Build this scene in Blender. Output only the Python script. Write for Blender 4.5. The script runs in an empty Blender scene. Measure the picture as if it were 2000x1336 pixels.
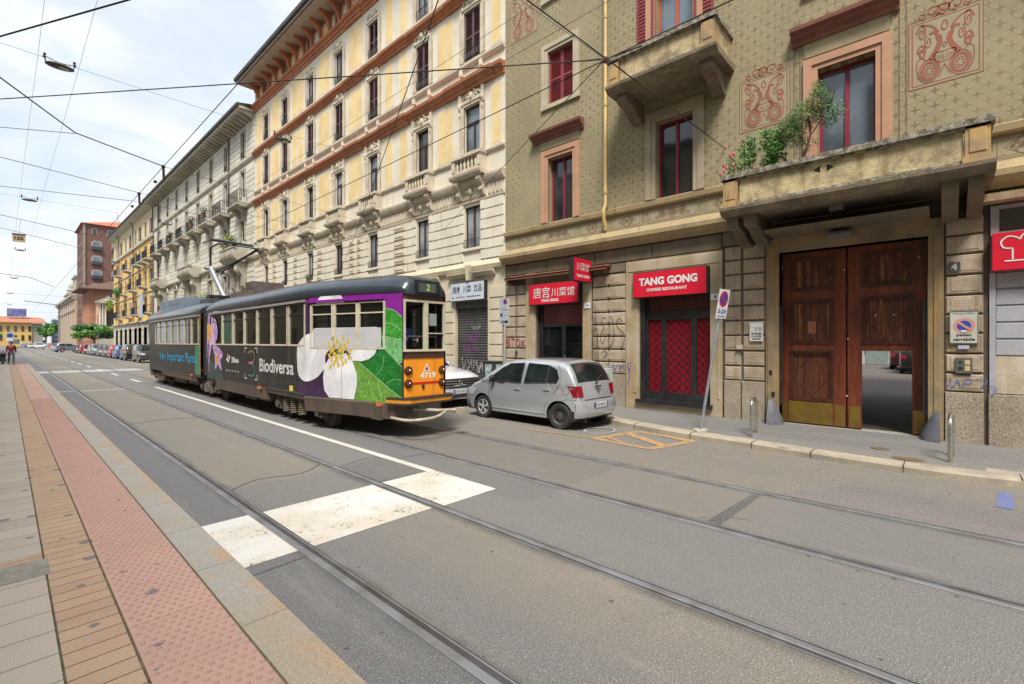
import bpy, bmesh, math, random
from math import sin, cos, pi, radians, sqrt
from mathutils import Vector, Matrix
random.seed(7)
SC = bpy.context.scene
COL = SC.collection
# ---------------------------------------------------------------- camera, sky, sun, exposure
cam = bpy.data.cameras.new('camera'); cam.lens = 16.47; cam.sensor_width = 36; cam.clip_start = .05; cam.clip_end = 3000
camo = bpy.data.objects.new('camera', cam); COL.objects.link(camo); SC.camera = camo
camo.location = (0, 0, 1.84); camo.rotation_euler = (pi/2, 0, -math.atan(989/915))
SUN_EL, SUN_AZ = 57, 232
w = bpy.data.worlds.new('World'); SC.world = w; w.use_nodes = True
nt = w.node_tree; N = nt.nodes; L = nt.links; N.clear()
out = N.new('ShaderNodeOutputWorld'); bg = N.new('ShaderNodeBackground'); L.new(bg.outputs[0], out.inputs[0])
sky = N.new('ShaderNodeTexSky'); sky.sky_type = 'NISHITA'; sky.sun_disc = False
sky.sun_elevation = radians(SUN_EL); sky.sun_rotation = radians(SUN_AZ)
tc = N.new('ShaderNodeTexCoord'); mp = N.new('ShaderNodeMapping'); L.new(tc.outputs['Generated'], mp.inputs[0]); mp.inputs['Scale'].default_value = (1.5, 1.5, 3.6)
mp.inputs['Location'].default_value = (.3, .1, .5)
n1 = N.new('ShaderNodeTexNoise'); n1.inputs['Scale'].default_value = 1.9; n1.inputs['Detail'].default_value = 7; n1.inputs['Roughness'].default_value = .55; n1.inputs['Distortion'].default_value = .5
L.new(mp.outputs[0], n1.inputs['Vector'])
r1 = N.new('ShaderNodeValToRGB'); r1.color_ramp.elements[0].position = .33; r1.color_ramp.elements[1].position = .56; L.new(n1.outputs[0], r1.inputs[0])
n2 = N.new('ShaderNodeTexNoise'); n2.inputs['Scale'].default_value = 2.6; n2.inputs['Detail'].default_value = 5; L.new(mp.outputs[0], n2.inputs['Vector'])
cr = N.new('ShaderNodeValToRGB'); cr.color_ramp.elements[0].position = .36; cr.color_ramp.elements[0].color = (5.2, 5.75, 6.4, 1); cr.color_ramp.elements[1].position = .58; cr.color_ramp.elements[1].color = (6.9, 7.0, 7.2, 1)
L.new(n2.outputs[0], cr.inputs[0])
bl = N.new('ShaderNodeMix'); bl.data_type = 'RGBA'; bl.inputs[0].default_value = .85; L.new(sky.outputs[0], bl.inputs[6]); bl.inputs[7].default_value = (4.9, 5.9, 6.7, 1)
mx = N.new('ShaderNodeMix'); mx.data_type = 'RGBA'; L.new(r1.outputs[0], mx.inputs[0]); L.new(bl.outputs[2], mx.inputs[6]); L.new(cr.outputs[0], mx.inputs[7])
L.new(mx.outputs[2], bg.inputs[0]); bg.inputs[1].default_value = .1
sl = bpy.data.lights.new('sun', 'SUN'); sl.energy = 3.5; sl.angle = radians(16); sl.color = (1, .95, .87)
so = bpy.data.objects.new('sun', sl); COL.objects.link(so)
_a = radians(SUN_AZ); _e = radians(SUN_EL); _d = Vector((sin(_a)*cos(_e), cos(_a)*cos(_e), sin(_e)))
so.rotation_euler = _d.to_track_quat('Z', 'Y').to_euler(); so.location = _d*60
SC.view_settings.view_transform = 'Standard'; SC.view_settings.look = 'None'; SC.view_settings.exposure = .64; SC.view_settings.gamma = 1

# ---------------------------------------------------------------- node helpers
class E:                                            # little arithmetic on shader sockets
    def __init__(s, t, k): s.t = t; s.k = k
    def op(s, o, b=None, c=None):
        n = s.t.nodes.new('ShaderNodeMath'); n.operation = o
        for i, q in enumerate((s, b, c)):
            if q is None: continue
            if isinstance(q, E): s.t.links.new(q.k, n.inputs[i])
            else: n.inputs[i].default_value = q
        return E(s.t, n.outputs[0])
    def __add__(s, b): return s.op('ADD', b)
    def __sub__(s, b): return s.op('SUBTRACT', b)
    def __mul__(s, b): return s.op('MULTIPLY', b)
    def __truediv__(s, b): return s.op('DIVIDE', b)
    def fr(s): return s.op('FRACT')
    def fl(s): return s.op('FLOOR')
    def ab(s): return s.op('ABSOLUTE')
    def sn(s): return s.op('SINE')
    def lt(s, b): return s.op('LESS_THAN', b)
    def gt(s, b): return s.op('GREATER_THAN', b)
    def mx(s, b): return s.op('MAXIMUM', b)
    def mn(s, b): return s.op('MINIMUM', b)
    def sq(s): return s.op('SQRT')
    def sm(s, a, b):                                # smoothstep a..b
        n = s.t.nodes.new('ShaderNodeMapRange'); n.interpolation_type = 'SMOOTHSTEP'
        s.t.links.new(s.k, n.inputs[0]); n.inputs[1].default_value = a; n.inputs[2].default_value = b
        return E(s.t, n.outputs[0])
def newmat(name):
    m = bpy.data.materials.new(name); m.use_nodes = True
    return m, m.node_tree, m.node_tree.nodes['Principled BSDF']
def mixc(t, fac, a, b, mode='MIX'):
    n = t.nodes.new('ShaderNodeMix'); n.data_type = 'RGBA'; n.blend_type = mode
    for i, q in ((0, fac), (6, a), (7, b)):
        if isinstance(q, E): t.links.new(q.k, n.inputs[i])
        elif isinstance(q, bpy.types.NodeSocket): t.links.new(q, n.inputs[i])
        elif i == 0: n.inputs[0].default_value = q
        else: n.inputs[i].default_value = (*q[:3], 1)
    return n.outputs[2]
def obco(t):
    c = t.nodes.new('ShaderNodeTexCoord'); s = t.nodes.new('ShaderNodeSeparateXYZ'); t.links.new(c.outputs['Object'], s.inputs[0])
    return c.outputs['Object'], E(t, s.outputs[0]), E(t, s.outputs[1]), E(t, s.outputs[2])
def vec(t, x, y, z):
    n = t.nodes.new('ShaderNodeCombineXYZ')
    for i, q in enumerate((x, y, z)):
        if isinstance(q, E): t.links.new(q.k, n.inputs[i])
        else: n.inputs[i].default_value = q
    return n.outputs[0]
def noise(t, v, sc, det=4, ro=.55, dist=0):
    n = t.nodes.new('ShaderNodeTexNoise'); n.inputs['Scale'].default_value = sc; n.inputs['Detail'].default_value = det; n.inputs['Roughness'].default_value = ro; n.inputs['Distortion'].default_value = dist
    t.links.new(v, n.inputs['Vector']); return E(t, n.outputs[0])
def wn(t, v):
    n = t.nodes.new('ShaderNodeTexWhiteNoise'); t.links.new(v, n.inputs[0]); return E(t, n.outputs[0])
def bump(t, b, h, st=.3, d=.01):
    n = t.nodes.new('ShaderNodeBump'); n.inputs['Strength'].default_value = st; n.inputs['Distance'].default_value = d
    t.links.new(h.k, n.inputs['Height']); t.links.new(n.outputs[0], b.inputs['Normal'])
MATS = {}
def mat(name, col, rough=.8, met=0, col2=None, ns=2.5, amt=1, grain=0, gs=60, bmp=0, bs=30, streak=None, spec=None, coat=0):
    """procedural surface: base colour, second colour in noise patches, fine grain, vertical streaks, bump"""
    if name in MATS: return MATS[name]
    m, t, b = newmat(name); MATS[name] = m
    v, x, y, z = obco(t); c = None
    col2 = col2 or tuple(q*.82 for q in col)
    f = noise(t, v, ns, 6, .62, .3).sm(.36, .66)*amt
    c = mixc(t, f, col, col2)
    if streak:
        s = noise(t, vec(t, x*3, y*3, z*.22), 1.5, 6, .7).sm(.52, .72)*.8
        c = mixc(t, s, c, streak)
    if grain:
        g = noise(t, v, gs, 3, .7)
        c = mixc(t, 1, c, mixc(t, g.sm(.3, .7), (1-grain,)*3, (1+grain,)*3), 'MULTIPLY')
    t.links.new(c, b.inputs['Base Color']); b.inputs['Roughness'].default_value = rough; b.inputs['Metallic'].default_value = met
    if spec is not None: b.inputs['Specular IOR Level'].default_value = spec
    if coat: b.inputs['Coat Weight'].default_value = coat; b.inputs['Coat Roughness'].default_value = .06
    if bmp: bump(t, b, noise(t, v, bs, 5, .6), bmp, .02)
    return m
def glassmat(name, tint, opacity, rough=.03):       # thin pane: partly see-through, glossy
    m, t, b = newmat(name); MATS[name] = m
    t.nodes.remove(b); o = t.nodes['Material Output']
    g = t.nodes.new('ShaderNodeBsdfPrincipled'); g.inputs['Base Color'].default_value = (*tint, 1); g.inputs['Roughness'].default_value = rough
    tr = t.nodes.new('ShaderNodeBsdfTransparent'); tr.inputs[0].default_value = (.82, .87, .85, 1)
    fr = t.nodes.new('ShaderNodeFresnel'); fr.inputs[0].default_value = 1.5
    k = E(t, fr.outputs[0])*(1-opacity)+opacity
    mx = t.nodes.new('ShaderNodeMixShader'); t.links.new(k.k, mx.inputs[0]); t.links.new(tr.outputs[0], mx.inputs[1]); t.links.new(g.outputs[0], mx.inputs[2]); t.links.new(mx.outputs[0], o.inputs[0])
    return m

# ---------------------------------------------------------------- mesh helpers
ORG = {}
def reg(o, org): ORG[o.name] = Vector(org); return o
def tag(o, label=None, cat=None, group=None, kind=None):
    if label: o['label'] = label
    if cat: o['category'] = cat
    if group: o['group'] = group
    if kind: o['kind'] = kind
    return o
def thing(name, label, cat, loc=(0, 0, 0), group=None, rz=0, world=True):
    """Empty at the thing's base; with world=True its parts are given in world coordinates"""
    o = bpy.data.objects.new(name, None); COL.objects.link(o); o.location = loc; o.rotation_euler.z = rz; o.empty_display_size = .2
    ORG[o.name] = Vector(loc) if world else Vector((0, 0, 0))
    return tag(o, label, cat, group)
def link(name, me, parent=None, loc=None):
    o = bpy.data.objects.new(name, me); COL.objects.link(o)
    if parent is not None: o.parent = parent
    if loc is not None: o.location = loc
    ORG[o.name] = ORG[parent.name] if parent is not None and parent.name in ORG else Vector((0, 0, 0))
    return o
def dup(o, parent=None, loc=None):
    """copy of a thing or part with all its children"""
    c = o.copy(); COL.objects.link(c); c.parent = parent
    if loc is not None: c.location = loc
    for ch in o.children: dup(ch, c)
    return c
DG = [None]
def text_geo(s, bold=0, shear=0):
    c = bpy.data.curves.new('lettering', 'FONT'); c.body = s; c.offset = bold; c.shear = shear; c.resolution_u = 3
    o = bpy.data.objects.new('lettering', c); COL.objects.link(o)
    dg = bpy.context.evaluated_depsgraph_get(); me = bpy.data.meshes.new_from_object(o.evaluated_get(dg))
    v = [tuple(q.co[:2]) for q in me.vertices]; f = [tuple(p.vertices) for p in me.polygons]
    bpy.data.objects.remove(o); bpy.data.curves.remove(c); bpy.data.meshes.remove(me)
    return v, f
class MB:
    def __init__(s): s.v = []; s.f = []; s.m = []; s.mi = 0
    def add(s, vs, fs):
        n = len(s.v); s.v += [tuple(q) for q in vs]
        for f in fs: s.f.append(tuple(n+i for i in f)); s.m.append(s.mi)
        return s
    def box(s, x0, x1, y0, y1, z0, z1):
        return s.add([(x, y, z) for x in (x0, x1) for y in (y0, y1) for z in (z0, z1)], [(0, 1, 3, 2), (4, 6, 7, 5), (0, 4, 5, 1), (2, 3, 7, 6), (0, 2, 6, 4), (1, 5, 7, 3)])
    def poly(s, p): return s.add(p, [tuple(range(len(p)))])
    def blk(s, x, pr, y0, y1, z0, z1, ch=.02):       # chamfered stone block standing proud of a wall that faces -X
        a = [(x, y0, z0), (x, y1, z0), (x, y1, z1), (x, y0, z1)]; c = ch
        b = [(x-pr, y0+c, z0+c), (x-pr, y1-c, z0+c), (x-pr, y1-c, z1-c), (x-pr, y0+c, z1-c)]
        return s.add(a+b, [(4, 7, 6, 5)]+[(i, (i+1) % 4, 4+(i+1) % 4, 4+i)[::-1] for i in range(4)])
    def prof(s, p, y0, y1):                          # (x,z) profile run along y
        n = len(p); a = [(q[0], y0, q[1]) for q in p]+[(q[0], y1, q[1]) for q in p]
        return s.add(a, [(i, (i+1) % n, n+(i+1) % n, n+i) for i in range(n)]+[tuple(range(n))[::-1], tuple(range(n, 2*n))])
    def profx(s, p, x0, x1):                         # (y,z) outline given thickness along x
        n = len(p); a = [(x0, q[0], q[1]) for q in p]+[(x1, q[0], q[1]) for q in p]
        return s.add(a, [(i, (i+1) % n, n+(i+1) % n, n+i) for i in range(n)]+[tuple(range(n))[::-1], tuple(range(n, 2*n))])
    def profz(s, p, z0, z1):
        n = len(p); a = [(q[0], q[1], z0) for q in p]+[(q[0], q[1], z1) for q in p]
        return s.add(a, [(i, (i+1) % n, n+(i+1) % n, n+i) for i in range(n)]+[tuple(range(n))[::-1], tuple(range(n, 2*n))])
    def tube(s, P, r, n=6, cap=True):
        P = [Vector(p) for p in P]; R = r if isinstance(r, (list, tuple)) else [r]*len(P); vs = []; up = None
        for i, p in enumerate(P):
            d = (P[min(i+1, len(P)-1)]-P[max(i-1, 0)]).normalized()
            if up is None: up = Vector((0, 0, 1)) if abs(d.z) < .9 else Vector((1, 0, 0))
            a = d.cross(up)
            if a.length < 1e-5: a = d.cross(Vector((0, 1, 0)))
            a.normalize(); b = a.cross(d).normalized(); up = b
            for k in range(n): vs.append(p+a*R[i]*cos(2*pi*k/n)+b*R[i]*sin(2*pi*k/n))
        m = len(P); fs = [(i*n+k, i*n+(k+1) % n, (i+1)*n+(k+1) % n, (i+1)*n+k) for i in range(m-1) for k in range(n)]
        if cap: fs += [tuple(range(n))[::-1], tuple((m-1)*n+k for k in range(n))]
        return s.add(vs, fs)
    def lathe(s, pr, c=(0, 0, 0), ax='z', n=12, cap=True):      # pr = [(r,h)]
        vs = []
        for r, h in pr:
            for k in range(n):
                a = 2*pi*k/n; p = (r*cos(a), r*sin(a), h)
                if ax == 'x': p = (p[2], p[0], p[1])
                if ax == 'y': p = (p[0], p[2], p[1])
                vs.append((p[0]+c[0], p[1]+c[1], p[2]+c[2]))
        m = len(pr); return s.add(vs, [(i*n+k, i*n+(k+1) % n, (i+1)*n+(k+1) % n, (i+1)*n+k) for i in range(m-1) for k in range(n)]+([tuple(range(n)), tuple((m-1)*n+k for k in range(n))] if cap else []))
    def ball(s, c, r, sx=1, sy=1, sz=1, n=8):
        pr = [(max(1e-3, r*sin(pi*i/n)), -r*cos(pi*i/n)) for i in range(n+1)]
        k = len(s.v); s.lathe(pr, (0, 0, 0), 'z', n+2)
        s.v[k:] = [(c[0]+q[0]*sx, c[1]+q[1]*sy, c[2]+q[2]*sz) for q in s.v[k:]]
        return s
    def text(s, t, o, r, u, h=None, w=None, bold=0, shear=0, ext=0, cx=False, nrm=None):
        """lettering lying in the plane (r,u) with its lower left corner (or lower centre) at o"""
        v, f = text_geo(t, bold, shear); o, r, u = Vector(o), Vector(r).normalized(), Vector(u).normalized()
        x0 = min(q[0] for q in v); x1 = max(q[0] for q in v); y0 = min(q[1] for q in v); y1 = max(q[1] for q in v)
        if h is None: k = ky = w/(x1-x0)
        else: ky = h/(y1-y0); k = ky if w is None else w/(x1-x0)
        if cx: o = o-r*((x1-x0)*k/2)
        return s.add([o+r*((q[0]-x0)*k)+u*((q[1]-y0)*ky) for q in v], f)
    def strokes(s, L_, o, r, u, wd):                   # painted or sprayed strokes as flat ribbons; L_ lists of (a,b) points
        o, r, u = Vector(o), Vector(r), Vector(u)
        for P in L_:
            P = [Vector((p[0], p[1])) for p in P]; a = []
            for i, p in enumerate(P):
                d = (P[min(i+1, len(P)-1)]-P[max(i-1, 0)]); d = d.normalized() if d.length else Vector((1, 0))
                n = Vector((-d.y, d.x))*wd/2; a += [p+n, p-n]
            s.add([o+r*q.x+u*q.y for q in a], [(2*i, 2*i+1, 2*i+3, 2*i+2) for i in range(len(P)-1)])
        return s
    def pieces(s, gap=.03):                             # the separate pieces of this mesh, touching ones kept together
        par = list(range(len(s.v)))
        def fd(i):
            while par[i] != i: par[i] = par[par[i]]; i = par[i]
            return i
        for f in s.f:
            for q in f[1:]: par[fd(q)] = fd(f[0])
        isl = {}
        for k, f in enumerate(s.f): isl.setdefault(fd(f[0]), []).append(k)
        G_ = []
        for fs in isl.values():
            P = [s.v[i] for k in fs for i in s.f[k]]; G_.append(([min(p[a] for p in P)-gap for a in range(3)], [max(p[a] for p in P)+gap for a in range(3)], fs))
        ch_ = True
        while ch_:
            ch_ = False; o = []
            for g in G_:
                for h in o:
                    if all(g[0][a] <= h[1][a] and h[0][a] <= g[1][a] for a in range(3)):
                        for a in range(3): h[0][a] = min(h[0][a], g[0][a]); h[1][a] = max(h[1][a], g[1][a])
                        h[2].extend(g[2]); ch_ = True; break
                else: o.append(g)
            G_ = o
        R = []
        for _, _, fs in G_:
            m = MB(); ix = {}
            for k in sorted(fs):
                for i in s.f[k]:
                    if i not in ix: ix[i] = len(m.v); m.v.append(s.v[i])
                m.f.append(tuple(ix[i] for i in s.f[k])); m.m.append(s.m[k])
            R.append(m)
        return R
    def build(s, name, mats, parent=None, smooth=False, loc=None, local=False, ang=None):
        if name in SPLIT:
            R = s.pieces(SPLIT[name])
            if len(R) > 1: return [m._build(name, mats, parent, smooth, loc, local, ang) for m in R][0]
        return s._build(name, mats, parent, smooth, loc, local, ang)
    def _build(s, name, mats, parent=None, smooth=False, loc=None, local=False, ang=None):
        off = Vector((0, 0, 0))
        if parent is not None and not local: off = ORG.get(parent.name, off)
        me = bpy.data.meshes.new(name); me.from_pydata([(q[0]-off[0], q[1]-off[1], q[2]-off[2]) for q in s.v], [], s.f)
        mats = mats if isinstance(mats, (list, tuple)) else [mats]
        for q in mats: me.materials.append(q)
        me.polygons.foreach_set('material_index', s.m)
        bm = bmesh.new(); bm.from_mesh(me); bmesh.ops.recalc_face_normals(bm, faces=bm.faces)
        if smooth:
            for f in bm.faces: f.smooth = True
            for e in bm.edges: e.smooth = len(e.link_faces) == 2 and e.calc_face_angle(0) < radians(ang or 38)
        bm.to_mesh(me); bm.free()
        return link(name, me, parent, loc)
def smoothpath(P, k=6):                               # Catmull-Rom through P
    P = [Vector(p) for p in P]; o = []
    for i in range(len(P)-1):
        a, b, c, d = P[max(i-1, 0)], P[i], P[i+1], P[min(i+2, len(P)-1)]
        for j in range(k):
            t = j/k; o.append(.5*((2*b)+(c-a)*t+(2*a-5*b+4*c-d)*t*t+(3*b-a-3*c+d)*t**3))
    return o+[P[-1]]
def leaves(mb, c, R, n, size, shape=None, rnd=random):  # n small leaf faces in an ellipsoid R round c
    for _ in range(n):
        while True:
            p = Vector((rnd.uniform(-1, 1), rnd.uniform(-1, 1), rnd.uniform(-1, 1)))
            if .25 < p.length < 1: break
        q = Vector((c[0]+p.x*R[0], c[1]+p.y*R[1], c[2]+p.z*R[2]))
        a = Vector((rnd.gauss(0, 1), rnd.gauss(0, 1), rnd.gauss(0, 1))).normalized(); b = a.orthogonal().normalized(); l = size*rnd.uniform(.6, 1.3); ww = l*(shape or .45)
        mb.add([q-a*l*.5, q+b*ww*.5, q+a*l*.5, q-b*ww*.5], [(0, 1, 2, 3)])
NY = (0, -1, 0); UP = (0, 0, 1)
SPLIT = {k: .0 for k in 'plinth kick_plate parapet_pier rusticated_pilaster eave_bracket skirt underframe_box window_head_panel modillion window_crest entrance_lamp arch_moulding coil_spring flower_picture console stem fuel_flap badge seat marble_pilaster gate_knob string_course sill_course painted_band gate_guide baluster corner_mark leg terracotta_band small_print shop_hood side_reflector trim'.split()}; SPLIT['ashlar_cladding'] = .06
# ---------------------------------------------------------------- ground, road, tracks
def road_z(x): return 0 if x < 6.3 else -(x-6.3)*.025
def gum(t, v, c, f, col, sc=2.6, r=.10):
    n = t.nodes.new('ShaderNodeTexVoronoi'); n.voronoi_dimensions = '2D'; n.inputs['Scale'].default_value = sc; t.links.new(v, n.inputs['Vector'])
    k = E(t, n.outputs['Distance']); h = t.nodes.new('ShaderNodeSeparateColor'); t.links.new(n.outputs['Color'], h.inputs[0]); r1_ = E(t, h.outputs[0])
    return mixc(t, (k.lt(r1_*r*.9))*(E(t, h.outputs[1]).gt(.72))*f, c, col)
def asphalt(name, base, warm, dark, patch=True):
    m, t, b = newmat(name); v, x, y, z = obco(t)
    big = noise(t, vec(t, x*1.0, y*.22, 0), .9, 5, .6, .4)
    c = mixc(t, big.sm(.38, .64), base, warm)
    if patch:
        wy = y+noise(t, v, 1.2, 3, .5)*.7; c = mixc(t, big.sm(.38, .64)*.35, (.156, .152, .150), (.180, .168, .150))
        nz = noise(t, vec(t, x, y*.35, 3), 1.0, 5, .65).sm(.25, .62)
        wa = x.gt(1.87)*x.lt(3.22)*wy.gt(6.9)*.75; wb = x.sm(2.0, 2.9)*x.lt(3.22)*wy.lt(5.6)*.8; wc = x.gt(4.86)*wy.sm(1.0, 2.6)*.6; wd = x.gt(6.3)*wy.sm(.2, 1.8)*.75; we = x.sm(7.3, 8.3)*.9
        c = mixc(t, wa.mx(wb).mx(wc).mx(wd).mx(we)*(nz*.6+.4), c, warm)
        c = mixc(t, x.lt(1.76)*.6, c, (.122, .124, .132))
        # repaired rectangles of darker asphalt
        cell = wn(t, vec(t, (x*.42+.31).fl(), (y*.17+.4).fl(), 0))
        c = mixc(t, cell.gt(.72)*.35, c, dark)
    mid = noise(t, v, 5, 5, .65)
    c = mixc(t, mid.sm(.3, .75), c, mixc(t, .2, c, dark))
    g1 = noise(t, v, 130, 2, .8); g2 = noise(t, v, 55, 2, .7)
    c = mixc(t, 1, c, mixc(t, g1.sm(.3, .72), (.50,)*3, (1.62,)*3), 'MULTIPLY')
    c = mixc(t, 1, c, mixc(t, g2.sm(.25, .75), (.85,)*3, (1.15,)*3), 'MULTIPLY')
    g3 = noise(t, v, 85, 2, .6); c = mixc(t, g3.sm(.60, .68)*.85, c, (.40, .385, .36)); c = mixc(t, noise(t, vec(t, x+7, y, 2), 100, 2, .6).sm(.63, .70)*.7, c, (.045, .045, .045))
    if patch:
        gr = None
        for r_ in (1.82, 3.25, 4.80, 6.25):
            q_ = (x-r_).ab().sm(.16, .04); gr = q_ if gr is None else gr.mx(q_)
        c = mixc(t, gr*noise(t, vec(t, x*3, y*.8, 5), 1.6, 5, .7).sm(.3, .65)*.55, c, (.045, .04, .036))
        c = mixc(t, noise(t, vec(t, x*2.5, y*.35, 8), 1.3, 6, .7).sm(.56, .72)*.35, c, (.27, .25, .215))
        c = mixc(t, noise(t, vec(t, x*1.4, y*1.1, 20), 1.1, 6, .75, .6).sm(.63, .72)*.5, c, (.075, .073, .072))
    c = gum(t, v, c, .7, (.05, .048, .047), 3.4, .075)
    t.links.new(c, b.inputs['Base Color']); b.inputs['Roughness'].default_value = .82; b.inputs['Specular IOR Level'].default_value = .35
    bump(t, b, g1, .5, .006); return m
M_ROAD = asphalt('asphalt', (.160, .156, .152), (.205, .182, .145), (.115, .114, .115))
M_PAVE = asphalt('pavement_asphalt', (.15, .145, .14), (.19, .18, .165), (.10, .10, .10), False)
g = MB(); g.poly([(-900, -900, -.25), (900, -900, -.25), (900, 1200, -.25), (-900, 1200, -.25)]); tag(g.build('ground', mat('ground_dust', (.22, .21, .19))), kind='structure')
RAILS = [(1.757, 1.82, 1.857, 1.872), (3.330, 3.268, 3.230, 3.215), (4.742, 4.80, 4.84, 4.855), (6.308, 6.248, 6.208, 6.193)]   # head outer, head inner, groove, lip
cuts = [(min(r), max(r)) for r in RAILS]
rd = MB(); xs = [1.2]
for a, b_ in cuts: xs += [a-.006, b_+.006]
xs += [9.95]
def rstrip(mb, x0, x1, y0, y1, zo=0):
    n = max(1, int((x1-x0)/.8)); P = [x0+(x1-x0)*i/n for i in range(n+1)]
    for i in range(n): mb.poly([(P[i], y0, road_z(P[i])+zo), (P[i+1], y0, road_z(P[i+1])+zo), (P[i+1], y1, road_z(P[i+1])+zo), (P[i], y1, road_z(P[i])+zo)])
for i in range(0, len(xs), 2): rstrip(rd, xs[i], xs[i+1], -30, 420)
rd.poly([(-12, 53, -.004), (1.2, 53, -.004), (1.2, 420, -.004), (-12, 420, -.004)])
for a, b_ in cuts: rd.poly([(a-.006, -30, -.05), (b_+.006, -30, -.05), (b_+.006, 420, -.05), (a-.006, 420, -.05)])
ROAD = tag(rd.build('road', M_ROAD), kind='structure')
M_RAIL = mat('rail_steel', (.27, .28, .31), .36, .35, (.19, .185, .18), 3); M_RUST = mat('rail_rust', (.10, .075, .06), .8, 0, (.05, .04, .035), 8)
names = ['steel tram rail nearest the platform kerb, set in the asphalt', 'second tram rail from the kerb, running through the white stop line', 'third tram rail from the kerb, running under the tram on its near side', 'tram rail nearest to the parked cars, in front of the pavement']
for i, r in enumerate(RAILS):
    s = 1 if r[1] > r[0] else -1; f = 0 if i < 2 or True else 0
    t_ = thing('tram_rail', names[i], 'rail', (r[1], 0, 0))
    m = MB(); a, b_ = sorted((r[0], r[1])); m.prof([(a, -.04), (b_, -.04), (b_, -.003), (b_-.006, .002), (a+.006, .002), (a, -.002)], -30, 420); m.build('rail_head', M_RAIL, t_)
    m = MB(); a, b_ = sorted((r[2], r[3])); m.prof([(a, -.04), (b_, -.04), (b_, .001), (a, .001)], -30, 420); m.build('guard_lip', M_RAIL, t_)
    m = MB(); a, b_ = sorted((r[1], r[2])); m.prof([(a-.001, -.049), (b_+.001, -.049), (b_+.001, -.034), (a-.001, -.034)], -30, 420); m.build('groove_floor', M_RUST, t_)
# markings
M_WHITE = mat('road_paint', (.60, .58, .54), .7, 0, (.50, .47, .41), 1.6, 1, .10, 120, .2, 90)
m, t, b = newmat('worn_road_paint'); v, x, y, z = obco(t)
f = (noise(t, v, 22, 6, .75)*.62+noise(t, v, 2.2, 4, .6)*.38)
c = mixc(t, noise(t, v, 1.1, 4, .6).sm(.4, .62), (.62, .61, .58), (.55, .50, .42))
c = mixc(t, noise(t, vec(t, x*5, y*.6, 1), 3, 6, .75).sm(.56, .70)*.35, c, (.34, .31, .27)); c = mixc(t, f.sm(.56, .60), c, (.20, .19, .18)); g1 = noise(t, v, 140, 2, .8)
c = mixc(t, 1, c, mixc(t, g1.sm(.3, .7), (.78,)*3, (1.08,)*3), 'MULTIPLY'); t.links.new(c, b.inputs['Base Color']); b.inputs['Roughness'].default_value = .8; M_WORN = m
def patch(name, pts, mt, zo=.004):
    q = MB(); q.poly([(x_, y_, road_z(x_)+zo) for x_, y_ in pts]); return q.build(name, mt, ROAD)
for x0, x1, y0, y1 in ((1.25, 1.748, 4.18, 5.43), (1.885, 3.203, 4.17, 5.41), (3.342, 4.17, 4.13, 5.40)): patch('stop_line', [(x0, y0), (x1, y0), (x1, y1), (x0, y1)], M_WORN)
patch('lane_line', [(4.06, 5.40), (4.18, 5.40), (4.22, 23.7), (4.10, 23.7)], M_WHITE)
y = 27.2
while y < 150:
    patch('lane_line', [(4.14, y), (4.27, y), (4.27, y+2.4), (4.14, y+2.4)], M_WHITE); y += 6.2
for x0, x1 in ((1.3, 1.75), (1.89, 3.2), (3.34, 4.73), (4.87, 6.18)): patch('crossing_band', [(x0, 38.6), (x1, 38.6), (x1, 41.3), (x0, 41.3)], mat('faded_paint', (.40, .41, .42), .8, 0, (.27, .27, .27), 3), .003)
for x0, x1, ya, yb in ((1.9, 3.2, 23.6, 23.9), (1.3, 1.7, 23.8, 24.0)): patch('crossing_band', [(x0, ya), (x1, ya), (x1, yb), (x0, yb)], MATS['faded_paint'], .003)
M_OR = mat('orange_road_paint', (.48, .27, .10), .85, 0, (.24, .19, .14), 14, 1, .25, 70)
def line(a, b_, w_, nm='bay_marking', mt=None, zo=.004):
    a, b_ = Vector(a), Vector(b_); d = (b_-a).normalized(); n_ = Vector((-d.y, d.x))*w_/2
    patch(nm, [tuple(a+n_), tuple(a-n_), tuple(b_-n_), tuple(b_+n_)], mt or M_OR, zo)
K = [(7.76, 5.01), (9.15, 4.80), (9.0, 3.55), (7.65, 3.80)]
for i, (p, q) in enumerate(((0, 1), (1, 2), (2, 3), (3, 0))): line(K[p], K[q], .15, zo=.004+.001*i)
line((8.75, 4.84), (8.1, 3.74), .22, zo=.009); line((8.1, 4.95), (7.72, 4.3), .09, zo=.0095); line((9.05, 4.2), (8.85, 3.62), .12, zo=.0095); line((7.76, 5.01), (7.55, 6.6), .07, zo=.009)
patch('bay_marking', [(7.62, -.42), (8.55, -.50), (8.55, -.62), (7.62, -.56)], mat('blue_road_paint', (.10, .15, .38), .8, 0, (.16, .17, .24), 8), .006)
ring = MB(); R_ = [(8.62+.36*cos(a*pi/12), 5.42+.30*sin(a*pi/12)) for a in range(25)]
ring.strokes([R_], (0, 0, road_z(8.6)+.012), (1, 0, 0), (0, 1, 0), .05); ring.build('chalk_ring', mat('chalk', (.42, .46, .50), .9, 0, (.22, .24, .24), 6), ROAD)
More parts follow.
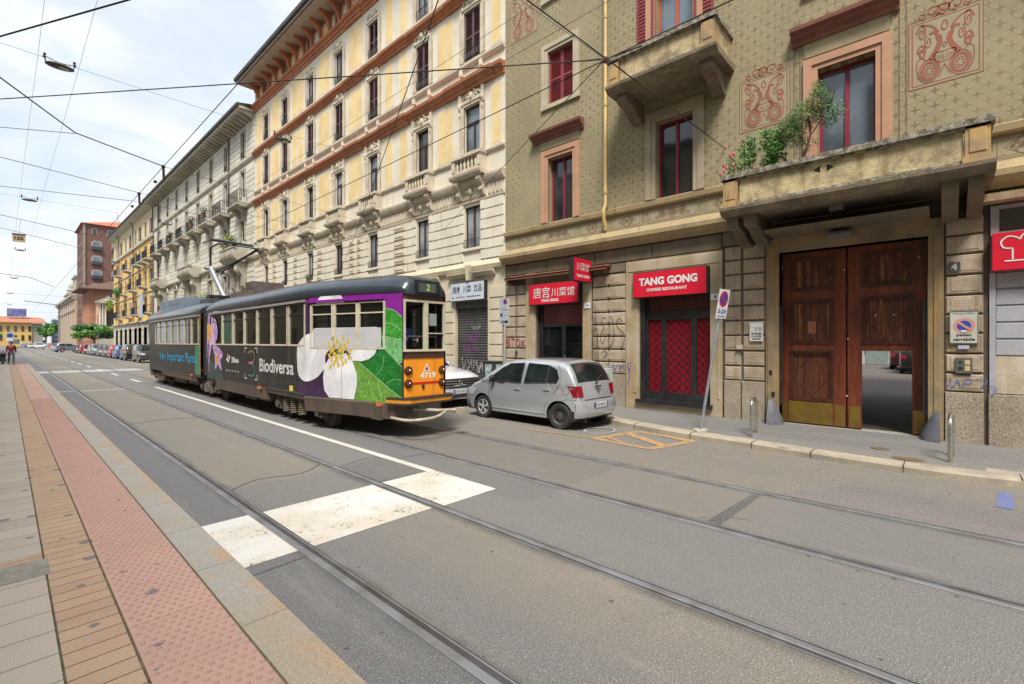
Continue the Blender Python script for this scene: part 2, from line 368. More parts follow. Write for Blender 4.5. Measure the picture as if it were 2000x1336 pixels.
# tar seams and asphalt repairs
M_TAR = mat('tar', (.045, .045, .048), .6, 0, (.09, .09, .09), 9)
tar = MB()
def seam(P, w_=.02): tar.strokes([[(p[0], p[1]) for p in smoothpath([(q[0], q[1], 0) for q in P], 5)]], (0, 0, .0035), (1, 0, 0), (0, 1, 0), w_)
seam([(1.90, 6.5), (2.3, 6.75), (2.8, 6.62), (3.2, 6.9)]); seam([(3.35, 6.55), (3.9, 6.7), (4.05, 6.5)], .015); seam([(1.3, 4.0), (1.75, 4.02)], .01)
seam([(4.2, 6.35), (4.7, 6.3)], .015); seam([(1.9, 24.2), (3.2, 24.3)], .03); seam([(1.9, 27.6), (3.2, 27.6)], .03); seam([(2.2, 26.2), (2.9, 26.4)], .12); seam([(1.9, 13.4), (2.5, 13.6), (3.2, 13.3)], .03)
tar.build('tar_seam', M_TAR, ROAD)
patch('asphalt_repair', [(4.88, 1.66), (4.90, 1.80), (6.18, 1.71), (6.18, 1.62)], asphalt('asphalt_repair_dark', (.085, .085, .09), (.11, .105, .10), (.06, .06, .06), False), .003)
patch('asphalt_repair', [(3.34, 5.45), (4.04, 5.47), (4.04, 6.62), (3.34, 6.5)], MATS.setdefault('ard', asphalt('asphalt_repair_grey', (.115, .115, .12), (.14, .135, .125), (.08, .08, .08), False)), .003)
patch('asphalt_repair', [(6.34, -3.5), (7.55, -3.5), (7.5, .9), (6.34, 1.5)], asphalt('asphalt_repair_pink', (.155, .145, .145), (.19, .165, .16), (.12, .115, .115), False), .003)
cr_ = MB()
for P in ([(6.5, 3.0), (6.8, 3.3), (6.7, 3.6), (7.1, 3.9)], [(6.45, 2.1), (7.0, 2.6), (7.2, 3.4), (7.3, 5.0)], [(6.45, 5.2), (6.9, 6.6), (7.1, 8.4)]):
    cr_.strokes([[(p[0]+random.uniform(-.01, .01), p[1]) for p in smoothpath([(q[0], q[1], 0) for q in P], 6)]], (0, 0, road_z(7.4)+.022), (1, 0, 0), (0, 1, 0), .008)
random.seed(21)
for k in range(26):
    x_, y_ = random.choice((random.uniform(6.5, 8.8), random.uniform(6.5, 8.8), random.uniform(6.5, 8.8), random.uniform(4.9, 6.1))), random.uniform(1.0, 18); a_ = random.uniform(0, 6.3); P = []
    for j in range(random.randint(4, 9)):
        P.append((x_, y_)); a_ += random.uniform(-.7, .7); x_ += .09*cos(a_); y_ += .11*sin(a_)
        if any(abs(x_-r_) < .12 for r_ in (1.8, 3.27, 4.8, 6.25)) or x_ > 9: break
    if len(P) > 3: q = MB(); q.add([(p_[0], p_[1], road_z(p_[0])+.0032) for p_ in P for _ in (0,)], []) ; q = MB(); zz = road_z(P[0][0]); w_ = random.uniform(.002, .005); [q.poly([(a[0]-w_, a[1], road_z(a[0])+.0035), (a[0]+w_, a[1]+w_, road_z(a[0])+.0035), (b_[0]+w_, b_[1]+w_, road_z(b_[0])+.0035), (b_[0]-w_, b_[1], road_z(b_[0])+.0035)]) for a, b_ in zip(P, P[1:])]; q.build('crack_pattern', M_TAR, ROAD)
# left platform: grey slabs, orange pavers, pink tactile strip, granite kerb
def paver(name, lx, ly, ox, cols, seamw, dark, grain=.14, single=False):
    m, t, b = newmat(name); v, x, y, z = obco(t)
    u = (x-ox)/lx; w_ = y/ly; r_ = wn(t, vec(t, u.fl(), w_.fl(), 1))
    c = mixc(t, r_, cols[0], cols[1]); c = mixc(t, noise(t, v, 2.2, 5, .6).sm(.35, .7)*.6, c, cols[2])
    g1 = noise(t, v, 150, 2, .8); c = mixc(t, 1, c, mixc(t, g1.sm(.3, .7), (1-grain*1.6,)*3, (1+grain*1.6,)*3), 'MULTIPLY')
    e = ((w_.fr()-.5).ab()).gt(.5-seamw/ly)
    if not single: e = e.mx(((u.fr()-.5).ab()).gt(.5-seamw/lx))
    c = mixc(t, e*.85, c, dark); c = gum(t, v, c, .8, (.10, .10, .115), 4.2, .22); c = mixc(t, noise(t, v, 1.1, 6, .7).sm(.55, .75)*.3, c, (.20, .17, .13))
    t.links.new(c, b.inputs['Base Color']); b.inputs['Roughness'].default_value = .85; bump(t, b, (g1*.2)-e, .5, .004); return m
M_SLAB = paver('grey_slab', .60, .30, -.1, ((.37, .325, .275), (.29, .26, .22), (.37, .32, .275)), .0042, (.07, .06, .045), single=True)
M_BRICK = paver('orange_paver', .9, .148, .2, ((.37, .255, .165), (.33, .215, .15), (.37, .28, .19)), .005, (.06, .04, .028), single=True)
M_PINK = paver('pink_tactile', .9, .60, .2, ((.38, .235, .195), (.42, .26, .215), (.32, .225, .19)), .0022, (.22, .13, .11), single=True)
m, t, b = newmat('kerb_granite'); v, x, y, z = obco(t)
c = mixc(t, noise(t, v, 1.3, 5, .6).sm(.35, .65), (.30, .29, .27), (.31, .26, .20)); c = mixc(t, (x-1.12).sm(-.05, .1)*noise(t, v, 3, 5, .6).sm(.4, .7)*.7, c, (.40, .25, .13))
g1 = noise(t, v, 120, 3, .85); c = mixc(t, 1, c, mixc(t, g1.sm(.3, .7), (.62,)*3, (1.3,)*3), 'MULTIPLY')
e = ((y/1.0-.12).fr()-.5).ab().gt(.496); c = mixc(t, e*.85, c, (.10, .06, .04)); t.links.new(c, b.inputs['Base Color']); b.inputs['Roughness'].default_value = .8; M_KERB = m
def slab(name, x0, x1, y0, y1, z0, z1, mt): q = MB(); q.box(x0, x1, y0, y1, z0, z1); return tag(q.build(name, mt), kind='structure')
slab('pavement', -12, .20, -30, 53, -.2, .12, M_SLAB); slab('pavement', .212, .488, -30, 53, -.2, .121, M_BRICK); PINK = slab('pavement', .502, .955, -30, 53, -.2, .120, M_PINK)
q = MB(); q.prof([(.968, -.2), (1.25, -.2), (1.25, .10), (1.235, .122), (.968, .122)], -30, 53); tag(q.build('kerb', M_KERB), kind='structure')
slab('pavement', .19, 1.0, -30, 53, -.2, .108, mat('joint_moss', (.075, .065, .035), .95, 0, (.13, .12, .06), 14, 1, .3, 60))
bp = MB()
for j in range(-10, 620):
    for i in range(8):
        x_, y_ = .530+i*.0545+(.026 if j % 2 else .0), j*.060
        if y_ > 20: continue
        k = len(bp.v); r0, r1, z0, z1 = .015, .010, .1205, .1265
        bp.v += [(x_+r0*cos(a*pi/3), y_+r0*sin(a*pi/3), z0) for a in range(6)]+[(x_+r1*cos(a*pi/3), y_+r1*sin(a*pi/3), z1) for a in range(6)]
        for a in range(6): bp.f.append((k+a, k+(a+1) % 6, k+6+(a+1) % 6, k+6+a)); bp.m.append(0)
        bp.f.append(tuple(k+6+a for a in range(6))); bp.m.append(0)
bp.build('tactile_pattern', mat('stud_pink', (.37, .225, .19), .85, 0, (.33, .20, .17), 6), PINK)
q = MB(); q.box(-.55, .225, 4.88, 5.24, .115, .1235); q.build('g', mat('cover_stone', (.27, .255, .22), .9, 0, (.20, .19, .17), 20, 1, .25, 90, .8, 60)); o = bpy.data.objects['g']; o.name = 'inspection_cover'
tag(o, 'rectangular stone inspection cover let into the grey slabs of the tram platform', 'cover')
q = MB(); q.box(-1.5, .2, 5.26, 5.38, .1, .1225); tag(q.build('pavement', M_BRICK), kind='structure')
# right pavement with wandering kerb
KX = [(9.30, -30), (9.25, -3), (9.12, -1.2), (8.93, -.3), (8.88, .6), (8.95, 1.6), (9.08, 2.7), (9.12, 3.3), (9.25, 4.3), (9.45, 5.2), (9.68, 6.2), (9.72, 8), (9.72, 30), (9.72, 98)]
kp = [(p[0], p[1]) for p in smoothpath([(a, b_, 0) for a, b_ in KX], 5)]
pv = MB(); kb = MB()
M_KERB2 = mat('pale_granite', (.38, .33, .25), .85, 0, (.27, .24, .19), 2.0, 1, .30, 110, .3, 70)
m2 = M_KERB2.node_tree; bb = m2.nodes['Principled BSDF']
for i in range(len(kp)-1):
    (x0, y0), (x1, y1) = kp[i], kp[i+1]; w_ = .34 if y0 < 12 else .25
    pv.poly([(x0+w_-.01, y0, .03), (11.4, y0, .10), (11.4, y1, .10), (x1+w_-.01, y1, .03)])
    kb.add([(x0, y0, -.3), (x0, y0, .015), (x0+.03, y0, .036), (x0+w_, y0, .04), (x1, y1, -.3), (x1, y1, .015), (x1+.03, y1, .036), (x1+w_, y1, .04)], [(0, 1, 5, 4), (1, 2, 6, 5), (2, 3, 7, 6)])
tag(pv.build('pavement', M_PAVE), kind='structure'); KERB = tag(kb.build('kerb', M_KERB2, smooth=True), kind='structure')
jn = MB()
for yj in (-2.2, -.75, .45, 1.55, 2.6, 3.75, 5.1, 6.3, 7.4, 8.5, 9.6):
    i = min(range(len(kp)), key=lambda k: abs(kp[k][1]-yj)); x0, y0 = kp[i]; dy = random.uniform(-.04, .04)
    jn.box(x0-.003, x0+.34, y0+dy-.007, y0+dy+.007, -.1, .0425)
jn.build('joint_pattern', M_TAR, KERB)
slab('pavement', 11.3, 11.75, .24, 2.7, -.1, .095, mat('threshold_stone', (.33, .31, .27), .8, 0, (.24, .23, .2), 4, 1, .15, 90))
for (x_, y_, sx, sy, lb, mt) in ((9.93, .80, .10, .13, 'small round manhole cover in the pavement in front of the gate', 0), (9.42, .42, .13, .2, 'oval rusty manhole cover in the pavement right of the gate, near the kerb', 1), (9.10, 1.95, .09, .26, 'worn dark oval cover let into the pale kerb stone', 0)):
    q = MB(); q.profz([(x_+sx*cos(a*pi/9), y_+sy*sin(a*pi/9)) for a in range(18)], .0, .03+(x_-9.4)*.035+.016); tag(q.build('manhole_cover', mat('iron_cover', (.12, .10, .09), .7, .3, (.2, .14, .08), 6) if not mt else mat('rusty_cover', (.24, .15, .07), .8, .2, (.12, .09, .06), 8)), lb, 'manhole cover')
# ---------------------------------------------------------------- facade helpers
FX = 11.3
def in_op(ops, y, z):
    return any(o[0] < y < o[1] and o[2] < z < o[3] for o in ops)
def wall(mb, x, y0, y1, z0, z1, ops=(), dep=.3):      # front skin facing -X with real openings and reveals
    ys = sorted({y0, y1, *[v for o in ops for v in o[:2] if y0 < v < y1]}); zs = sorted({z0, z1, *[v for o in ops for v in o[2:4] if z0 < v < z1]})
    for i in range(len(ys)-1):
        for j in range(len(zs)-1):
            if not in_op(ops, (ys[i]+ys[i+1])/2, (zs[j]+zs[j+1])/2): mb.poly([(x, ys[i], zs[j]), (x, ys[i+1], zs[j]), (x, ys[i+1], zs[j+1]), (x, ys[i], zs[j+1])])
    for o in ops:
        a, b_, c, d = o[:4]
        for P in (((a, c), (a, d)), ((b_, c), (b_, d)), ((a, c), (b_, c)), ((a, d), (b_, d))):
            mb.poly([(x, *P[0]), (x, *P[1]), (x+dep, *P[1]), (x+dep, *P[0])])
def shell(mb, x, y0, y1, z1, xb, z0=-.2):             # sides, back and top of a building volume
    mb.poly([(x, y0, z0), (xb, y0, z0), (xb, y0, z1), (x, y0, z1)]); mb.poly([(x, y1, z0), (xb, y1, z0), (xb, y1, z1), (x, y1, z1)])
    mb.poly([(xb, y0, z0), (xb, y1, z0), (xb, y1, z1), (xb, y0, z1)]); mb.poly([(x, y0, z1), (xb, y0, z1), (xb, y1, z1), (x, y1, z1)])
def pane_mat(name, col, rough=.04):
    m, t, b = newmat(name); MATS[name] = m; v, x, y, z = obco(t)
    c = mixc(t, noise(t, v, 1.3, 3, .5).sm(.4, .7), col, tuple(q*.45 for q in col)); t.links.new(c, b.inputs['Base Color'])
    b.inputs['Roughness'].default_value = rough; b.inputs['Specular IOR Level'].default_value = .9; bump(t, b, noise(t, v, .9, 2, .5), .05, .1); return m
P_DARK = pane_mat('pane_dark', (.035, .04, .042)); P_CURT = pane_mat('pane_curtain', (.30, .34, .36), .12); P_BLUE = pane_mat('pane_pale', (.16, .20, .24), .06)
CACHE = {}
def win(parent, y0, y1, z0, z1, x=FX+.2, frame=None, pane=None, fw=.055, leaves_=2, trans=None, shut=None, sur=None, surm=None, rail=None, nm='window', xf=FX, sill=None, open_sh=None):
    """a window as a part of its building: frame mesh with pane, shutter, surround, railing as sub-parts; same-size windows share meshes"""
    w_, h = round(y1-y0, 2), round(z1-z0, 2)
    key = (w_, h, frame.name, pane.name, leaves_, trans, shut.name if shut else 0, str(sur), surm.name if surm else 0, rail, round(x-xf, 2), sill, open_sh.name if open_sh else 0)
    org = ORG[parent.name]; loc = (x-org[0], y0-org[1], z0-org[2])
    if key in CACHE:
        return dup(CACHE[key], parent, loc)
    m = MB(); d = .06; f = fw
    m.box(0, d, 0, f, 0, h); m.box(0, d, w_-f, w_, 0, h); m.box(.001, d-.001, f, w_-f, 0, f); m.box(.001, d-.001, f, w_-f, h-f, h)
    zt = h-f
    if trans: m.box(-.012, d, f, w_-f, trans-.04, trans+.04); zt = trans
    for i in range(1, leaves_): m.box(-.01, d-.01, w_*i/leaves_-f*.7, w_*i/leaves_+f*.7, f, zt)
    o = m.build(nm, frame, parent, local=True, loc=loc); ORG[o.name] = Vector((0, 0, 0))
    p = MB(); p.poly([(.03, f, f), (.03, w_-f, f), (.03, w_-f, h-f), (.03, f, h-f)]); p.build('pane', pane, o)
    if shut:
        for k in range(2):
            s = MB(); a = w_*k/2; b_ = w_*(k+1)/2; xx = -.05
            s.box(xx, xx+.035, a, a+.06, 0, h); s.box(xx, xx+.035, b_-.06, b_-.002, 0, h)
            for zz in (0, h*.46, h-.07): s.box(xx+.001, xx+.034, a+.06, b_-.06, zz, zz+.07)
            s.box(xx+.034, xx+.044, a+.002, b_-.002, .01, h-.01); n = int(h/.065)
            for i in range(n):
                zz = .05+i*(h-.1)/n; s.add([(xx-.002, a+.05, zz), (xx-.002, b_-.05, zz), (xx+.032, b_-.05, zz+.045), (xx+.032, a+.05, zz+.045)], [(0, 1, 2, 3)])
            s.build('shutter', shut, o)
    if open_sh:
        for k in range(2):
            s = MB(); a = -.02-w_*.48 if k == 0 else w_+.02; b_ = a+w_*.48; xx = xf-x-.05
            s.box(xx, xx+.035, a, a+.05, 0, h); s.box(xx, xx+.035, b_-.05, b_, 0, h); s.box(xx+.001, xx+.034, a, b_, 0, .06); s.box(xx+.001, xx+.034, a, b_, h-.06, h)
            for i in range(int(h/.09)): zz = .06+i*.09; s.box(xx+.006, xx+.03, a+.05, b_-.05, zz, zz+.06)
            s.build('shutter', open_sh, o)
    X = xf-x
    if sur:                                            # sur: list of (inner offset, outer offset, proud)
        s = MB()
        for a, b_, pr in sur:
            s.box(X-pr, X+.02, -b_, -a, -.0, h+a); s.box(X-pr, X+.02, w_+a, w_+b_, -.0, h+a); s.box(X-pr-.001, X+.02, -b_, w_+b_, h+a, h+b_)
        if sill: s.box(X-sill, X+.02, -sur[-1][1]-.03, w_+sur[-1][1]+.03, -.12, -.001)
        s.build('surround', surm, o)
    elif sill:
        s = MB(); s.box(X-sill, X+.02, -.08, w_+.08, -.12, -.001); s.build('sill', surm, o)
    if rail:
        s = MB(); hh = rail; s.tube([(X-.06, .02, hh), (X-.06, w_-.02, hh)], .012); s.tube([(X-.06, .02, .04), (X-.06, w_-.02, .04)], .010)
        n = max(3, int(w_/.13))
        for i in range(n):
            c = w_*(i+.5)/n; r_ = w_/n*.45
            s.tube([(X-.06, c+r_*cos(a*pi/4), hh*.5+hh*.42*sin(a*pi/4)) for a in range(9)], .008, 4)
            s.tube([(X-.06, c, .04), (X-.06, c, hh)], .006, 4)
        s.build('railing', MATS['black_iron'], o)
    CACHE[key] = o; return o
mat('black_iron', (.03, .032, .035), .5, .3)
def rows(mb, x, pr, zs, spans, gap=.02, ch=.02, brk=None, rnd=None):  # ashlar: zs course heights, spans (y0,y1) lists, brk typical block length
    for j in range(len(zs)-1):
        for (a, b_) in spans:
            n = max(1, round((b_-a)/brk)) if brk else 1
            e = [a+(b_-a)*i/n for i in range(n+1)]
            if rnd and n > 1 and j % 2: e = [a]+[min(b_-.1, q+(b_-a)/n*.5) for q in e[:-1]]+[b_]
            for i in range(len(e)-1):
                if e[i+1]-e[i] > .06: mb.blk(x, pr, e[i]+gap/2, e[i+1]-gap/2, zs[j]+gap/2, zs[j+1]-gap/2, ch)
# ---------------------------------------------------------------- GREEN BUILDING
M_STONE = mat('weathered_stone', (.43, .355, .26), .85, 0, (.30, .235, .165), 1.8, 1, .24, 70, .5, 40, (.17, .125, .08))
M_STONE_D = mat('shaded_soot_stone', (.19, .15, .10), .9, 0, (.13, .105, .07), 1.6, 1, .16, 90, .3, 40, (.11, .09, .07))  # sooty stone, darkened further to stand in for shade under the balconies
M_MARB = mat('marble_surround', (.43, .36, .27), .7, 0, (.33, .25, .14), 1.3, 1, .14, 60, .1, 30, (.40, .24, .08))
m, t, b = newmat('granite_plinth'); v, x, y, z = obco(t)
c = mixc(t, noise(t, v, 1.2, 4).sm(.4, .6), (.36, .31, .24), (.30, .25, .19)); g1 = noise(t, v, 45, 4, .8)
c = mixc(t, g1.sm(.50, .60), c, (.13, .11, .09)); c = mixc(t, noise(t, v, 38, 2).sm(.60, .66), c, (.50, .42, .33)); t.links.new(c, b.inputs['Base Color']); b.inputs['Roughness'].default_value = .8; bump(t, b, g1, .4, .01); M_GRAN = m
M_OCHRE = mat('ochre_moulding', (.42, .31, .16), .85, 0, (.33, .26, .15), 1.2, 1, .1, 60, .15, 30, (.21, .16, .09))
M_PLAST = mat('weathered_plaster', (.54, .44, .25), .85, 0, (.24, .19, .11), 2.6, 1, .2, 50, .7, 12, (.17, .11, .055))
M_LICH = mat('lichen_stone', (.12, .105, .075), .95, 0, (.46, .41, .32), 9, .8, .4, 60, .9, 50)
M_SALM = mat('salmon_surround', (.50, .27, .165), .8, 0, (.42, .24, .15), 2, 1, .06, 60)
M_CREAM = mat('cream_surround', (.50, .43, .31), .8, 0, (.42, .36, .26), 2, 1, .06, 60)
M_RED = mat('crimson_frame', (.26, .018, .045), .45, 0, (.20, .015, .035), 3); M_SHUT = mat('red_shutter', (.27, .035, .04), .55, 0, (.20, .03, .035), 3)
M_MAR = mat('maroon_hood', (.25, .10, .07), .8, 0, (.19, .075, .055), 2); M_SG = mat('sgraffito_red', (.34, .10, .06), .85, 0, (.27, .10, .07), 5, 1, .1, 80)
M_SGD = mat('sgraffito_brown', (.17, .10, .065), .85, 0, (.24, .17, .11), 5, 1, .1, 80); M_PNL = mat('sgraffito_ground', (.36, .31, .20), .85, 0, (.31, .265, .17), 2, 1, .1, 80)
m, t, b = newmat('sgraffito_wall'); v, x, y, z = obco(t); A = .27
wob = noise(t, v, 3, 2, .5); u = (y/A)+(wob-.5)*.05; q_ = (z/A)+(wob-.5)*.05
def cell(u, q_): a = u.fr()-.5; c_ = q_.fr()-.5; return a, c_
a1, c1 = cell(u, q_); a2, c2 = cell(u+.5, q_+.5)
d1 = (a1*a1+c1*c1).sq(); d2 = (a2*a2+c2*c2).sq()
ln = (((d1-.47).ab()).lt(.018).mx(((d2-.47).ab()).lt(.018)))*(q_.fr().gt(.0)); ln2 = ((d1-.435).ab()).lt(.018).mx(((d2-.435).ab()).lt(.018))
def star(u, q_):
    a, c_ = cell(u, q_); return (a.ab().sq()+c_.ab().sq()).lt(.60)
st = star(u+.5, q_).mx(star(u, q_+.5)*.6)
st1 = star(u+.5, q_)
wear = noise(t, v, .55, 5, .6).sm(.30, .58); left = y.sm(9.2, 5.5)*.75+.25
big = noise(t, v, .7, 5, .6)
c = mixc(t, big.sm(.32, .68), (.335, .285, .168), (.25, .218, .13)); c = mixc(t, noise(t, v, 6, 5, .7).sm(.45, .75)*.5, c, (.40, .335, .19))
c = mixc(t, ln2*wear*left*.7, c, (.46, .40, .25)); c = mixc(t, ln*wear*left*.65, c, (.16, .13, .08)); c = mixc(t, st*wear*left*.9, c, (.20, .145, .07))
sk = noise(t, vec(t, x, y*3, z*.25), 1.2, 6, .7).sm(.55, .75); c = mixc(t, sk*.45, c, (.20, .175, .115))
g1 = noise(t, v, 70, 3, .7); c = mixc(t, 1, c, mixc(t, g1.sm(.3, .7), (.88,)*3, (1.12,)*3), 'MULTIPLY')
t.links.new(c, b.inputs['Base Color']); b.inputs['Roughness'].default_value = .9; bump(t, b, g1-ln*.5, .3, .01); M_SGW = m
G = thing('apartment_building', 'olive green apartment building with scroll patterned plaster, red window frames and a big wooden gate', 'building', (11.3, 5, 0))
GY0, GY1 = -14, 10.74
upw = [(8.02, 8.94, 5.5, 7.45), (8.0, 8.94, 9.08, 10.70), (4.48, 5.44, 5.5, 7.45), (4.48, 5.46, 9.0, 11.1), (.98, 1.92, 5.5, 7.42), (1.0, 1.95, 9.1, 10.8), (8.0, 8.94, 12.35, 14.2), (4.48, 5.46, 12.4, 14.3), (.98, 1.92, 12.4, 14.3),
       (-2.6, -1.65, 5.5, 7.45), (-2.6, -1.65, 9.1, 10.8), (-6.2, -5.25, 5.5, 7.45), (-6.2, -5.25, 9.1, 10.8)]
m = MB(); wall(m, FX, GY0, GY1, 4.39, 17.5, upw); m.poly([(FX, GY1, 4.39), (FX+9, GY1, 4.39), (FX+9, GY1, 17.5), (FX, GY1, 17.5)]); m.poly([(FX, GY0, 0), (FX+9, GY0, 0), (FX+9, GY0, 17.5), (FX, GY0, 17.5)])
m.poly([(FX+9, GY0, 0), (FX+9, .15, 0), (FX+9, .15, 17.5), (FX+9, GY0, 17.5)]); m.poly([(FX+9, 2.8, 0), (FX+9, GY1, 0), (FX+9, GY1, 17.5), (FX+9, 2.8, 17.5)]); m.poly([(FX+9, .15, 4), (FX+9, 2.8, 4), (FX+9, 2.8, 17.5), (FX+9, .15, 17.5)])
m.build('wall', M_SGW, G)
m = MB(); m.box(FX-.6, FX+9.2, GY0, GY1, 17.5, 17.75); m.build('roof', mat('roof_tile', (.30, .12, .07), .85, 0, (.22, .09, .06), 4), G)
gops = [(7.65, 9.40, .1, 3.9), (4.07, 5.87, .27, 3.6), (.23, 2.62, .09, 3.75), (-2.5, -.54, .97, 4.15)]
m = MB(); wall(m, FX, GY0, GY1, -.2, 4.39, gops, .35); m.poly([(FX, GY1, 0), (FX+9, GY1, 0), (FX+9, GY1, 4.39), (FX, GY1, 4.39)]); m.build('ground_floor_wall', mat('groove_shade_stone', (.11, .085, .06), .95, 0, (.07, .055, .04), 3), G)  # dark backing colour paints the shade inside the ashlar grooves
# ashlar
zc = [.97, 1.30, 1.64, 1.99, 2.32, 2.66, 3.01, 3.37, 3.70, 4.02]
m = MB(); rows(m, FX, .035, zc[:-1], [(9.83, 10.72)], .03, .022, None)
rows(m, FX, .035, zc[:-1], [(6.28, 7.34)], .03, .022, .55)
rows(m, FX, .035, zc, [(2.88, 3.36), (3.37, 3.76)], .03, .022, None)
for j in range(8): m.blk(FX-.03, .012, 2.93, 3.31, zc[j]+.07, zc[j+1]-.07, .012); m.blk(FX-.03, .012, 3.43, 3.71, zc[j]+.07, zc[j+1]-.07, .012); m.blk(FX-.03, .012, -.43, -.06, zc[j]+.06, zc[j+1]-.06, .012); m.blk(FX-.03, .012, 6.36, 7.26, zc[j]+.06, zc[j+1]-.06, .012)
rows(m, FX, .035, zc, [(-.49, 0.02)], .03, .022, None)
m.build('ashlar_cladding', M_STONE, G)
m = MB()
for a, b_ in ((9.83, 10.30), (10.30, 10.72), (6.28, 6.8), (6.8, 7.34), (2.88, 3.38), (3.38, 3.76), (-.49, 0.02), (-1.35, -.52), (-2.5, -1.35), (-14, -2.52)): m.blk(FX, .05, a+.008, b_-.008, .0, .965, .012)
m.build('plinth', M_GRAN, G)
m = MB(); rows(m, FX, .03, [3.99, 4.37], [(3.8, 10.72)], .02, .015, 1.6); rows(m, FX, .03, [3.72, 3.98], [(6.28, 7.34)], .02, .015, None)
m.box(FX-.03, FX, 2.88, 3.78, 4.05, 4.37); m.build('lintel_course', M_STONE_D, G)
# cornice, frieze, sill
def cornice(a, b_):
    m.prof([(FX, 4.39), (FX-.10, 4.39), (FX-.12, 4.44), (FX-.20, 4.47), (FX-.30, 4.56), (FX-.31, 4.66), (FX-.22, 4.70), (FX-.12, 4.84), (FX, 4.86)], a, b_)
m = MB(); cornice(3.3, GY1+.03); cornice(GY0, -.45); m.build('cornice', M_OCHRE, G)
m = MB(); m.prof([(FX, 5.30), (FX-.05, 5.30), (FX-.10, 5.33), (FX-.12, 5.44), (FX-.03, 5.46), (FX, 5.49)], 3.0, GY1); m.prof([(FX, 5.30), (FX-.05, 5.30), (FX-.10, 5.33), (FX-.12, 5.44), (FX-.03, 5.46), (FX, 5.49)], GY0, -.3); m.build('sill_course', M_OCHRE, G)
def ribbon(mb, P, w_, x): mb.strokes([P], (x, 0, 0), (0, 1, 0), (0, 0, 1), w_)
def frame2(mb, y0, y1, z0, z1, w_, x):
    for a, b_, c, d in ((y0, y1, z0, z0+w_), (y0, y1, z1-w_, z1), (y0, y0+w_, z0+w_, z1-w_), (y1-w_, y1, z0+w_, z1-w_)): mb.poly([(x, a, c), (x, b_, c), (x, b_, d), (x, a, d)])
def spiral(cy, cz, r, t0=0, turns=1.6, hand=1, n=26): return [(cy+hand*r*(1-.85*i/n)*cos(t0+2*pi*turns*i/n), cz+r*(1-.85*i/n)*sin(t0+2*pi*turns*i/n)) for i in range(n+1)]
xg = FX-.006
def rosette(mb, cy, cz, r, w_):
    ribbon(mb, [(cy+r*cos(i*pi/10), cz+r*sin(i*pi/10)) for i in range(21)], w_, xg-.002)
    for k in range(8):
        a = k*pi/4; ribbon(mb, [(cy+r*.45*cos(a)+r*.22*cos(a+i*pi/3), cz+r*.45*sin(a)+r*.22*sin(a+i*pi/3)) for i in range(7)], w_*.6, xg-.002)
for (a, b_, kind) in ((9.33, 10.61, 'd'), (7.89, 9.24, 's'), (6.9, 7.78, 'd'), (5.82, 6.70, 'd'), (4.35, 5.66, 's'), (3.42, 4.2, 'd'), (-1.3, -.57, 'd'), (-2.6, -1.4, 's')):
    p = MB(); p.box(xg+.002, FX-.001, a, b_, 4.88, 5.27); o = p.build('painted_panel', M_PNL, G)
    s = MB(); frame2(s, a+.01, b_-.01, 4.90, 5.26, .012, xg); frame2(s, a+.06, b_-.06, 4.94, 5.22, .010, xg)
    c = (a+b_)/2; zc_ = 5.08
    if kind == 'd':
        h = (b_-a)*.30; ribbon(s, [(c-h, zc_), (c, zc_+.15), (c+h, zc_), (c, zc_-.15), (c-h, zc_)], .014, xg-.001)
        for sx in (1, -1):
            for sz in (1, -1): ribbon(s, [(c+sx*(q[0]), zc_+sz*q[1]) for q in spiral(h*.32, .045, .04)], .010, xg-.001)
        rosette(s, c, zc_, .045, .010)
        for k in (-.55, .55): rosette(s, c+h*k, zc_, .028, .008)
    else:
        for sx in (1, -1):
            rosette(s, c+sx*.26, zc_+.02, .095, .02); ribbon(s, [(c+sx*(.13-.1*cos(i*.3)), zc_-.12+.14*sin(i*.3)) for i in range(9)], .022, xg-.001)
            ribbon(s, [(c+sx*q[0], q[1]) for q in spiral(.40, zc_-.07, .05)], .012, xg-.001)
        for k in range(-3, 4): ribbon(s, [(c+k*.03-.06, zc_-.06), (c+k*.03+.06, zc_+.12)], .008, xg-.003); ribbon(s, [(c+k*.03+.06, zc_-.06), (c+k*.03-.06, zc_+.12)], .008, xg-.004)
    s.build('scrollwork', M_SGD, o)
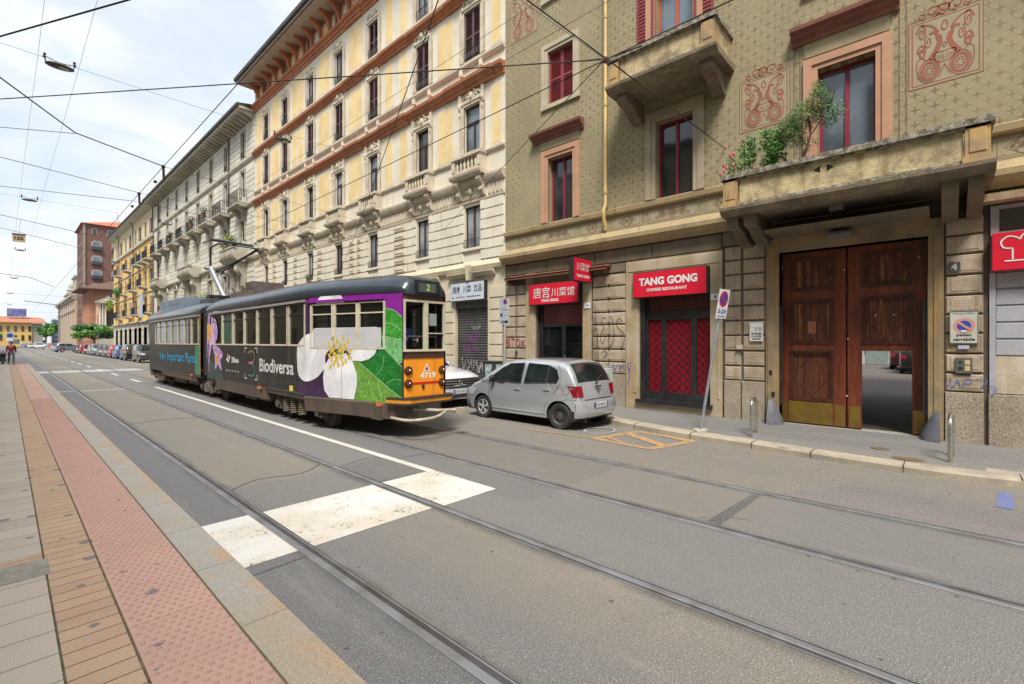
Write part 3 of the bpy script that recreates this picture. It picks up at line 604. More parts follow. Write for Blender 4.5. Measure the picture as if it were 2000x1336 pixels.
def bigpanel(a, b_, z0, z1):
    p = MB(); p.box(xg+.002, FX-.001, a, b_, z0, z1); o = p.build('painted_panel', M_PNL, G)
    s = MB(); frame2(s, a, b_, z0, z1, .014, xg); frame2(s, a+.045, b_-.045, z0+.045, z1-.045, .018, xg); c = (a+b_)/2; W = (b_-a)/2-.1; H_ = z1-z0
    def R(P, w_):
        for sx in (1, -1): ribbon(s, [(c+sx*q[0]*W, z0+.1+q[1]*(H_-.2)) for q in P], w_, xg-.001-.0008*(sx+1))
    C = lambda *P: [(q[0], q[1]) for q in smoothpath([(u_[0], u_[1], 0) for u_ in P], 5)]
    R([(.52+.26*cos(i*pi/10), .17+.15*sin(i*pi/10)) for i in range(21)], .045); R([(.52+.36*cos(i*pi/10), .17+.20*sin(i*pi/10)) for i in range(21)], .012)
    for k in range(8): R([(.52+.13*cos(k*pi/4)+.05*cos(i*pi/3), .17+.075*sin(k*pi/4)+.03*sin(i*pi/3)) for i in range(7)], .008)
    R(C((.50, .36), (.30, .48), (.16, .62), (.22, .74)), .075); R(C((.22, .74), (.36, .82), (.5, .80)), .04); R(C((.62, .36), (.80, .42), (.95, .36), (.92, .12), (.75, .0)), .014)
    R(spiral(.78, .52, .15, 0, 1.5), .03); R(spiral(.55, .68, .13, 2, 1.4, -1), .018); R(spiral(.78, .86, .15, 1, 1.5), .02); R(C((.2, .80), (.45, .94), (.8, .99), (.96, .88)), .03)
    R(C((.0, .44), (.2, .45), (.36, .42), (.3, .30), (.1, .27), (0, .27)), .014); R(C((0, .22), (.1, .12), (.2, .02)), .014); R(C((0, .8), (.1, .86), (.05, .95), (0, .97)), .02); R([(.06*cos(i*pi/4), .55+.04*sin(i*pi/4)) for i in range(9)], .012)
    for k in range(5): R([(.03+k*.07, .30), (.06+k*.06, .40)], .008)
    for k in range(5):
        yy = a+.1+(b_-a-.2)*(k+.5)/5; rr = .07+.05*(k in (1, 2, 3)); ribbon(s, spiral(yy, z1+rr*.8, rr, pi*1.5, 1.3, 1 if k < 3 else -1), .02+.012*(k == 2), xg)
    s.build('scrollwork', M_SG, o)
bigpanel(2.42, 3.43, 6.55, 7.7); bigpanel(-.48, .5, 6.45, 7.68); bigpanel(9.35, 10.55, 11.6, 13); bigpanel(-4.9, -3.0, 6.45, 7.68)
for a in (2.33, .62): s = MB(); s.box(xg, FX-.001, a, a+.02, 5.5, 8.6); s.box(xg, FX-.001, a-.1, a-.085, 5.5, 8.6); s.build('painted_band', M_SGD, G)
SURA = [(.0, .12, .05), (.12, .22, .03), (.22, .34, .06)]
for i, (a, b_, c, d) in enumerate(upw):
    if i == 0 or i == 4 or i in (9, 11): win(G, a, b_, c, d, frame=M_RED, pane=P_DARK if i != 4 else P_BLUE, sur=[(0, .10, .03), (.10, .25, .06)], surm=M_SALM)
    elif i in (1, 5, 6, 10, 12): win(G, a, b_, c, d, x=FX+.13, frame=M_RED, pane=P_DARK, shut=M_SHUT, sur=[(0, .10, .04), (.10, .22, .07)], surm=M_CREAM, sill=.07)
    elif i == 2: win(G, a, b_, c, d, frame=M_RED, pane=P_DARK, sur=[(0, .12, .03), (.12, .27, .06)], surm=mat('stone_surround', (.40, .33, .23), .8, 0, (.30, .25, .17), 1.5, 1, .1, 60))
    else: win(G, a, b_, c, d, frame=mat('orange_frame', (.50, .11, .05), .5), pane=P_BLUE, sur=[(0, .10, .04), (.10, .24, .06)], surm=M_SALM, open_sh=M_SHUT if i == 3 else None)
def hood(y0, y1, z0, z1):
    m = MB(); h = z1-z0; m.prof([(FX, z0), (FX-.06, z0), (FX-.08, z0+h*.3), (FX-.17, z0+h*.45), (FX-.18, z0+h*.65), (FX-.26, z0+h*.75), (FX-.27, z1), (FX, z1+.03)], y0, y1); m.build('window_hood', M_MAR, G)
hood(7.62, 9.52, 8.0, 8.26); hood(.62, 2.38, 8.02, 8.32); hood(4.2, 5.75, 11.5, 11.75); hood(-2.95, -1.3, 8.0, 8.28)
m = MB(); m.box(FX-.02, FX, .77, 2.16, 7.72, 8.02); m.box(FX-.02, FX, 7.78, 9.25, 7.76, 8.0); m.build('window_head_panel', mat('plain_plaster', (.37, .31, .19), .85, 0, (.31, .25, .15), 2), G)
m = MB(); m.tube([(11.17, 6.84, 17.5), (11.17, 6.84, 5.62), (11.08, 6.84, 5.45), (11.08, 6.84, 5.2), (11.17, 6.84, 5.0), (11.17, 6.84, 4.9)], .055, 10)
for zz in (5.9, 8.3, 10.7, 13.1, 15.5): m.lathe([(.066, 0), (.066, .06)], (11.17, 6.84, zz), 'z', 10)
m.build('downpipe', mat('yellow_pipe', (.55, .37, .13), .5, 0, (.42, .30, .13), 3), G, True)
# balconies
def balcony(y0, y1, xo, zs, zp, corbs, cz, mdir=None, diamond=True):
    B = MB(); B.prof([(FX, zs), (xo+.06, zs), (xo-.02, zs+.06), (xo-.07, zs+.09), (xo-.08, zs+.15), (FX, zs+.15)], y0-.08, y1+.08)
    o = B.build('balcony', mat('slab_stone', (.24, .195, .13), .9, 0, (.15, .12, .08), 2.2, 1, .25, 60, .5, 30, (.34, .28, .19)), G); sp = MB(); z0 = zs+.155; z1 = zp-.10; th = .12
    sp.box(xo+.03, xo+.03+th, y0+.28, y1-.28, z0, z1); sp.box(xo+.25, FX, y0, y0+th, z0, z1); sp.box(xo+.25, FX, y1-th, y1, z0, z1); sp.build('parapet', M_PLAST, o)
    pp = MB()
    for a in (y0-.02, y1-.26):
        pp.box(xo-.02, xo+.26, a, a+.28, z0, z1-.001); pp.box(xo-.05, xo+.28, a-.03, a+.31, z0, z0+.10); pp.blk(xo-.02, .015, a+.04, a+.24, z0+.15, z1-.05, .012)
    pp.box(FX-.16, FX, y0-.01, y0+th+.01, z0, z1-.002); pp.box(FX-.16, FX, y1-th-.01, y1+.01, z0, z1-.002); pp.build('parapet_pier', mat('stained_pier', (.47, .30, .12), .85, 0, (.30, .22, .13), 3, 1, .1, 60, .2, 30, (.10, .08, .06)), o)
    cp = MB(); cp.box(xo-.06, xo+.20, y0-.07, y1+.07, z1, zp); cp.box(xo+.20, FX, y0-.06, y0+.15, z1, zp-.002); cp.box(xo+.20, FX, y1-.15, y1+.06, z1, zp-.002)
    cp.box(xo-.02, xo+.18, y0-.03, y1+.03, z1-.035, z1-.001); cp.build('coping', M_LICH, o)
    base = MB(); base.box(xo-.01, xo+.2, y0+.30, y1-.30, z0, z0+.06); base.build('parapet_base', M_LICH, o)
    for (a, b_) in corbs:
        c = MB(); q = xo+.18; c.profx([], 0, 0) if False else None
        P = [(FX, zs-.002), (q, zs-.002), (q, zs-cz*.40), (q+.12, zs-cz*.48), (q+.35, zs-cz*.52), (q+.55, zs-cz*.75), (FX-.12, zs-cz), (FX, zs-cz)]
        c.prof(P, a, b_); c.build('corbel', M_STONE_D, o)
    return o
b1 = balcony(-.48, 3.33, 10.02, 4.42, 5.24, [(3.13, 3.34), (2.78, 3.02), (.02, .06+.17-.17+.0), ][:2]+[(-.16, .05), (-.45, -.26)], .48)
m = MB()
for sgn in (-1, 1): m.add([(10.045, 1.62+sgn*.05, 4.92), (10.045, 1.62+sgn*.16, 4.98), (10.045, 1.62+sgn*.05, 5.04)], [(0, 1, 2)])
m.build('parapet_hole', mat('hollow', (.01, .01, .01), .9), b1)
b2 = balcony(3.62, 6.15, 10.22, 8.03, 8.87, [(3.72, 3.98), (5.78, 6.05)], .5)
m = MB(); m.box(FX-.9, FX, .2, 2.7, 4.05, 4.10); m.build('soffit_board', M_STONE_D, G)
m = MB(); m.box(10.6, 11.0, 1.40, 1.62, 4.32, 4.42); m.prof([(10.98, 4.0), (10.86, 3.97), (10.84, 3.92), (11.28, 3.90), (11.28, 4.0)], 1.33, 1.70); m.build('entrance_lamp', mat('lamp_housing', (.20, .20, .19), .5), G)
# shopfront 1
M_BLK = mat('black_frame', (.016, .016, .018), .35, 0, (.03, .03, .03), 3); m = MB(); m.box(FX-.06, FX+.02, 9.41, 9.81, .1, 3.99); m.box(FX-.06, FX+.02, 7.36, 7.64, .1, 3.99); m.box(FX-.058, FX+.3, 7.64, 9.41, 3.64, 3.98)
m.blk(FX-.06, .02, 9.46, 9.62, .15, 3.9, .01); m.build('marble_pilaster', M_MARB, G)
m = MB(); X = FX+.12
for a, b_ in ((7.65, 7.72), (9.24, 9.40), (8.38, 8.5)): m.box(X, X+.08, a, b_, .1, 3.6 if b_ != 8.5 else 2.34)
m.box(X-.01, X+.09, 7.65, 9.40, 2.30, 2.38); m.box(X+.001, X+.079, 7.72, 9.24, .1, .32); o = m.build('shopfront', M_BLK, G)
m = MB(); m.poly([(X+.04, 7.7, .3), (X+.04, 9.3, .3), (X+.04, 9.3, 2.32), (X+.04, 7.7, 2.32)]); m.build('pane', pane_mat('pane_shop', (.012, .014, .016), .02), o)
def lattice_mat(name, red, dark, sc):
    m, t, b = newmat(name); v, x, y, z = obco(t); u, q_ = y/sc, z/sc
    a, c_ = cell(u, q_); a2, c2 = cell(u+.5, q_+.5); d = (a*a+c_*c_).sq(); d2 = (a2*a2+c2*c2).sq()
    dm = (a.ab()+c_.ab()); dm2 = (a2.ab()+c2.ab())
    k = (d-.46).ab().lt(.042).mx((d2-.46).ab().lt(.042)).mx((dm-.24).ab().lt(.04)).mx((dm2-.24).ab().lt(.04)).mx((a.ab()).gt(.47)*(d.gt(.3)))
    c = mixc(t, k, dark, red); t.links.new(c, b.inputs['Base Color']); b.inputs['Roughness'].default_value = .25; MATS[name] = m; return m
LAT = lattice_mat('red_lattice', (.38, .012, .032), (.022, .006, .008), .20); LATD = lattice_mat('dull_lattice', (.21, .05, .05), (.06, .022, .022), .15)
m = MB(); m.poly([(X+.03, 7.72, 2.38), (X+.03, 9.24, 2.38), (X+.03, 9.24, 3.6), (X+.03, 7.72, 3.6)]); m.build('fanlight_screen', LATD, o)
m = MB(); m.tube([(X-.05, 8.36, 1.05), (X-.05, 8.36, 1.45)], .015); m.build('door_handle', mat('bright_steel', (.6, .6, .6), .25, .9), o)
# shopfront 2
m = MB(); m.box(FX-.05, FX+.02, 5.88, 6.26, .1, 3.97); m.box(FX-.05, FX+.02, 3.79, 4.06, .1, 3.97); m.box(FX-.051, FX+.3, 4.06, 5.88, 3.62, 3.971); m.blk(FX-.05, .015, 3.86, 6.2, 3.68, 3.93, .012); m.blk(FX-.05, .015, 5.93, 6.05, .5, 3.5, .01); m.blk(FX-.05, .015, 3.84, 3.9, .5, 3.5, .01)
m.box(FX-.052, FX+.1, 4.06, 5.9, .10, .265); m.build('marble_surround', M_MARB, G)
m = MB(); X = FX+.10
m.box(X, X+.1, 5.70, 5.87, .27, 3.6); m.box(X, X+.1, 5.21, 5.34, .27, 2.6); m.box(X, X+.1, 4.43, 4.57, .27, 2.6); m.box(X, X+.1, 4.07, 4.085, .27, 3.6); m.box(X+.001, X+.099, 4.085, 5.70, 2.41, 2.62)
m.box(X+.001, X+.099, 4.085, 5.70, .27, .57); m.box(FX-.14, X, 4.0, 5.95, .27, .36); m.box(X-.04, X, 4.09, 5.75, .36, .44); m.box(FX+.001, X, 5.75, 5.868, .27, 3.6); o = m.build('shopfront', M_BLK, G)
m = MB()
for a, b_ in ((5.34, 5.70), (4.57, 5.21), (4.085, 4.43)): m.poly([(X+.05, a, .57), (X+.05, b_, .57), (X+.05, b_, 2.41), (X+.05, a, 2.41)])
m.build('lattice_panel', LAT, o); m = MB(); m.poly([(X+.05, 4.085, 2.6), (X+.05, 5.7, 2.6), (X+.05, 5.7, 3.6), (X+.05, 4.085, 3.6)]); m.build('fanlight_screen', LATD, o)
gp = MB(); gp.poly([(X+.035, 4.085, .57), (X+.035, 5.7, .57), (X+.035, 5.7, 3.6), (X+.035, 4.085, 3.6)]); gp.build('pane', glassmat('clear_glass', (.02, .02, .02), .02), o)
# gate
m = MB(); m.box(FX-.07, FX+.34, 2.62, 2.87, .09, 4.05); m.box(FX-.07, FX+.34, .02, .23, .09, 4.05); m.box(FX-.071, FX+.34, .23, 2.62, 3.75, 4.05)
m.blk(FX-.07, .02, 2.70, 2.84, .1, 3.9, .012); m.blk(FX-.07, .02, .05, .16, .1, 3.9, .012); m.build('gate_surround', mat('gate_stone', (.30, .22, .12), .85, 0, (.18, .14, .085), 1.6, 1, .12, 70, .2, 40, (.38, .22, .06)), G)
m, t, b = newmat('gate_wood'); MATS['gate_wood'] = m; v, x, y, z = obco(t)
gr = noise(t, vec(t, x, y*9, z*.7), 2.2, 6, .65, .8); pl = noise(t, vec(t, x, y*1.2, z*.5), 1.7, 4, .6)
c = mixc(t, gr.sm(.32, .68), (.105, .019, .009), (.20, .046, .018)); c = mixc(t, pl.sm(.48, .72)*.75, c, (.045, .020, .014)); c = mixc(t, noise(t, vec(t, x, y*4, z*.4), 1.5, 5, .7).sm(.60, .75)*.8, c, (.33, .13, .05))
t.links.new(c, b.inputs['Base Color']); b.inputs['Roughness'].default_value = .42; bump(t, b, gr, .25, .01); M_WOOD = m
m, t, b = newmat('worn_gate_wood'); MATS['worn_gate_wood'] = m; v, x, y, z = obco(t)
gr = noise(t, vec(t, x, y*11, z*.8), 2.2, 6, .65, .8); pk = wn(t, vec(t, (y*8.3).fl(), 0, (z*.9+.4).fl()))
c = mixc(t, gr.sm(.3, .7), (.075, .016, .008), (.16, .042, .018)); c = mixc(t, pk*.6, c, (.06, .022, .013)); c = mixc(t, noise(t, vec(t, x, y*7, z*.35), 1.7, 5, .7).sm(.48, .70)*(z*.25).sm(.1, .75)*.95, c, (.42, .17, .06)); c = mixc(t, ((y*8.3).fr()-.5).ab().gt(.475)*.7, c, (.03, .012, .008))
t.links.new(c, b.inputs['Base Color']); b.inputs['Roughness'].default_value = .5; bump(t, b, gr, .3, .01); M_WOOD2 = m
M_MOULD = mat('gate_moulding_wood', (.045, .014, .008), .4, 0, (.08, .025, .012), 6)  # darker tone stands in for relief shading the mouldings do not catch
XG = FX+.22; gate = MB(); gate.box(XG+.094, XG+.12, .245, 1.21-.74, .1, 3.74) if False else None; gate.box(XG+.093, XG+.119, 1.225, 2.69, .1, 3.74); gate.box(XG+.093, XG+.119, .25, 1.225, 1.67, 3.74); gate.box(XG+.093, XG+.119, .25, .455, .1, 1.67); gate.box(XG+.12, XG+.14, .24, .30, .1, 3.75); gate.box(XG+.1, XG+.14, 1.44, 1.47, .1, 3.75); gate = gate.build('gate', M_WOOD, G)
def leaf(y0, y1, wicket):
    m = MB(); Zs = [(2.90, 3.66), (1.78, 2.78), (.56, 1.66)]; pa, pb = (y0+.20, y1-.22) if not wicket else (.46, 1.22)
    m.box(XG, XG+.09, y0, pa, .11, 3.74); m.box(XG, XG+.09, pb, y1, .11, 3.74)
    m.box(XG+.001, XG+.089, pa, pb, 3.62, 3.74); m.box(XG+.001, XG+.089, pa, pb, 2.74, 2.92); m.box(XG+.001, XG+.089, pa, pb, 1.665, 1.80)
    if not wicket: m.box(XG+.001, XG+.089, pa, pb, .11, .60)
    o = m.build('gate_leaf', M_WOOD, gate)
    for k, (a, b_) in enumerate(((2.92, 3.62), (1.80, 2.74), (.60, 1.665))):
        if wicket and k == 2: continue
        p = MB(); n = 6; W_ = (pb-pa)
        for i in range(n): p.blk(XG+.085, .035, pa+W_*i/n+.0005, pa+W_*(i+1)/n-.0005, a, b_, .003)
        c_, zc2 = (pa+pb)/2, (a+b_)/2; h1, h2 = W_*.42, (b_-a)*.40
        q_m = p; p = MB()
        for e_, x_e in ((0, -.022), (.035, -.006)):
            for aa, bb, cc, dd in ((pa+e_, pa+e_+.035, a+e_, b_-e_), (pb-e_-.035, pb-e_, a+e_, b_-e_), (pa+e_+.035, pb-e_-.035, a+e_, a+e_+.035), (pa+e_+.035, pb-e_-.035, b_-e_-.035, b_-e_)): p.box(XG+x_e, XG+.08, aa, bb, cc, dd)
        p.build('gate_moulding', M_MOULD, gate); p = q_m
        D = [(XG+.044, c_-h1, zc2), (XG+.044, c_, zc2+h2), (XG+.044, c_+h1, zc2), (XG+.044, c_, zc2-h2)]
        for i in range(4): p.tube([D[i], D[(i+1) % 4]], .007, 4)
        p.build('gate_panel', M_WOOD2, gate)
    return o
l1 = leaf(1.475, 2.69, False); l2 = leaf(.25, 1.445, True)
M_BRASS = mat('kick_brass', (.33, .22, .045), .38, .75, (.24, .16, .05), 4)
m = MB(); m.box(XG-.012, XG-.001, 1.70, 2.49, .13, .58); m.box(XG-.010, XG-.001, 2.52, 2.66, .13, .56); m.box(XG-.010, XG-.001, 1.49, 1.66, .13, .56); m.box(XG-.010, XG-.001, 1.24, 1.42, .13, .56); m.box(XG-.010, XG-.001, .27, .44, .13, .56); m.build('kick_plate', M_BRASS, gate)
m = MB()
for (a, z_) in ((2.62, 3.45), (1.5, 3.3), (.36, 3.42), (1.0, 2.36), (.72, 2.36), (1.44, 1.9), (1.46, .75)): m.ball((XG-.008, a, z_), .018, n=6)
m.build('gate_knob', mat('pale_knob', (.55, .5, .45), .4), gate)
m = MB(); m.box(XG-.004, XG-.001, 1.98, 2.14, 2.02, 2.28) if False else None; m.box(XG+.044, XG+.0465, 2.0, 2.14, 2.02, 2.28); m.build('paler_patch', mat('bare_wood', (.36, .14, .07), .6, 0, (.26, .09, .05), 20), gate)
m = MB(); m.box(FX-.02, FX+.02, 2.56, 2.615, .5, 2.62) ; m.box(FX-.02, FX+.02, .235, .30, .5, 2.62); m.build('gate_guide', M_BLK, gate)
for (a, b_, nm_) in ((2.44, 2.84, 1), (.05, .42, -1)):
    m = MB(); c_ = (a+b_)/2; pr = [(.24, 0), (.22, .15), (.16, .38), (.09, .54), (.02, .60)]
    yo, sg = (2.80, -1) if nm_ > 0 else (.07, 1)
    for k_ in range(2): pass
    st = [(0, .24, .26), (.12, .225, .24), (.28, .165, .19), (.42, .11, .13), (.50, .07, .08), (.53, .03, .04)]; nn_ = 7
    for h, ry, rx in st: m.v += [(FX-.075-rx*sin(pi*k_/(nn_-1)/2+.0) if 0 else FX-.06-rx*cos(pi/2*k_/(nn_-1)), yo+sg*ry*1.15*sin(pi/2*k_/(nn_-1)), .085+h) for k_ in range(nn_)]+[(FX-.04, yo, .085+h)]
    for i_ in range(len(st)-1): [(m.f.append((i_*8+k_, i_*8+(k_+1) % 8, (i_+1)*8+(k_+1) % 8, (i_+1)*8+k_)), m.m.append(0)) for k_ in range(8)]
    m.f.append(tuple(40+k_ for k_ in range(8))); m.m.append(0)
    o = m.build('guard_stone', mat('painted_guard_stone', (.075, .08, .095), .6, 0, (.12, .12, .14), 4, 1, .1, 40), G, True)
# passage and courtyard behind the gate
m = MB(); m.poly([(XG+.2, .15, .08), (FX+9, .15, .08), (FX+9, 2.8, .08), (XG+.2, 2.8, .08)]); tag(m.build('path', mat('passage_paving', (.07, .06, .05), .8, 0, (.04, .035, .03), 3, 1, .3, 20)), kind='structure')
m = MB(); m.poly([(FX+9, -9, .078), (60, -9, .078), (60, 9, .078), (FX+9, 9, .078)]); tag(m.build('courtyard', mat('courtyard_setts', (.11, .085, .075), .85, 0, (.09, .075, .07), 4, 1, .4, 14)), kind='structure')
m = MB(); 
for yy in (.15, 2.8): m.poly([(FX+.33, yy, .05), (FX+9, yy, .05), (FX+9, yy, 4), (FX+.33, yy, 4)])
m.poly([(FX+.33, .15, 4), (FX+9, .15, 4), (FX+9, 2.8, 4), (FX+.33, 2.8, 4)]); m.build('passage_wall', mat('passage_plaster', (.30, .27, .22), .9, 0, (.2, .18, .15), 2), G)
CB = thing('courtyard_building', 'pale grey courtyard building seen far back through the open wicket door', 'building', (46, 2, 0)); m = MB(); m.box(46, 50, -9, 9, 0, 9); m.box(45.9, 46, -9, 9, 0, .8); m.build('wall', mat('courtyard_plaster', (.40, .40, .38), .9, 0, (.33, .33, .31), 1), CB)
m = MB(); m.box(45.85, 46, 3.2, 4.6, .1, 3.2); m.build('garage_door', mat('garage_grey', (.20, .24, .23), .7), CB)
# right hand shop with grey panel
m = MB()
for j in range(5): m.blk(FX+.02, .02, -2.48, -.62, 1.62+j*.28, 1.88+j*.28, .01)
m.box(FX+.03, FX+.06, -2.5, -.55, .97, 4.15); m.box(FX-.03, FX+.02, -.62, -.545, .97, 3.0); o = m.build('shutter_panel', mat('grey_shop_paint', (.38, .38, .41), .7, 0, (.31, .31, .34), 1.4, 1, .06, 40, .1, 20, (.24, .23, .24)), G)
m = MB(); m.box(FX-.02, FX+.02, -2.48, -.58, .98, 1.6); m.build('bare_render', mat('peeling_render', (.42, .34, .24), .9, 0, (.52, .47, .38), 3, 1, .15, 50, .5, 9, (.14, .12, .10)), G)
m = MB(); m.box(FX-.03, FX+.05, -.66, -.56, 3.62, 4.12); m.box(FX-.03, FX+.05, -2.5, -.66, 3.62, 3.68); m.box(FX-.03, FX+.05, -2.5, -.66, 4.06, 4.12); m.box(FX-.03, FX+.05, -1.45, -1.38, 3.68, 4.06); o = m.build('window', mat('grey_metal', (.36, .38, .40), .4), G)
m = MB(); m.poly([(FX+.01, -2.5, 3.66), (FX+.01, -.6, 3.66), (FX+.01, -.6, 4.08), (FX+.01, -2.5, 4.08)]); m.build('pane', P_DARK, o)
m = MB(); m.prof([(FX, 4.16), (FX-.30, 4.16), (FX-.32, 4.28), (FX, 4.34)], -3, -.45); m.build('shop_cornice', mat('rusty_stone', (.36, .24, .13), .85, 0, (.48, .38, .26), 5, 1, .15, 50, .4, 20), G)
m = MB(); m.prof([(FX-.02, 3.93), (FX-.30, 3.86), (FX-.30, 3.90), (FX-.02, 3.99)], 6.72, 10.52); m.box(FX-.25, FX, 10.4, 10.44, 3.74, 3.88); m.box(FX-.25, FX, 6.80, 6.84, 3.74, 3.88); m.box(FX-.30, FX-.27, 6.72, 10.52, 3.82, 3.90); m.build('awning_rail', mat('rusty_awning', (.20, .06, .035), .7, 0, (.12, .06, .04), 5), G)
# sprayed tags on the stone
def gtag(lines, o, mt, wd=.018, nm='graffiti'):
    s = MB(); s.strokes([smoothpath([(p[0], p[1], 0) for p in l], 4) for l in lines], o, NY, UP, wd); return s.build(nm, mt, G)
SPB = mat('black_spray', (.03, .03, .03), .8); SPR = mat('red_spray', (.38, .05, .06), .8); SPU = mat('blue_spray', (.08, .14, .42), .8)
xs_ = FX-.052
gtag([[(0, .0), (.06, .42), (.10, .8)], [(.05, .4), (.16, .46), (.19, .1), (.2, -.05)], [(.46, .74), (.36, .78), (.30, .62), (.40, .50), (.32, .4), (.28, .18), (.36, .05), (.42, .22)], [(.55, .80), (.56, .4), (.54, .05), (.62, 0), (.70, .2), (.66, .7), (.58, .82)], [(.95, .66), (.86, .74), (.78, .58), (.9, .42), (1.02, .3), (.98, .0), (.86, -.1)], [(.3, -.2), (.4, -.12), (.48, -.24), (.38, -.34)]], (xs_, 7.33, 1.74), SPB, .014)
gtag([[(0, 0), (0, .3), (.12, .28), (.02, .16), (.14, .1), (0, 0)], [(.2, .28), (.36, .26)], [(.28, .27), (.27, .02)], [(.5, .28), (.42, .15), (.5, .02), (.58, .15), (.5, .28)], [(.62, .02), (.78, .26)], [(.62, .24), (.8, .0)]], (xs_, 10.64, 1.68), SPR, .03)
gtag([[(0, 0), (.1, .14), (.06, .22), (.0, .18)], [(.14, .02), (.22, .2), (.26, .04), (.34, .22)], [(.4, .2), (.4, -.04)], [(.38, .18), (.5, .16), (.42, .08)]], (xs_, 6.86, 1.03), SPU, .02); gtag([[(0, 0), (.08, .26), (.02, .28), (-.02, .18), (.06, .05), (.0, -.3)]], (xs_, 6.2, 1.0), SPU, .025)
gtag([[(0, .02), (.05, .12), (.02, .16)], [(.0, .02), (.1, .04), (.13, .14), (.17, .03)], [(.2, .02), (.24, .16), (.33, .14)], [(.22, .08), (.32, .09)], [(.36, .16), (.5, .15), (.42, .02)]], (xs_-.002, -.02, 1.04), SPU, .014); gtag([[(0, .1), (.08, .06), (.06, -.02), (.02, -.08)]], (FX-.055, -.54, 1.0), SPU, .014)
# ---------------------------------------------------------------- YELLOW BUILDING
M_CRM = mat('cream_stucco', (.72, .67, .56), .85, 0, (.64, .58, .47), 1.0, 1, .07, 50, .1, 30, (.50, .44, .34))
M_CRM2 = mat('cream_ornament', (.62, .55, .43), .85, 0, (.48, .41, .31), 2.0, 1, .08, 60, .2, 40)
M_YEL = mat('yellow_stucco', (.76, .60, .32), .85, 0, (.68, .49, .24), 1.2, 1, .05, 50)
M_TER = mat('terracotta_band', (.50, .19, .085), .85, 0, (.38, .145, .07), 1.6, 1, .08, 50, .15, 30, (.24, .10, .06))
M_BRN = mat('brown_frame', (.07, .022, .018), .5, 0, (.05, .018, .015), 3); M_BSH = mat('brown_shutter', (.13, .065, .068), .6, 0, (.09, .045, .05), 3)
M_ROOF = mat('dark_roof', (.05, .05, .055), .7, 0, (.08, .075, .07), 2); M_SHOP = mat('beige_ground_floor', (.60, .53, .39), .85, 0, (.50, .44, .32), 1.3, 1, .07, 50, .1, 30)
Yb = thing('apartment_building', 'tall cream and yellow panelled apartment building with orange terracotta bands and brown shutters', 'building', (11.3, 22, 0))
Y0, Y1 = 10.76, 33.8
cols = [(11.95, 12.80), (14.88, 15.70), (18.58, 19.38), (21.80, 22.60), (25.02, 25.80), (28.42, 29.20), (31.38, 32.14)]
ops = []
for (a, b_) in cols: ops += [(a, b_, 5.19, 6.70), (a, b_, 8.48, 10.30), (a, b_, 11.95, 13.72), (a, b_, 14.70, 16.30)]
att = [(a+.12, b_-.12, 17.85, 18.42) for a, b_ in cols]; ops += att
m = MB(); wall(m, FX, Y0, Y1, 4.66, 18.6, ops, .22); shell(m, FX, Y0, Y1, 18.9, FX+12); m.build('wall', M_CRM, Yb)
m = MB(); gop = [(11.59, 13.30, .1, 3.3)]+[(a-.4, b_+.4, .1, 3.5) for a, b_ in cols[1:]]; wall(m, FX, Y0, Y1, -.2, 4.66, gop, .3); m.build('ground_floor_wall', M_SHOP, Yb)
m = MB(); z = .5; zs = [.12, .55]+[.55+.40*i for i in range(1, 9)]; sp = [(10.8, 11.5)]+[(13.38, cols[1][0]-.5)]+[(cols[i][1]+.5, cols[i+1][0]-.5) for i in range(1, 6)]+[(32.7, 33.75)]
rows(m, FX, .045, zs, sp, .035, .012); m.build('ashlar_cladding', M_SHOP, Yb)
m = MB(); m.prof([(FX, 4.35), (FX-.12, 4.38), (FX-.16, 4.50), (FX-.06, 4.66), (FX, 4.70)], 10.78, Y1); m.build('string_course', M_SHOP, Yb)
m = MB()
for a, b_ in [(11.2, 12.25), (12.55, 13.6)]+[(c_[0]-.7, c_[1]+.7) for c_ in cols[1:]]: m.prof([(FX, 4.13), (FX-.05, 4.14), (FX-.09, 4.2), (FX-.20, 4.27), (FX-.21, 4.33), (FX, 4.34)], a, b_)
m.profx([(12.28, 4.55), (12.52, 4.55), (12.46, 4.02), (12.34, 4.02)], FX-.24, FX); m.build('shop_hood', M_SHOP, Yb)
# first floor ashlar in courses
zz = [4.72+.345*i for i in range(7)]; sp = []; pv_ = Y0+.04
for (a, b_) in cols: sp.append((pv_, a-.24)); pv_ = b_+.24
sp.append((pv_, Y1-.04)); m = MB(); rows(m, FX, .045, zz, sp, .032, .010)
for (a, b_) in cols:
    for zz_ in range(6):
        for q in (a-.13, b_+.13): m.blk(FX, .07 if zz_ % 2 else .05, q-.10, q+.10, 4.74+zz_*.345, 5.06+zz_*.345, .012)
    m.box(FX-.08, FX, a-.06, b_+.06, 5.10, 5.19)
m.build('ashlar_cladding', M_CRM, Yb)
m = MB()
for a, b_ in ((16.45, 17.25), (19.98, 20.35), (20.6, 21.1), (23.9, 24.5), (27.0, 27.5), (30.1, 30.6)):
    for k in range(6): m.blk(FX-.045, .035, a, b_, 4.76+k*.345, 5.03+k*.345, .02); m.blk(FX-.08, .02, a+.1, b_-.1, 4.84+k*.345, 4.95+k*.345, .03)
m.build('rusticated_pilaster', M_CRM2, Yb)
m = MB(); m.prof([(FX, 6.80), (FX-.05, 6.80), (FX-.06, 6.86), (FX, 6.88)], Y0, Y1); m.prof([(FX, 7.33), (FX-.06, 7.34), (FX-.14, 7.42), (FX-.18, 7.52), (FX-.19, 7.60), (FX, 7.64)], Y0, Y1)
y = Y0+.15
while y < Y1-.1:
    if not any(a-.35 < y < b_+.35 for a, b_ in cols):
        m.profx([(y-.07, 6.92), (y, 6.98), (y+.07, 6.92), (y+.06, 7.24), (y, 7.30), (y-.06, 7.24)], FX-.035, FX)
    y += .19
m.build('frieze', M_CRM2, Yb)
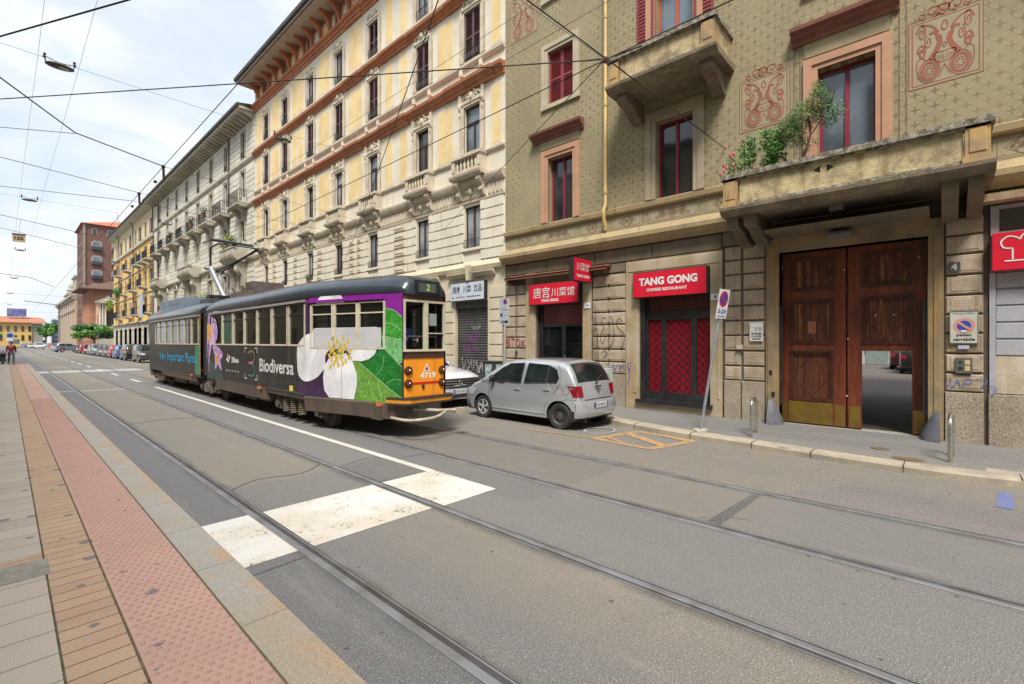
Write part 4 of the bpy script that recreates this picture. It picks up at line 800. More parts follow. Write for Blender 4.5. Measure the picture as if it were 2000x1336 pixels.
m = MB(); m.prof([(FX, 8.36), (FX-.05, 8.36), (FX-.09, 8.42), (FX-.09, 8.47), (FX, 8.49)], Y0, Y1); m.build('sill_course', M_CRM2, Yb)
def balcone(a, b_):                                     # balustraded balcony on scroll consoles
    m = MB(); y0, y1 = a-.33, b_+.33; xo = FX-.36
    m.prof([(FX, 7.62), (xo, 7.62), (xo-.06, 7.68), (xo-.08, 7.76), (FX, 7.77)], y0-.06, y1+.06); m.box(xo+.04, FX, y0, y1, 7.77, 7.92)
    o = m.build('balcony', M_CRM2, Yb); m = MB(); m.box(xo-.02, xo+.18, y0-.04, y1+.04, 8.33, 8.44); m.box(xo+.18, FX, y0-.03, y0+.17, 8.33, 8.439); m.box(xo+.18, FX, y1-.17, y1+.03, 8.33, 8.439)
    for q in (y0, y1-.17): m.box(xo+.02, FX, q, q+.17, 7.92, 8.33)
    m.build('coping', M_CRM2, o); m = MB(); n = 6; L_ = y1-y0-.36
    for i in range(n): m.lathe([(.045, 0), (.03, .04), (.055, .14), (.05, .2), (.025, .3), (.045, .41)], (xo+.08, y0+.18+L_*(i+.5)/n, 7.92), 'z', 7)
    m.box(xo+.16, xo+.18, y0+.17, y1-.17, 7.92, 8.33); m.build('baluster', M_CRM2, o, True)
    m = MB()
    for q in (y0+.06, y1-.26): m.prof([(FX, 7.6), (xo+.05, 7.6), (xo+.03, 7.46), (xo+.10, 7.36), (FX-.17, 7.28), (FX-.20, 7.12), (FX-.12, 6.98), (FX, 6.94)], q, q+.20); m.lathe([(.02, -.115), (.075, -.11), (.075, .11), (.02, .115)], (xo+.13, q+.10, 7.45), 'y', 8)
    m.ball(((FX-.10), (a+b_)/2, 7.18), .11, .8, .8, 1.2, 6)
    for s_ in (-1, 1): m.ball((FX-.05, (a+b_)/2+s_*.22, 7.22), .10, .6, 1.2, .8, 5)
    m.box(FX-.04, FX, y0+.1, y1-.1, 6.95, 7.5); m.build('console', M_CRM2, o); return o
for a, b_ in cols: balcone(a, b_)
def band(z0, z1, nm='terracotta_band'):
    m = MB(); h = z1-z0; edges = [Y0]
    P = [(FX, z0), (FX-.06, z0), (FX-.07, z0+h*.30), (FX-.13, z0+h*.36), (FX-.14, z0+h*.62), (FX-.24, z0+h*.72), (FX-.26, z1), (FX, z1+.03)]
    m.prof(P, Y0, Y1)
    for (c_, d_) in ((16.2, 18.2), (19.9, 21.4), (11.2, 13.7)): m.prof([(q[0]-.05, q[1]-.004) if q[0] < FX else (q[0], q[1]-.004) for q in P], c_, d_)
    m.build(nm, M_TER, Yb)
band(10.82, 11.19); band(14.08, 14.38); band(17.08, 17.52)
m = MB()
for z0 in (11.66, 14.50): m.prof([(FX, z0), (FX-.05, z0), (FX-.12, z0+.08), (FX-.13, z0+.15), (FX, z0+.18)], Y0, Y1)
for a, b_ in cols:
    for q in (a-.16, b_+.04):
        m.box(FX-.13, FX, q, q+.12, 11.46, 11.66)
m.build('sill_course', M_CRM, Yb)
# yellow panels between the windows
def ypan(a, b_, c_, d_):
    m = MB(); m.box(FX-.015, FX, a-.06, b_+.06, c_-.06, d_+.06); o = m.build('panel_frame', M_CRM, Yb); m = MB(); m.box(FX-.022, FX-.0155, a, b_, c_, d_); m.build('yellow_panel', M_YEL, o)
spans = [(10.95, 11.38), (13.44, 14.30), (16.37, 16.85), (17.45, 18.0), (19.98, 21.2), (23.2, 24.4), (26.35, 27.05), (27.2, 27.85), (29.75, 30.85), (32.65, 33.5)]
for k, (a, b_) in enumerate(spans):
    for (c_, d_) in ((8.60, 10.58), (12.0, 13.85), (14.85, 16.85)): ypan(a, b_, c_, d_)
def ornament(m, y0, y1, z, w_, rich=1):                 # carved window head, modelled as scroll lumps
    c = (y0+y1)/2; W = (y1-y0)/2+w_
    m.box(FX-.07, FX, c-W, c+W, z+.02, z+.10)
    for s_ in (-1, 1):
        m.tube([(FX-.06, c+s_*q[0], z+.14+q[1]) for q in ((W, 0), (W*.75, .16), (W*.4, .20), (W*.16, .34))], .035, 5); m.ball((FX-.05, c+s_*W*.93, z+.06), .085, .7, 1, 1, 5); m.ball((FX-.05, c+s_*W*.45, z+.25), .07, .6, 1.3, .9, 5)
        if rich > 1: m.box(FX-.10, FX, c+s_*(W+.05)-.06, c+s_*(W+.05)+.06, z-.15, z+.42); m.ball((FX-.1, c+s_*(W+.05), z+.0), .07, .8, .8, 1.6, 5); m.ball((FX-.09, c+s_*(W+.05), z-.3), .05, .8, .8, 1.8, 5)
    m.ball((FX-.07, c, z+.24), .11, .7, .9, 1.3, 6); m.box(FX-.05, FX, c-W*.6, c+W*.6, z+.1, z+.40 if rich > 1 else z+.3)
for (i, (a, b_)) in enumerate(cols):
    win(Yb, a, b_, 5.19, 6.70, x=FX+.10, frame=M_BRN, pane=(P_CURT, P_CURT, P_BLUE, P_DARK, P_CURT, P_DARK, P_BLUE)[i], rail=.30, leaves_=2)
    win(Yb, a, b_, 8.48, 10.30, x=FX+.10, frame=M_BRN, pane=(P_BLUE if i in (0, 2, 5) else P_CURT if i == 3 else P_DARK), trans=1.22, sur=[(0, .10, .05), (.10, .20, .08)], surm=M_CRM2)
    if i == 4: win(Yb, a, b_, 11.95, 13.72, x=FX+.08, frame=M_BRN, pane=P_DARK, shut=M_BSH, sur=[(0, .09, .04), (.09, .18, .07)], surm=M_CRM2, rail=.32)
    else: win(Yb, a, b_, 11.95, 13.72, x=FX+.08, frame=M_BRN, pane=P_DARK, shut=M_BSH, sur=[(0, .09, .04), (.09, .18, .07)], surm=M_CRM2, rail=.32)
    win(Yb, a, b_, 14.70, 16.30, x=FX+.08, frame=M_BRN, pane=P_BLUE if i in (1, 3, 4) else P_DARK, shut=M_BSH if i in (0, 2, 5, 6) else None, sur=[(0, .09, .04), (.09, .18, .07)], surm=M_CRM2, rail=.42)
    win(Yb, a+.12, b_-.12, 17.85, 18.42, x=FX+.14, frame=mat('pale_frame', (.45, .42, .36), .6), pane=P_BLUE, sur=[(0, .08, .05)], surm=M_TER)
    m = MB(); ornament(m, a, b_, 10.36, .12, 2); ornament(m, a, b_, 13.78, .08); ornament(m, a, b_, 16.38, .10, 1)
    m.build('window_crest', M_CRM2, Yb)
    for k in range(9):
        pass
m = MB()
for a, b_ in cols:
    for k in range(22):
        for (z0, h) in ((8.5, 1.8), (11.98, 1.7), (14.72, 1.56)):
            for q in (a-.235, b_+.205): m.box(FX-.05, FX, q, q+.035, z0+h*k/22, z0+h*(k+.55)/22)
m.build('dentil_strip', M_CRM2, Yb)
# attic, brackets and eave
m = MB(); y = Y0+.3
while y < Y1:
    m.prof([(FX, 18.58), (FX-.62, 18.58), (FX-.63, 18.44), (FX-.42, 18.34), (FX-.20, 18.12), (FX-.13, 17.80), (FX, 17.62)], y-.085, y+.085); y += 1.12 if int(y*10) % 2 else 1.0
m.build('eave_bracket', M_TER, Yb)
m = MB(); m.box(FX-.06, FX, Y0, Y1, 18.44, 18.58); m.build('attic_band', M_TER, Yb)
for k, (a, b_) in enumerate(spans): m = MB(); m.box(FX-.02, FX, a, b_, 17.75, 18.36); m.build('yellow_panel', M_YEL, Yb)
m = MB(); m.box(FX-1.15, FX, Y0-.1, Y1-.0, 18.585, 18.68); m.build('soffit', mat('eave_soffit', (.50, .42, .34), .85), Yb)
m = MB(); m.prof([(FX-1.28, 18.69), (FX-1.30, 18.86), (FX-1.15, 18.92), (FX+12, 21.6), (FX+12, 18.69)], Y0-.1, Y1); m.build('roof', M_ROOF, Yb)
# shop shutter and others
M_ROLL = mat('roller_shutter', (.10, .095, .095), .45, .6, (.14, .135, .13), 2)
m = MB(); m.box(FX+.12, FX+.15, 11.59, 13.30, .1, 3.3)
for k in range(34): m.prof([(FX+.12, .12+k*.092), (FX+.10, .145+k*.092), (FX+.10, .175+k*.092), (FX+.12, .205+k*.092)], 11.6, 13.29)
m.box(FX+.02, FX+.1, 11.56, 13.33, 3.05, 3.3); o = m.build('roller_shutter', M_ROLL, Yb)
def vtag(ls, o_, mt, wd=.02): s = MB(); s.strokes([smoothpath([(p[0], p[1], 0) for p in l], 4) for l in ls], o_, NY, UP, wd); s.build('graffiti', mt, o)
random.seed(3)
def scrib(w_, h, n):
    L_ = []
    for i in range(n):
        x0 = w_*i/n; L_.append([(x0+random.uniform(-.02, w_/n), random.uniform(0, h)) for _ in range(4)])
    return L_
vtag(scrib(.75, .35, 8), (FX+.095, 12.9, 1.80), mat('purple_spray', (.25, .09, .28), .7), .028); vtag(scrib(.9, .30, 8), (FX+.094, 12.95, 1.45), MATS['purple_spray'], .028)
vtag(scrib(.5, .3, 6), (FX+.093, 12.55, 2.25), mat('white_spray', (.42, .40, .38), .7), .014); vtag(scrib(1.5, .5, 12), (FX+.092, 13.2, .75), MATS['white_spray'], .03)
vtag([[(.0, .1), (.3, .6), (.15, .3)], [(.5, .2), (.3, .0), (.2, .3), (.45, .42), (.6, .2), (.45, 0)]], (FX+.091, 12.15, .7), MATS['white_spray'], .05)
for a, b_ in cols[1:]: m = MB(); m.box(FX+.2, FX+.25, a-.4, b_+.4, .1, 3.5); m.build('shopfront', P_DARK, Yb)
# ---------------------------------------------------------------- THIRD BUILDING (grey cream, iron balconies)
M_G = mat('grey_stucco', (.64, .61, .52), .88, 0, (.55, .52, .44), .8, 1, .08, 50, .1, 30, (.29, .27, .22)); M_G2 = mat('grey_ornament', (.46, .42, .34), .88, 0, (.31, .285, .22), 1.2, 1, .08, 50)
T = thing('apartment_building', 'grey cream rusticated apartment building with iron balconies and deep bracketed eave', 'building', (11.3, 49, 0)); Y0, Y1 = 33.82, 64.9
tc_ = [35.7+3.73*i for i in range(8)]; ops = []
for a in tc_: ops += [(a, a+.74, 14.7, 16.45), (a, a+.74, 12.0, 13.7), (a, a+.78, 8.9, 10.3), (a-.1, a+.95, 5.2, 6.8)]
m = MB(); wall(m, FX, Y0, Y1, -.2, 17.2, ops, .25); shell(m, FX, Y0, Y1, 17.4, FX+12); m.build('wall', M_G, T)
m = MB(); zs = [7.75+.36*i for i in range(26)]
for j in range(len(zs)-1):
    if any(abs(zs[j]+.18-q) < .2 for q in (11.1, 14.2)): continue
    e = [Y0+.03]
    for a in tc_:
        hit = any(o[0] == a and o[2]-.3 < zs[j]+.3 and zs[j] < o[3]+.15 for o in ops)
        if hit: m.blk(FX, .03, e[-1], a-.2, zs[j], zs[j]+.33, .012); e.append(a+.96)
    m.blk(FX, .03, e[-1], Y1-.03, zs[j], zs[j]+.33, .012)
for j in range(8): m.blk(FX, .04, Y0+.03, 35.2, 4.4+.37*j, 4.73+.37*j, .015); [m.blk(FX, .04, a+1.3, a+3.2, 4.4+.37*j, 4.73+.37*j, .015) for a in tc_[:-1]]
m.build('ashlar_cladding', M_G, T)
m = MB()
for (z0, pr) in ((7.35, .28), (11.0, .16), (14.12, .14)): m.prof([(FX, z0), (FX-pr*.4, z0), (FX-pr, z0+.16), (FX-pr, z0+.24), (FX, z0+.28)], Y0, Y1)
m.build('string_course', M_G2, T)
m = MB(); y = Y0+.2
while y < Y1: m.prof([(FX, 17.18), (FX-.85, 17.18), (FX-.86, 17.06), (FX-.35, 16.88), (FX, 16.75)], y-.10, y+.10); y += .62
m.build('modillion', M_G2, T)
m = MB(); m.box(FX-.95, FX, Y0, Y1, 17.185, 17.3); m.box(FX-.05, FX, Y0, Y1, 16.62, 16.75); m.build('eave', M_G, T); m = MB(); m.prof([(FX-1.1, 17.3), (FX-1.12, 17.45), (FX+12, 20), (FX+12, 17.3)], Y0, Y1); m.build('roof', M_ROOF, T)
M_DF = mat('dark_frame', (.05, .055, .06), .5)
for i, a in enumerate(tc_):
    win(T, a, a+.74, 14.7, 16.45, x=FX+.1, frame=M_DF, pane=P_DARK, sur=[(0, .1, .06)], surm=M_G2, rail=.4)
    win(T, a, a+.74, 12.0, 13.7, x=FX+.1, frame=M_DF, pane=P_BLUE if i % 3 == 0 else P_DARK, sur=[(0, .1, .06), (.1, .2, .09)], surm=M_G2)
    win(T, a, a+.78, 8.9, 10.3, x=FX+.1, frame=M_DF, pane=P_CURT if i % 3 == 1 else P_DARK, sur=[(0, .1, .06), (.1, .2, .1)], surm=M_G2)
    win(T, a-.1, a+.95, 5.2, 6.8, x=FX+.1, frame=M_DF, pane=P_DARK, sur=[(0, .16, .12)], surm=M_G2)
    m = MB(); xo = FX-.72; m.prof([(FX, 11.05), (xo+.2, 11.05), (xo, 11.17), (xo, 11.27), (FX, 11.27)], a-.75, a+1.50)
    for q in (a-.3, a+.9): m.prof([(FX, 11.05), (xo+.15, 11.04), (FX-.3, 10.7), (FX, 10.45)], q, q+.18)
    o = m.build('balcony', M_G2, T); m = MB(); y0, y1 = a-.70, a+1.45
    for P in ([(FX, y0), (xo+.05, y0), (xo+.05, y1), (FX, y1)],):
        for zz in (11.30, 12.15): m.tube([(q[0], q[1], zz) for q in P], .02, 4)
        for k in range(26): 
            t_ = k/25*(.67*2+2.15); q = (FX-t_, y0) if t_ < .67 else ((xo+.05, y0+t_-.67) if t_ < .67+2.15 else (FX-(.67*2+2.15-t_), y1))
            m.tube([(q[0], q[1], 11.28), (q[0], q[1]+.05, 11.7), (q[0], q[1], 12.15)], .014, 4)
    m.build('railing', MATS['black_iron'], o)
for (a, b_) in ((35.0, 38.0), (46.2, 50.2), (58.4, 61.8)):
    m = MB(); xo = FX-.95; m.prof([(FX, 7.35), (xo+.3, 7.3), (xo, 7.55), (xo-.05, 7.66), (FX, 7.66)], a, b_); o = m.build('stone_balcony', M_G2, T)
    m = MB(); m.box(xo, xo+.12, a+.05, b_-.05, 7.66, 8.2); m.box(xo+.12, FX, a+.05, a+.17, 7.66, 8.2); m.box(xo+.12, FX, b_-.17, b_-.05, 7.66, 8.2); m.box(xo-.05, xo+.17, a, b_, 8.2, 8.32)
    for k in range(5): m.blk(xo, .03, a+.15+(b_-a-.3)*k/5, a+.05+(b_-a-.3)*(k+1)/5, 7.75, 8.1, .03)
    m.build('parapet', M_G2, o); m = MB()
    for q in (a+.2, b_-.7): m.prof([(FX, 7.35), (xo+.2, 7.3), (xo+.3, 6.9), (FX-.35, 6.4), (FX-.3, 5.7), (FX, 5.3)], q, q+.5); m.ball((xo+.45, q+.25, 6.8), .3, 1, .8, 1, 6)
    m.build('console', M_G2, o)
m = MB()
for a in tc_: 
    P = [(a+.42+.62*cos(k*pi/10), 6.2+.62*sin(k*pi/10)) for k in range(11)]
    m.tube([(FX-.1, q[0], q[1]+.6) for q in P], .1, 6)
m.build('arch_moulding', M_G2, T)
for (a, z0) in ((38.95, 0), (62.6, 0)): m = MB(); m.tube([(FX-.1, a, 0), (FX-.1, a, 17.1)], .06, 6); m.build('downpipe', mat('brown_pipe', (.10, .06, .05), .5), T)
# ---------------------------------------------------------------- FOURTH BUILDING (yellow, far)
M_Y2 = mat('golden_stucco', (.72, .46, .12), .88, 0, (.58, .37, .13), .7, 1, .06, 40); M_Y3 = mat('pale_golden_stucco', (.60, .50, .27), .88, 0, (.55, .46, .28), .7); M_TR = mat('pale_trim', (.50, .46, .38), .85, 0, (.42, .38, .31), 1)
F = thing('apartment_building', 'golden yellow apartment building with small white balconies and pale stone ground floor', 'building', (11.3, 79, 0)); Y0, Y1 = 64.92, 94
fc = [66.0, 69.2, 72.6, 75.4, 79.2, 82.6, 86.4, 90.2]; ops = []
for a in fc: ops += [(a, a+1.1, 14.1, 16.0), (a, a+1.1, 11.4, 13.2), (a, a+1.1, 8.5, 10.2), (a, a+1.1, 5.3, 7.1), (a-.3, a+1.6, .1, 3.6)]
m = MB(); wall(m, FX, Y0, Y1, 4.4, 13.9, ops, .25); m.build('wall', M_Y2, F); m = MB(); wall(m, FX, Y0, Y1, 13.9, 17.5, ops, .25); shell(m, FX, Y0, Y1, 17.6, FX+12); m.build('upper_wall', M_Y3, F)
m = MB(); wall(m, FX, Y0, Y1, -.2, 4.4, ops, .3); m.build('ground_floor_wall', M_TR, F); m = MB(); rows(m, FX, .04, [.1, .9, 1.7, 2.5, 3.3, 4.1], [(a+1.7, b_-.4) for a, b_ in zip(fc, fc[1:])], .06, .02); m.build('ashlar_cladding', M_TR, F)
m = MB()
for z0, pr in ((4.2, .25), (7.6, .1), (10.6, .1), (13.7, .2), (14.0, .1)): m.prof([(FX, z0), (FX-pr, z0+.05), (FX-pr, z0+.2), (FX, z0+.22)], Y0, Y1)
m.build('string_course', M_TR, F); m = MB(); m.prof([(FX, 17.1), (FX-.3, 17.2), (FX-.8, 17.45), (FX, 17.5)], Y0, Y1); m.build('eave', M_TR, F)
m = MB(); m.prof([(FX-.9, 17.5), (FX-.92, 17.62), (FX+12, 20), (FX+12, 17.5)], Y0, Y1); m.build('roof', M_ROOF, F)
for i, a in enumerate(fc):
    for j, (c_, d_) in enumerate(((14.1, 16.0), (11.4, 13.2), (8.5, 10.2), (5.3, 7.1))):
        win(F, a+.2, a+.9, c_, d_, x=FX+.1, frame=M_DF, pane=P_DARK, sur=[(0, .07, .05)], surm=M_TR, nm='window', open_sh=M_BSH if (i+j) % 2 == 0 else None)
        if (j > 0 and (i+j) % 2 == 1) or (j == 1 and i < 2):
            m = MB(); m.prof([(FX, c_-.4), (FX-.75, c_-.22), (FX-.75, c_-.1), (FX, c_-.1)], a-.6, a+1.7); o = m.build('balcony', M_TR, F)
            m = MB(); P = [(FX, a-.55), (FX-.7, a-.55), (FX-.7, a+1.65), (FX, a+1.65)]
            for zz in (c_, c_+.75): m.tube([(q[0], q[1], zz) for q in P], .02, 4)
            for k in range(20): m.tube([(FX-.7, a-.55+2.2*k/19, c_-.1), (FX-.7, a-.55+2.2*k/19, c_+.75)], .016, 4)
            m.build('railing', MATS['black_iron'], o)
    m = MB(); m.box(FX+.25, FX+.3, a-.3, a+1.6, .1, 3.6); m.build('shopfront', P_DARK, F)
for a in (65.1, 77.2, 88.4): m = MB(); m.tube([(FX-.5, a, 17.4), (FX-.15, a, 16.9), (FX-.1, a, 14), (FX-.1, a, 4.4)], .06, 6); m.build('downpipe', MATS['brown_pipe'], F)
BB = thing('shop_blind', 'pale blue hanging banner at the near end of the golden yellow facade', 'banner', (10.9, 66.2, 5.0)); m = MB(); m.box(10.3, 10.36, 65.6, 67.3, 4.6, 7.1); m.tube([(10.33, 65.5, 7.15), (10.33, 67.4, 7.15)], .04); m.tube([(11.3, 66.4, 7.15), (10.33, 66.4, 7.15)], .03); m.build('blind_cloth', mat('pale_blue_cloth', (.42, .50, .62), .7), BB)
# ---------------------------------------------------------------- far buildings
M_BRK = mat('brown_brick', (.19, .095, .072), .9, 0, (.14, .075, .06), .5, 1, .12, 12); M_OBR = mat('orange_brick', (.38, .18, .11), .9, 0, (.28, .14, .09), .5, 1, .1, 12); M_TILE = mat('red_tile', (.42, .14, .08), .85, 0, (.40, .11, .06), 1)
TW = thing('brick_tower_block', 'tall brown brick tower block with arched grey windows and a red tiled roof', 'building', (16, 143, 0))
m = MB(); m.box(11.5, 24, 137, 151, 0, 27.6); m.build('wall', M_BRK, TW); m = MB(); m.add([(11, 136.5, 27.6), (24.5, 136.5, 27.6), (24.5, 151.5, 27.6), (11, 151.5, 27.6), (17.5, 141, 29.6), (19, 147, 29.6)], [(0, 1, 4), (1, 2, 5, 4), (2, 3, 5), (3, 0, 4, 5), (0, 3, 2, 1)]); m.build('roof', M_TILE, TW)
m = MB(); m.box(11.35, 11.75, 136.8, 137.1, 0, 27.5); m.build('corner_pilaster', mat('grey_corner', (.30, .25, .20), .9), TW)
M_GW = mat('grey_arch_surround', (.30, .28, .27), .85)
for j in range(7):
    z0 = 23.0-j*3.05 if j else 23.2
    for i in range(3):
        x0 = 13.6+i*3.4; m = MB(); r_ = .95
        P = [(x0-r_, z0-1.0), (x0+r_, z0-1.0)]+[(x0+r_*cos(k*pi/8), z0+.35+r_*.6*sin(k*pi/8)) for k in range(9)]
        m.add([(p[0]*1.0, 136.9, p[1]) for p in P]+[(p[0], 137.0, p[1]) for p in P], [tuple(range(len(P)))]+[(k, (k+1) % len(P), len(P)+(k+1) % len(P), len(P)+k) for k in range(len(P))])
        o = m.build('window', M_GW, TW); m = MB(); m.box(x0-.55, x0-.05, 136.85, 136.9, z0-.8, z0+.5); m.box(x0+.05, x0+.55, 136.85, 136.9, z0-.8, z0+.5); m.build('pane', P_BLUE, o)
        m = MB(); m.box(x0-.9, x0+.9, 136.5, 136.9, z0-1.15, z0-.95); m.box(x0-.9, x0+.9, 136.48, 136.52, z0-.95, z0-.45); m.build('balconet', M_DF, o)
for i in range(4): x0 = 13.2+i*2.6; m = MB(); m.profz([(x0-.45, 136.94), (x0+.45, 136.94), (x0+.45, 137), (x0-.45, 137)], 25.4, 26.8); o = m.build('window', M_GW, TW); m = MB(); m.box(x0-.3, x0+.3, 136.9, 136.94, 25.5, 26.6); m.build('pane', P_DARK, o)
for j in range(9):
    for i in range(4): m = MB(); m.box(11.46, 11.5, 138.6+i*3.2, 139.6+i*3.2, 2+j*2.8, 3.8+j*2.8); m.build('window', mat('matt_dark', (.05, .045, .045), .9), TW)
m = MB(); m.tube([(18, 144, 29), (18, 144, 32.5)], .05); [m.tube([(17.4, 144, 31.2+k*.4), (18.6, 144, 31.2+k*.4)], .03) for k in range(3)]; m.lathe([(.1, 0), (.6, .2), (.65, .25)], (18.1, 143.6, 29.9), 'y', 10); m.build('antenna', mat('grey_metal', (.3, .3, .3), .5), TW)
LB = thing('brick_hall', 'low orange brick hall with arcaded side wall in front of the brown tower', 'building', (16, 130, 0))
m = MB(); m.box(11.4, 24, 124, 136.4, 0, 12.6); m.build('wall', M_OBR, LB); m = MB(); m.add([(9.6, 122.5, 12.4), (25, 122.5, 12.4), (25, 136.6, 12.4), (9.6, 136.6, 12.4), (17, 129, 15.2)], [(0, 1, 4), (1, 2, 4), (2, 3, 4), (3, 0, 4), (0, 3, 2, 1)]); m.box(9.5, 25, 122.4, 136.7, 12.2, 12.42); m.build('roof', mat('brown_eave', (.13, .075, .055), .8), LB)
for i in range(7): m = MB(); y0 = 124.8+i*1.65; m.box(11.15, 11.4, y0, y0+.5, 2, 11.2); m.build('pier', mat('salmon_pier', (.50, .24, .15), .9), LB)
TP = thing('small_church', 'small salmon church front with grey columns, arched window and gabled roof behind the street tree', 'building', (13, 108, 0))
m = MB(); m.box(11.0, 18, 108, 112, 0, 8.9); m.build('wall', mat('salmon_wall', (.58, .33, .19), .9, 0, (.50, .29, .18), .6), TP)
m = MB(); m.add([(10.6, 107.3, 8.9), (18.6, 107.3, 8.9), (18.6, 112, 8.9), (10.6, 112, 8.9), (14.6, 107.3, 11.4), (14.6, 112, 11.4)], [(0, 1, 4), (1, 2, 5, 4), (2, 3, 5), (3, 0, 4, 5), (0, 3, 2, 1)]); m.box(10.5, 18.7, 107.2, 108, 8.6, 8.95); m.build('gable_roof', M_G2, TP)
m = MB(); m.add([(11.4, 107.25, 9.0), (17.8, 107.25, 9.0), (14.6, 107.25, 10.9)], [(0, 1, 2)]); m.build('pediment', M_G, TP)
for x0 in (11.15, 11.5, 11.85): m = MB(); m.lathe([(.17, 4.3), (.14, 4.5), (.12, 8.3), (.17, 8.6)], (x0, 107.7, 0), 'z', 10); m.build('column', M_G, TP, True)
m = MB(); P = [(12.05, 4.6), (13.05, 4.6)]+[(12.55+.5*cos(k*pi/8), 7.2+.5*sin(k*pi/8)) for k in range(9)]; m.add([(p[0], 107.95, p[1]) for p in P], [tuple(range(len(P)))]); m.build('window', P_DARK, TP); m = MB(); m.box(10.7, 18.4, 107.0, 108.0, 3.9, 4.3); m.box(10.9, 18.4, 107.2, 108.0, 0, 3.9); m.build('base_wall', M_TR, TP)
CH = thing('baroque_church', 'cream baroque church with tiered pinnacle beside the brown brick tower', 'building', (13, 175, 0))
M_CH = mat('church_stucco', (.58, .38, .24), .9, 0, (.54, .40, .28), .5); M_CT = mat('church_trim', (.38, .34, .28), .9)
m = MB(); m.box(11.2, 22, 153, 203, 0, 12.6); m.build('wall', M_CH, CH); m = MB(); m.box(10.4, 22, 152.9, 204, 12.6, 13.2); m.box(10.8, 22, 152.9, 203.5, 12.1, 12.6); m.box(10.9, 11.2, 153, 203, 9.4, 10.0)
m.box(11.4, 14, 172, 180, 13.2, 14.4); m.box(11.0, 14.4, 170, 182, 14.4, 14.8); m.box(11.6, 13.6, 174, 178, 14.8, 15.6)
for q in range(8): m.box(10.95, 11.2, 155+q*6.3, 156.2+q*6.3, 0, 12.1)
m.box(11.5, 20, 153, 161, 13.2, 17.4); m.box(11.2, 20, 152.8, 161.5, 17.4, 17.9); m.build('trim', M_CT, CH)
m = MB(); m.lathe([(1.3, 15.2), (1.0, 15.6), (1.2, 16.0), (.7, 16.4), (.75, 17.2), (.3, 17.8), (.05, 18.2)], (12.4, 176, 0), 'z', 12); m.build('pinnacle', M_CT, CH, True)
EB = thing('palazzo', 'yellow palazzo with red tiled roof closing the far end of the street', 'building', (4, 330, 0))
m = MB(); m.box(-40, 8.8, 330, 345, 0, 11.4); m.build('wall', mat('far_yellow', (.60, .38, .11), .9, 0, (.55, .38, .15), .3), EB); m = MB(); m.prof([(-41, 11.4), (13, 11.4)], 0, 0) if False else m.add([(-41, 328.5, 11.4), (14, 328.5, 11.4), (12, 337, 14.2), (-41, 337, 15)], [(0, 1, 2, 3)]); m.box(-41, 14, 328.5, 329, 11.1, 11.4); m.build('roof', mat('far_tile', (.40, .17, .10), .9), EB)
m = MB(); m.box(8.8, 12.5, 330.5, 345, 0, 11.0); m.build('side_wing', mat('far_grey', (.30, .27, .23), .9), EB)
for i in range(5):
    for j in range(2): m = MB(); x0 = -2+i*2.4; m.box(x0, x0+.9, 329.8, 330, 2.6+j*4.4, 5.2+j*4.4); m.build('window', P_DARK, EB)
BL = thing('rooftop_billboard', 'purple and blue billboard standing on the roof of the far yellow palazzo', 'billboard', (2.5, 334, 14)); m = MB(); m.box(.4, 7.0, 333.8, 334.2, 14.3, 18.2); m.build('poster', mat('purple_poster', (.09, .07, .20), .6, 0, (.16, .20, .42), .6), BL); m = MB(); [m.tube([(x0, 334, 13), (x0, 334, 14.4)], .1) for x0 in (1.5, 6)]; m.build('leg', M_DF, BL)
for (x0, x1, y_, h, lb, mt) in ((10.5, 17, 420, 16.5, 'pale grey modern block in the haze right of the yellow palazzo', M_G), (21.2, 26, 440, 17, 'slim blue glass tower far off beside the baroque church', mat('blue_glass', (.10, .15, .28), .3)), (12.8, 15.5, 360, 9, 'small white house behind the trees at the end of the street', mat('white_wall', (.6, .6, .58), .9))):
    o = thing('distant_block', lb, 'building', ((x0+x1)/2, y_, 0)); m = MB(); m.box(x0, x1, y_, y_+15, 0, h); m.build('wall', mt, o); m = MB()
    for q in range(int(h/3.2)): m.box(x0+.4, x1-.4, y_-.1, y_, 1.5+q*3.2, 2.8+q*3.2)
    m.build('window_band', P_DARK, o)
# opposite side of the street (outside the frame, seen in the window reflections)
OP = thing('apartment_building', 'plain ochre apartment building on the near side of the street behind the tram platform', 'building', (-8, 10, 0))
m = MB(); m.box(-20, -8, -45, 75, 0, 15); m.build('wall', mat('ochre_opposite', (.42, .36, .22), .9), OP); m = MB(); m.box(-20, -7.4, -45, 75, 15, 15.3); m.build('roof', M_ROOF, OP)
for i in range(20):
    for j in range(4): m = MB(); y_ = -30+i*4.4; z_ = .8+j*3.6; m.box(-8, -7.93, y_, y_+1.2, z_, z_+2.2); m.build('window', P_DARK, OP)
# ---------------------------------------------------------------- TRAM
TR = thing('tram', 'black tram painted with a giant white flower and green leaves, orange at the rear', 'tram', (5.525, 16, 0))
CX = 5.525
def hwf(y):
    if y < 10: return 1.175-.26*(10-max(y, 7.4))
    if y > 26: return 1.175-.26*(min(y, 28.6)-26)
    return 1.175
M_BLKW = mat('black_wrap', (.016, .015, .017), .38, 0, (.026, .024, .024), 2, 1, .1, 30, .05, 4, (.06, .052, .045), .35, .08)
M_PURD = mat('dark_purple_wrap', (.038, .018, .048), .38, 0, (.055, .025, .065), 2, spec=.35); M_PUR = mat('purple_wrap', (.24, .02, .30), .35, 0, (.20, .02, .25), 2, spec=.35)
M_GRN = mat('green_wrap', (.02, .22, .11), .35, 0, (.015, .15, .08), 2); M_SKT = mat('dirty_skirt', (.12, .085, .065), .65, .1, (.075, .06, .05), 2, 1, .15, 40, .1, 30, (.20, .15, .10))
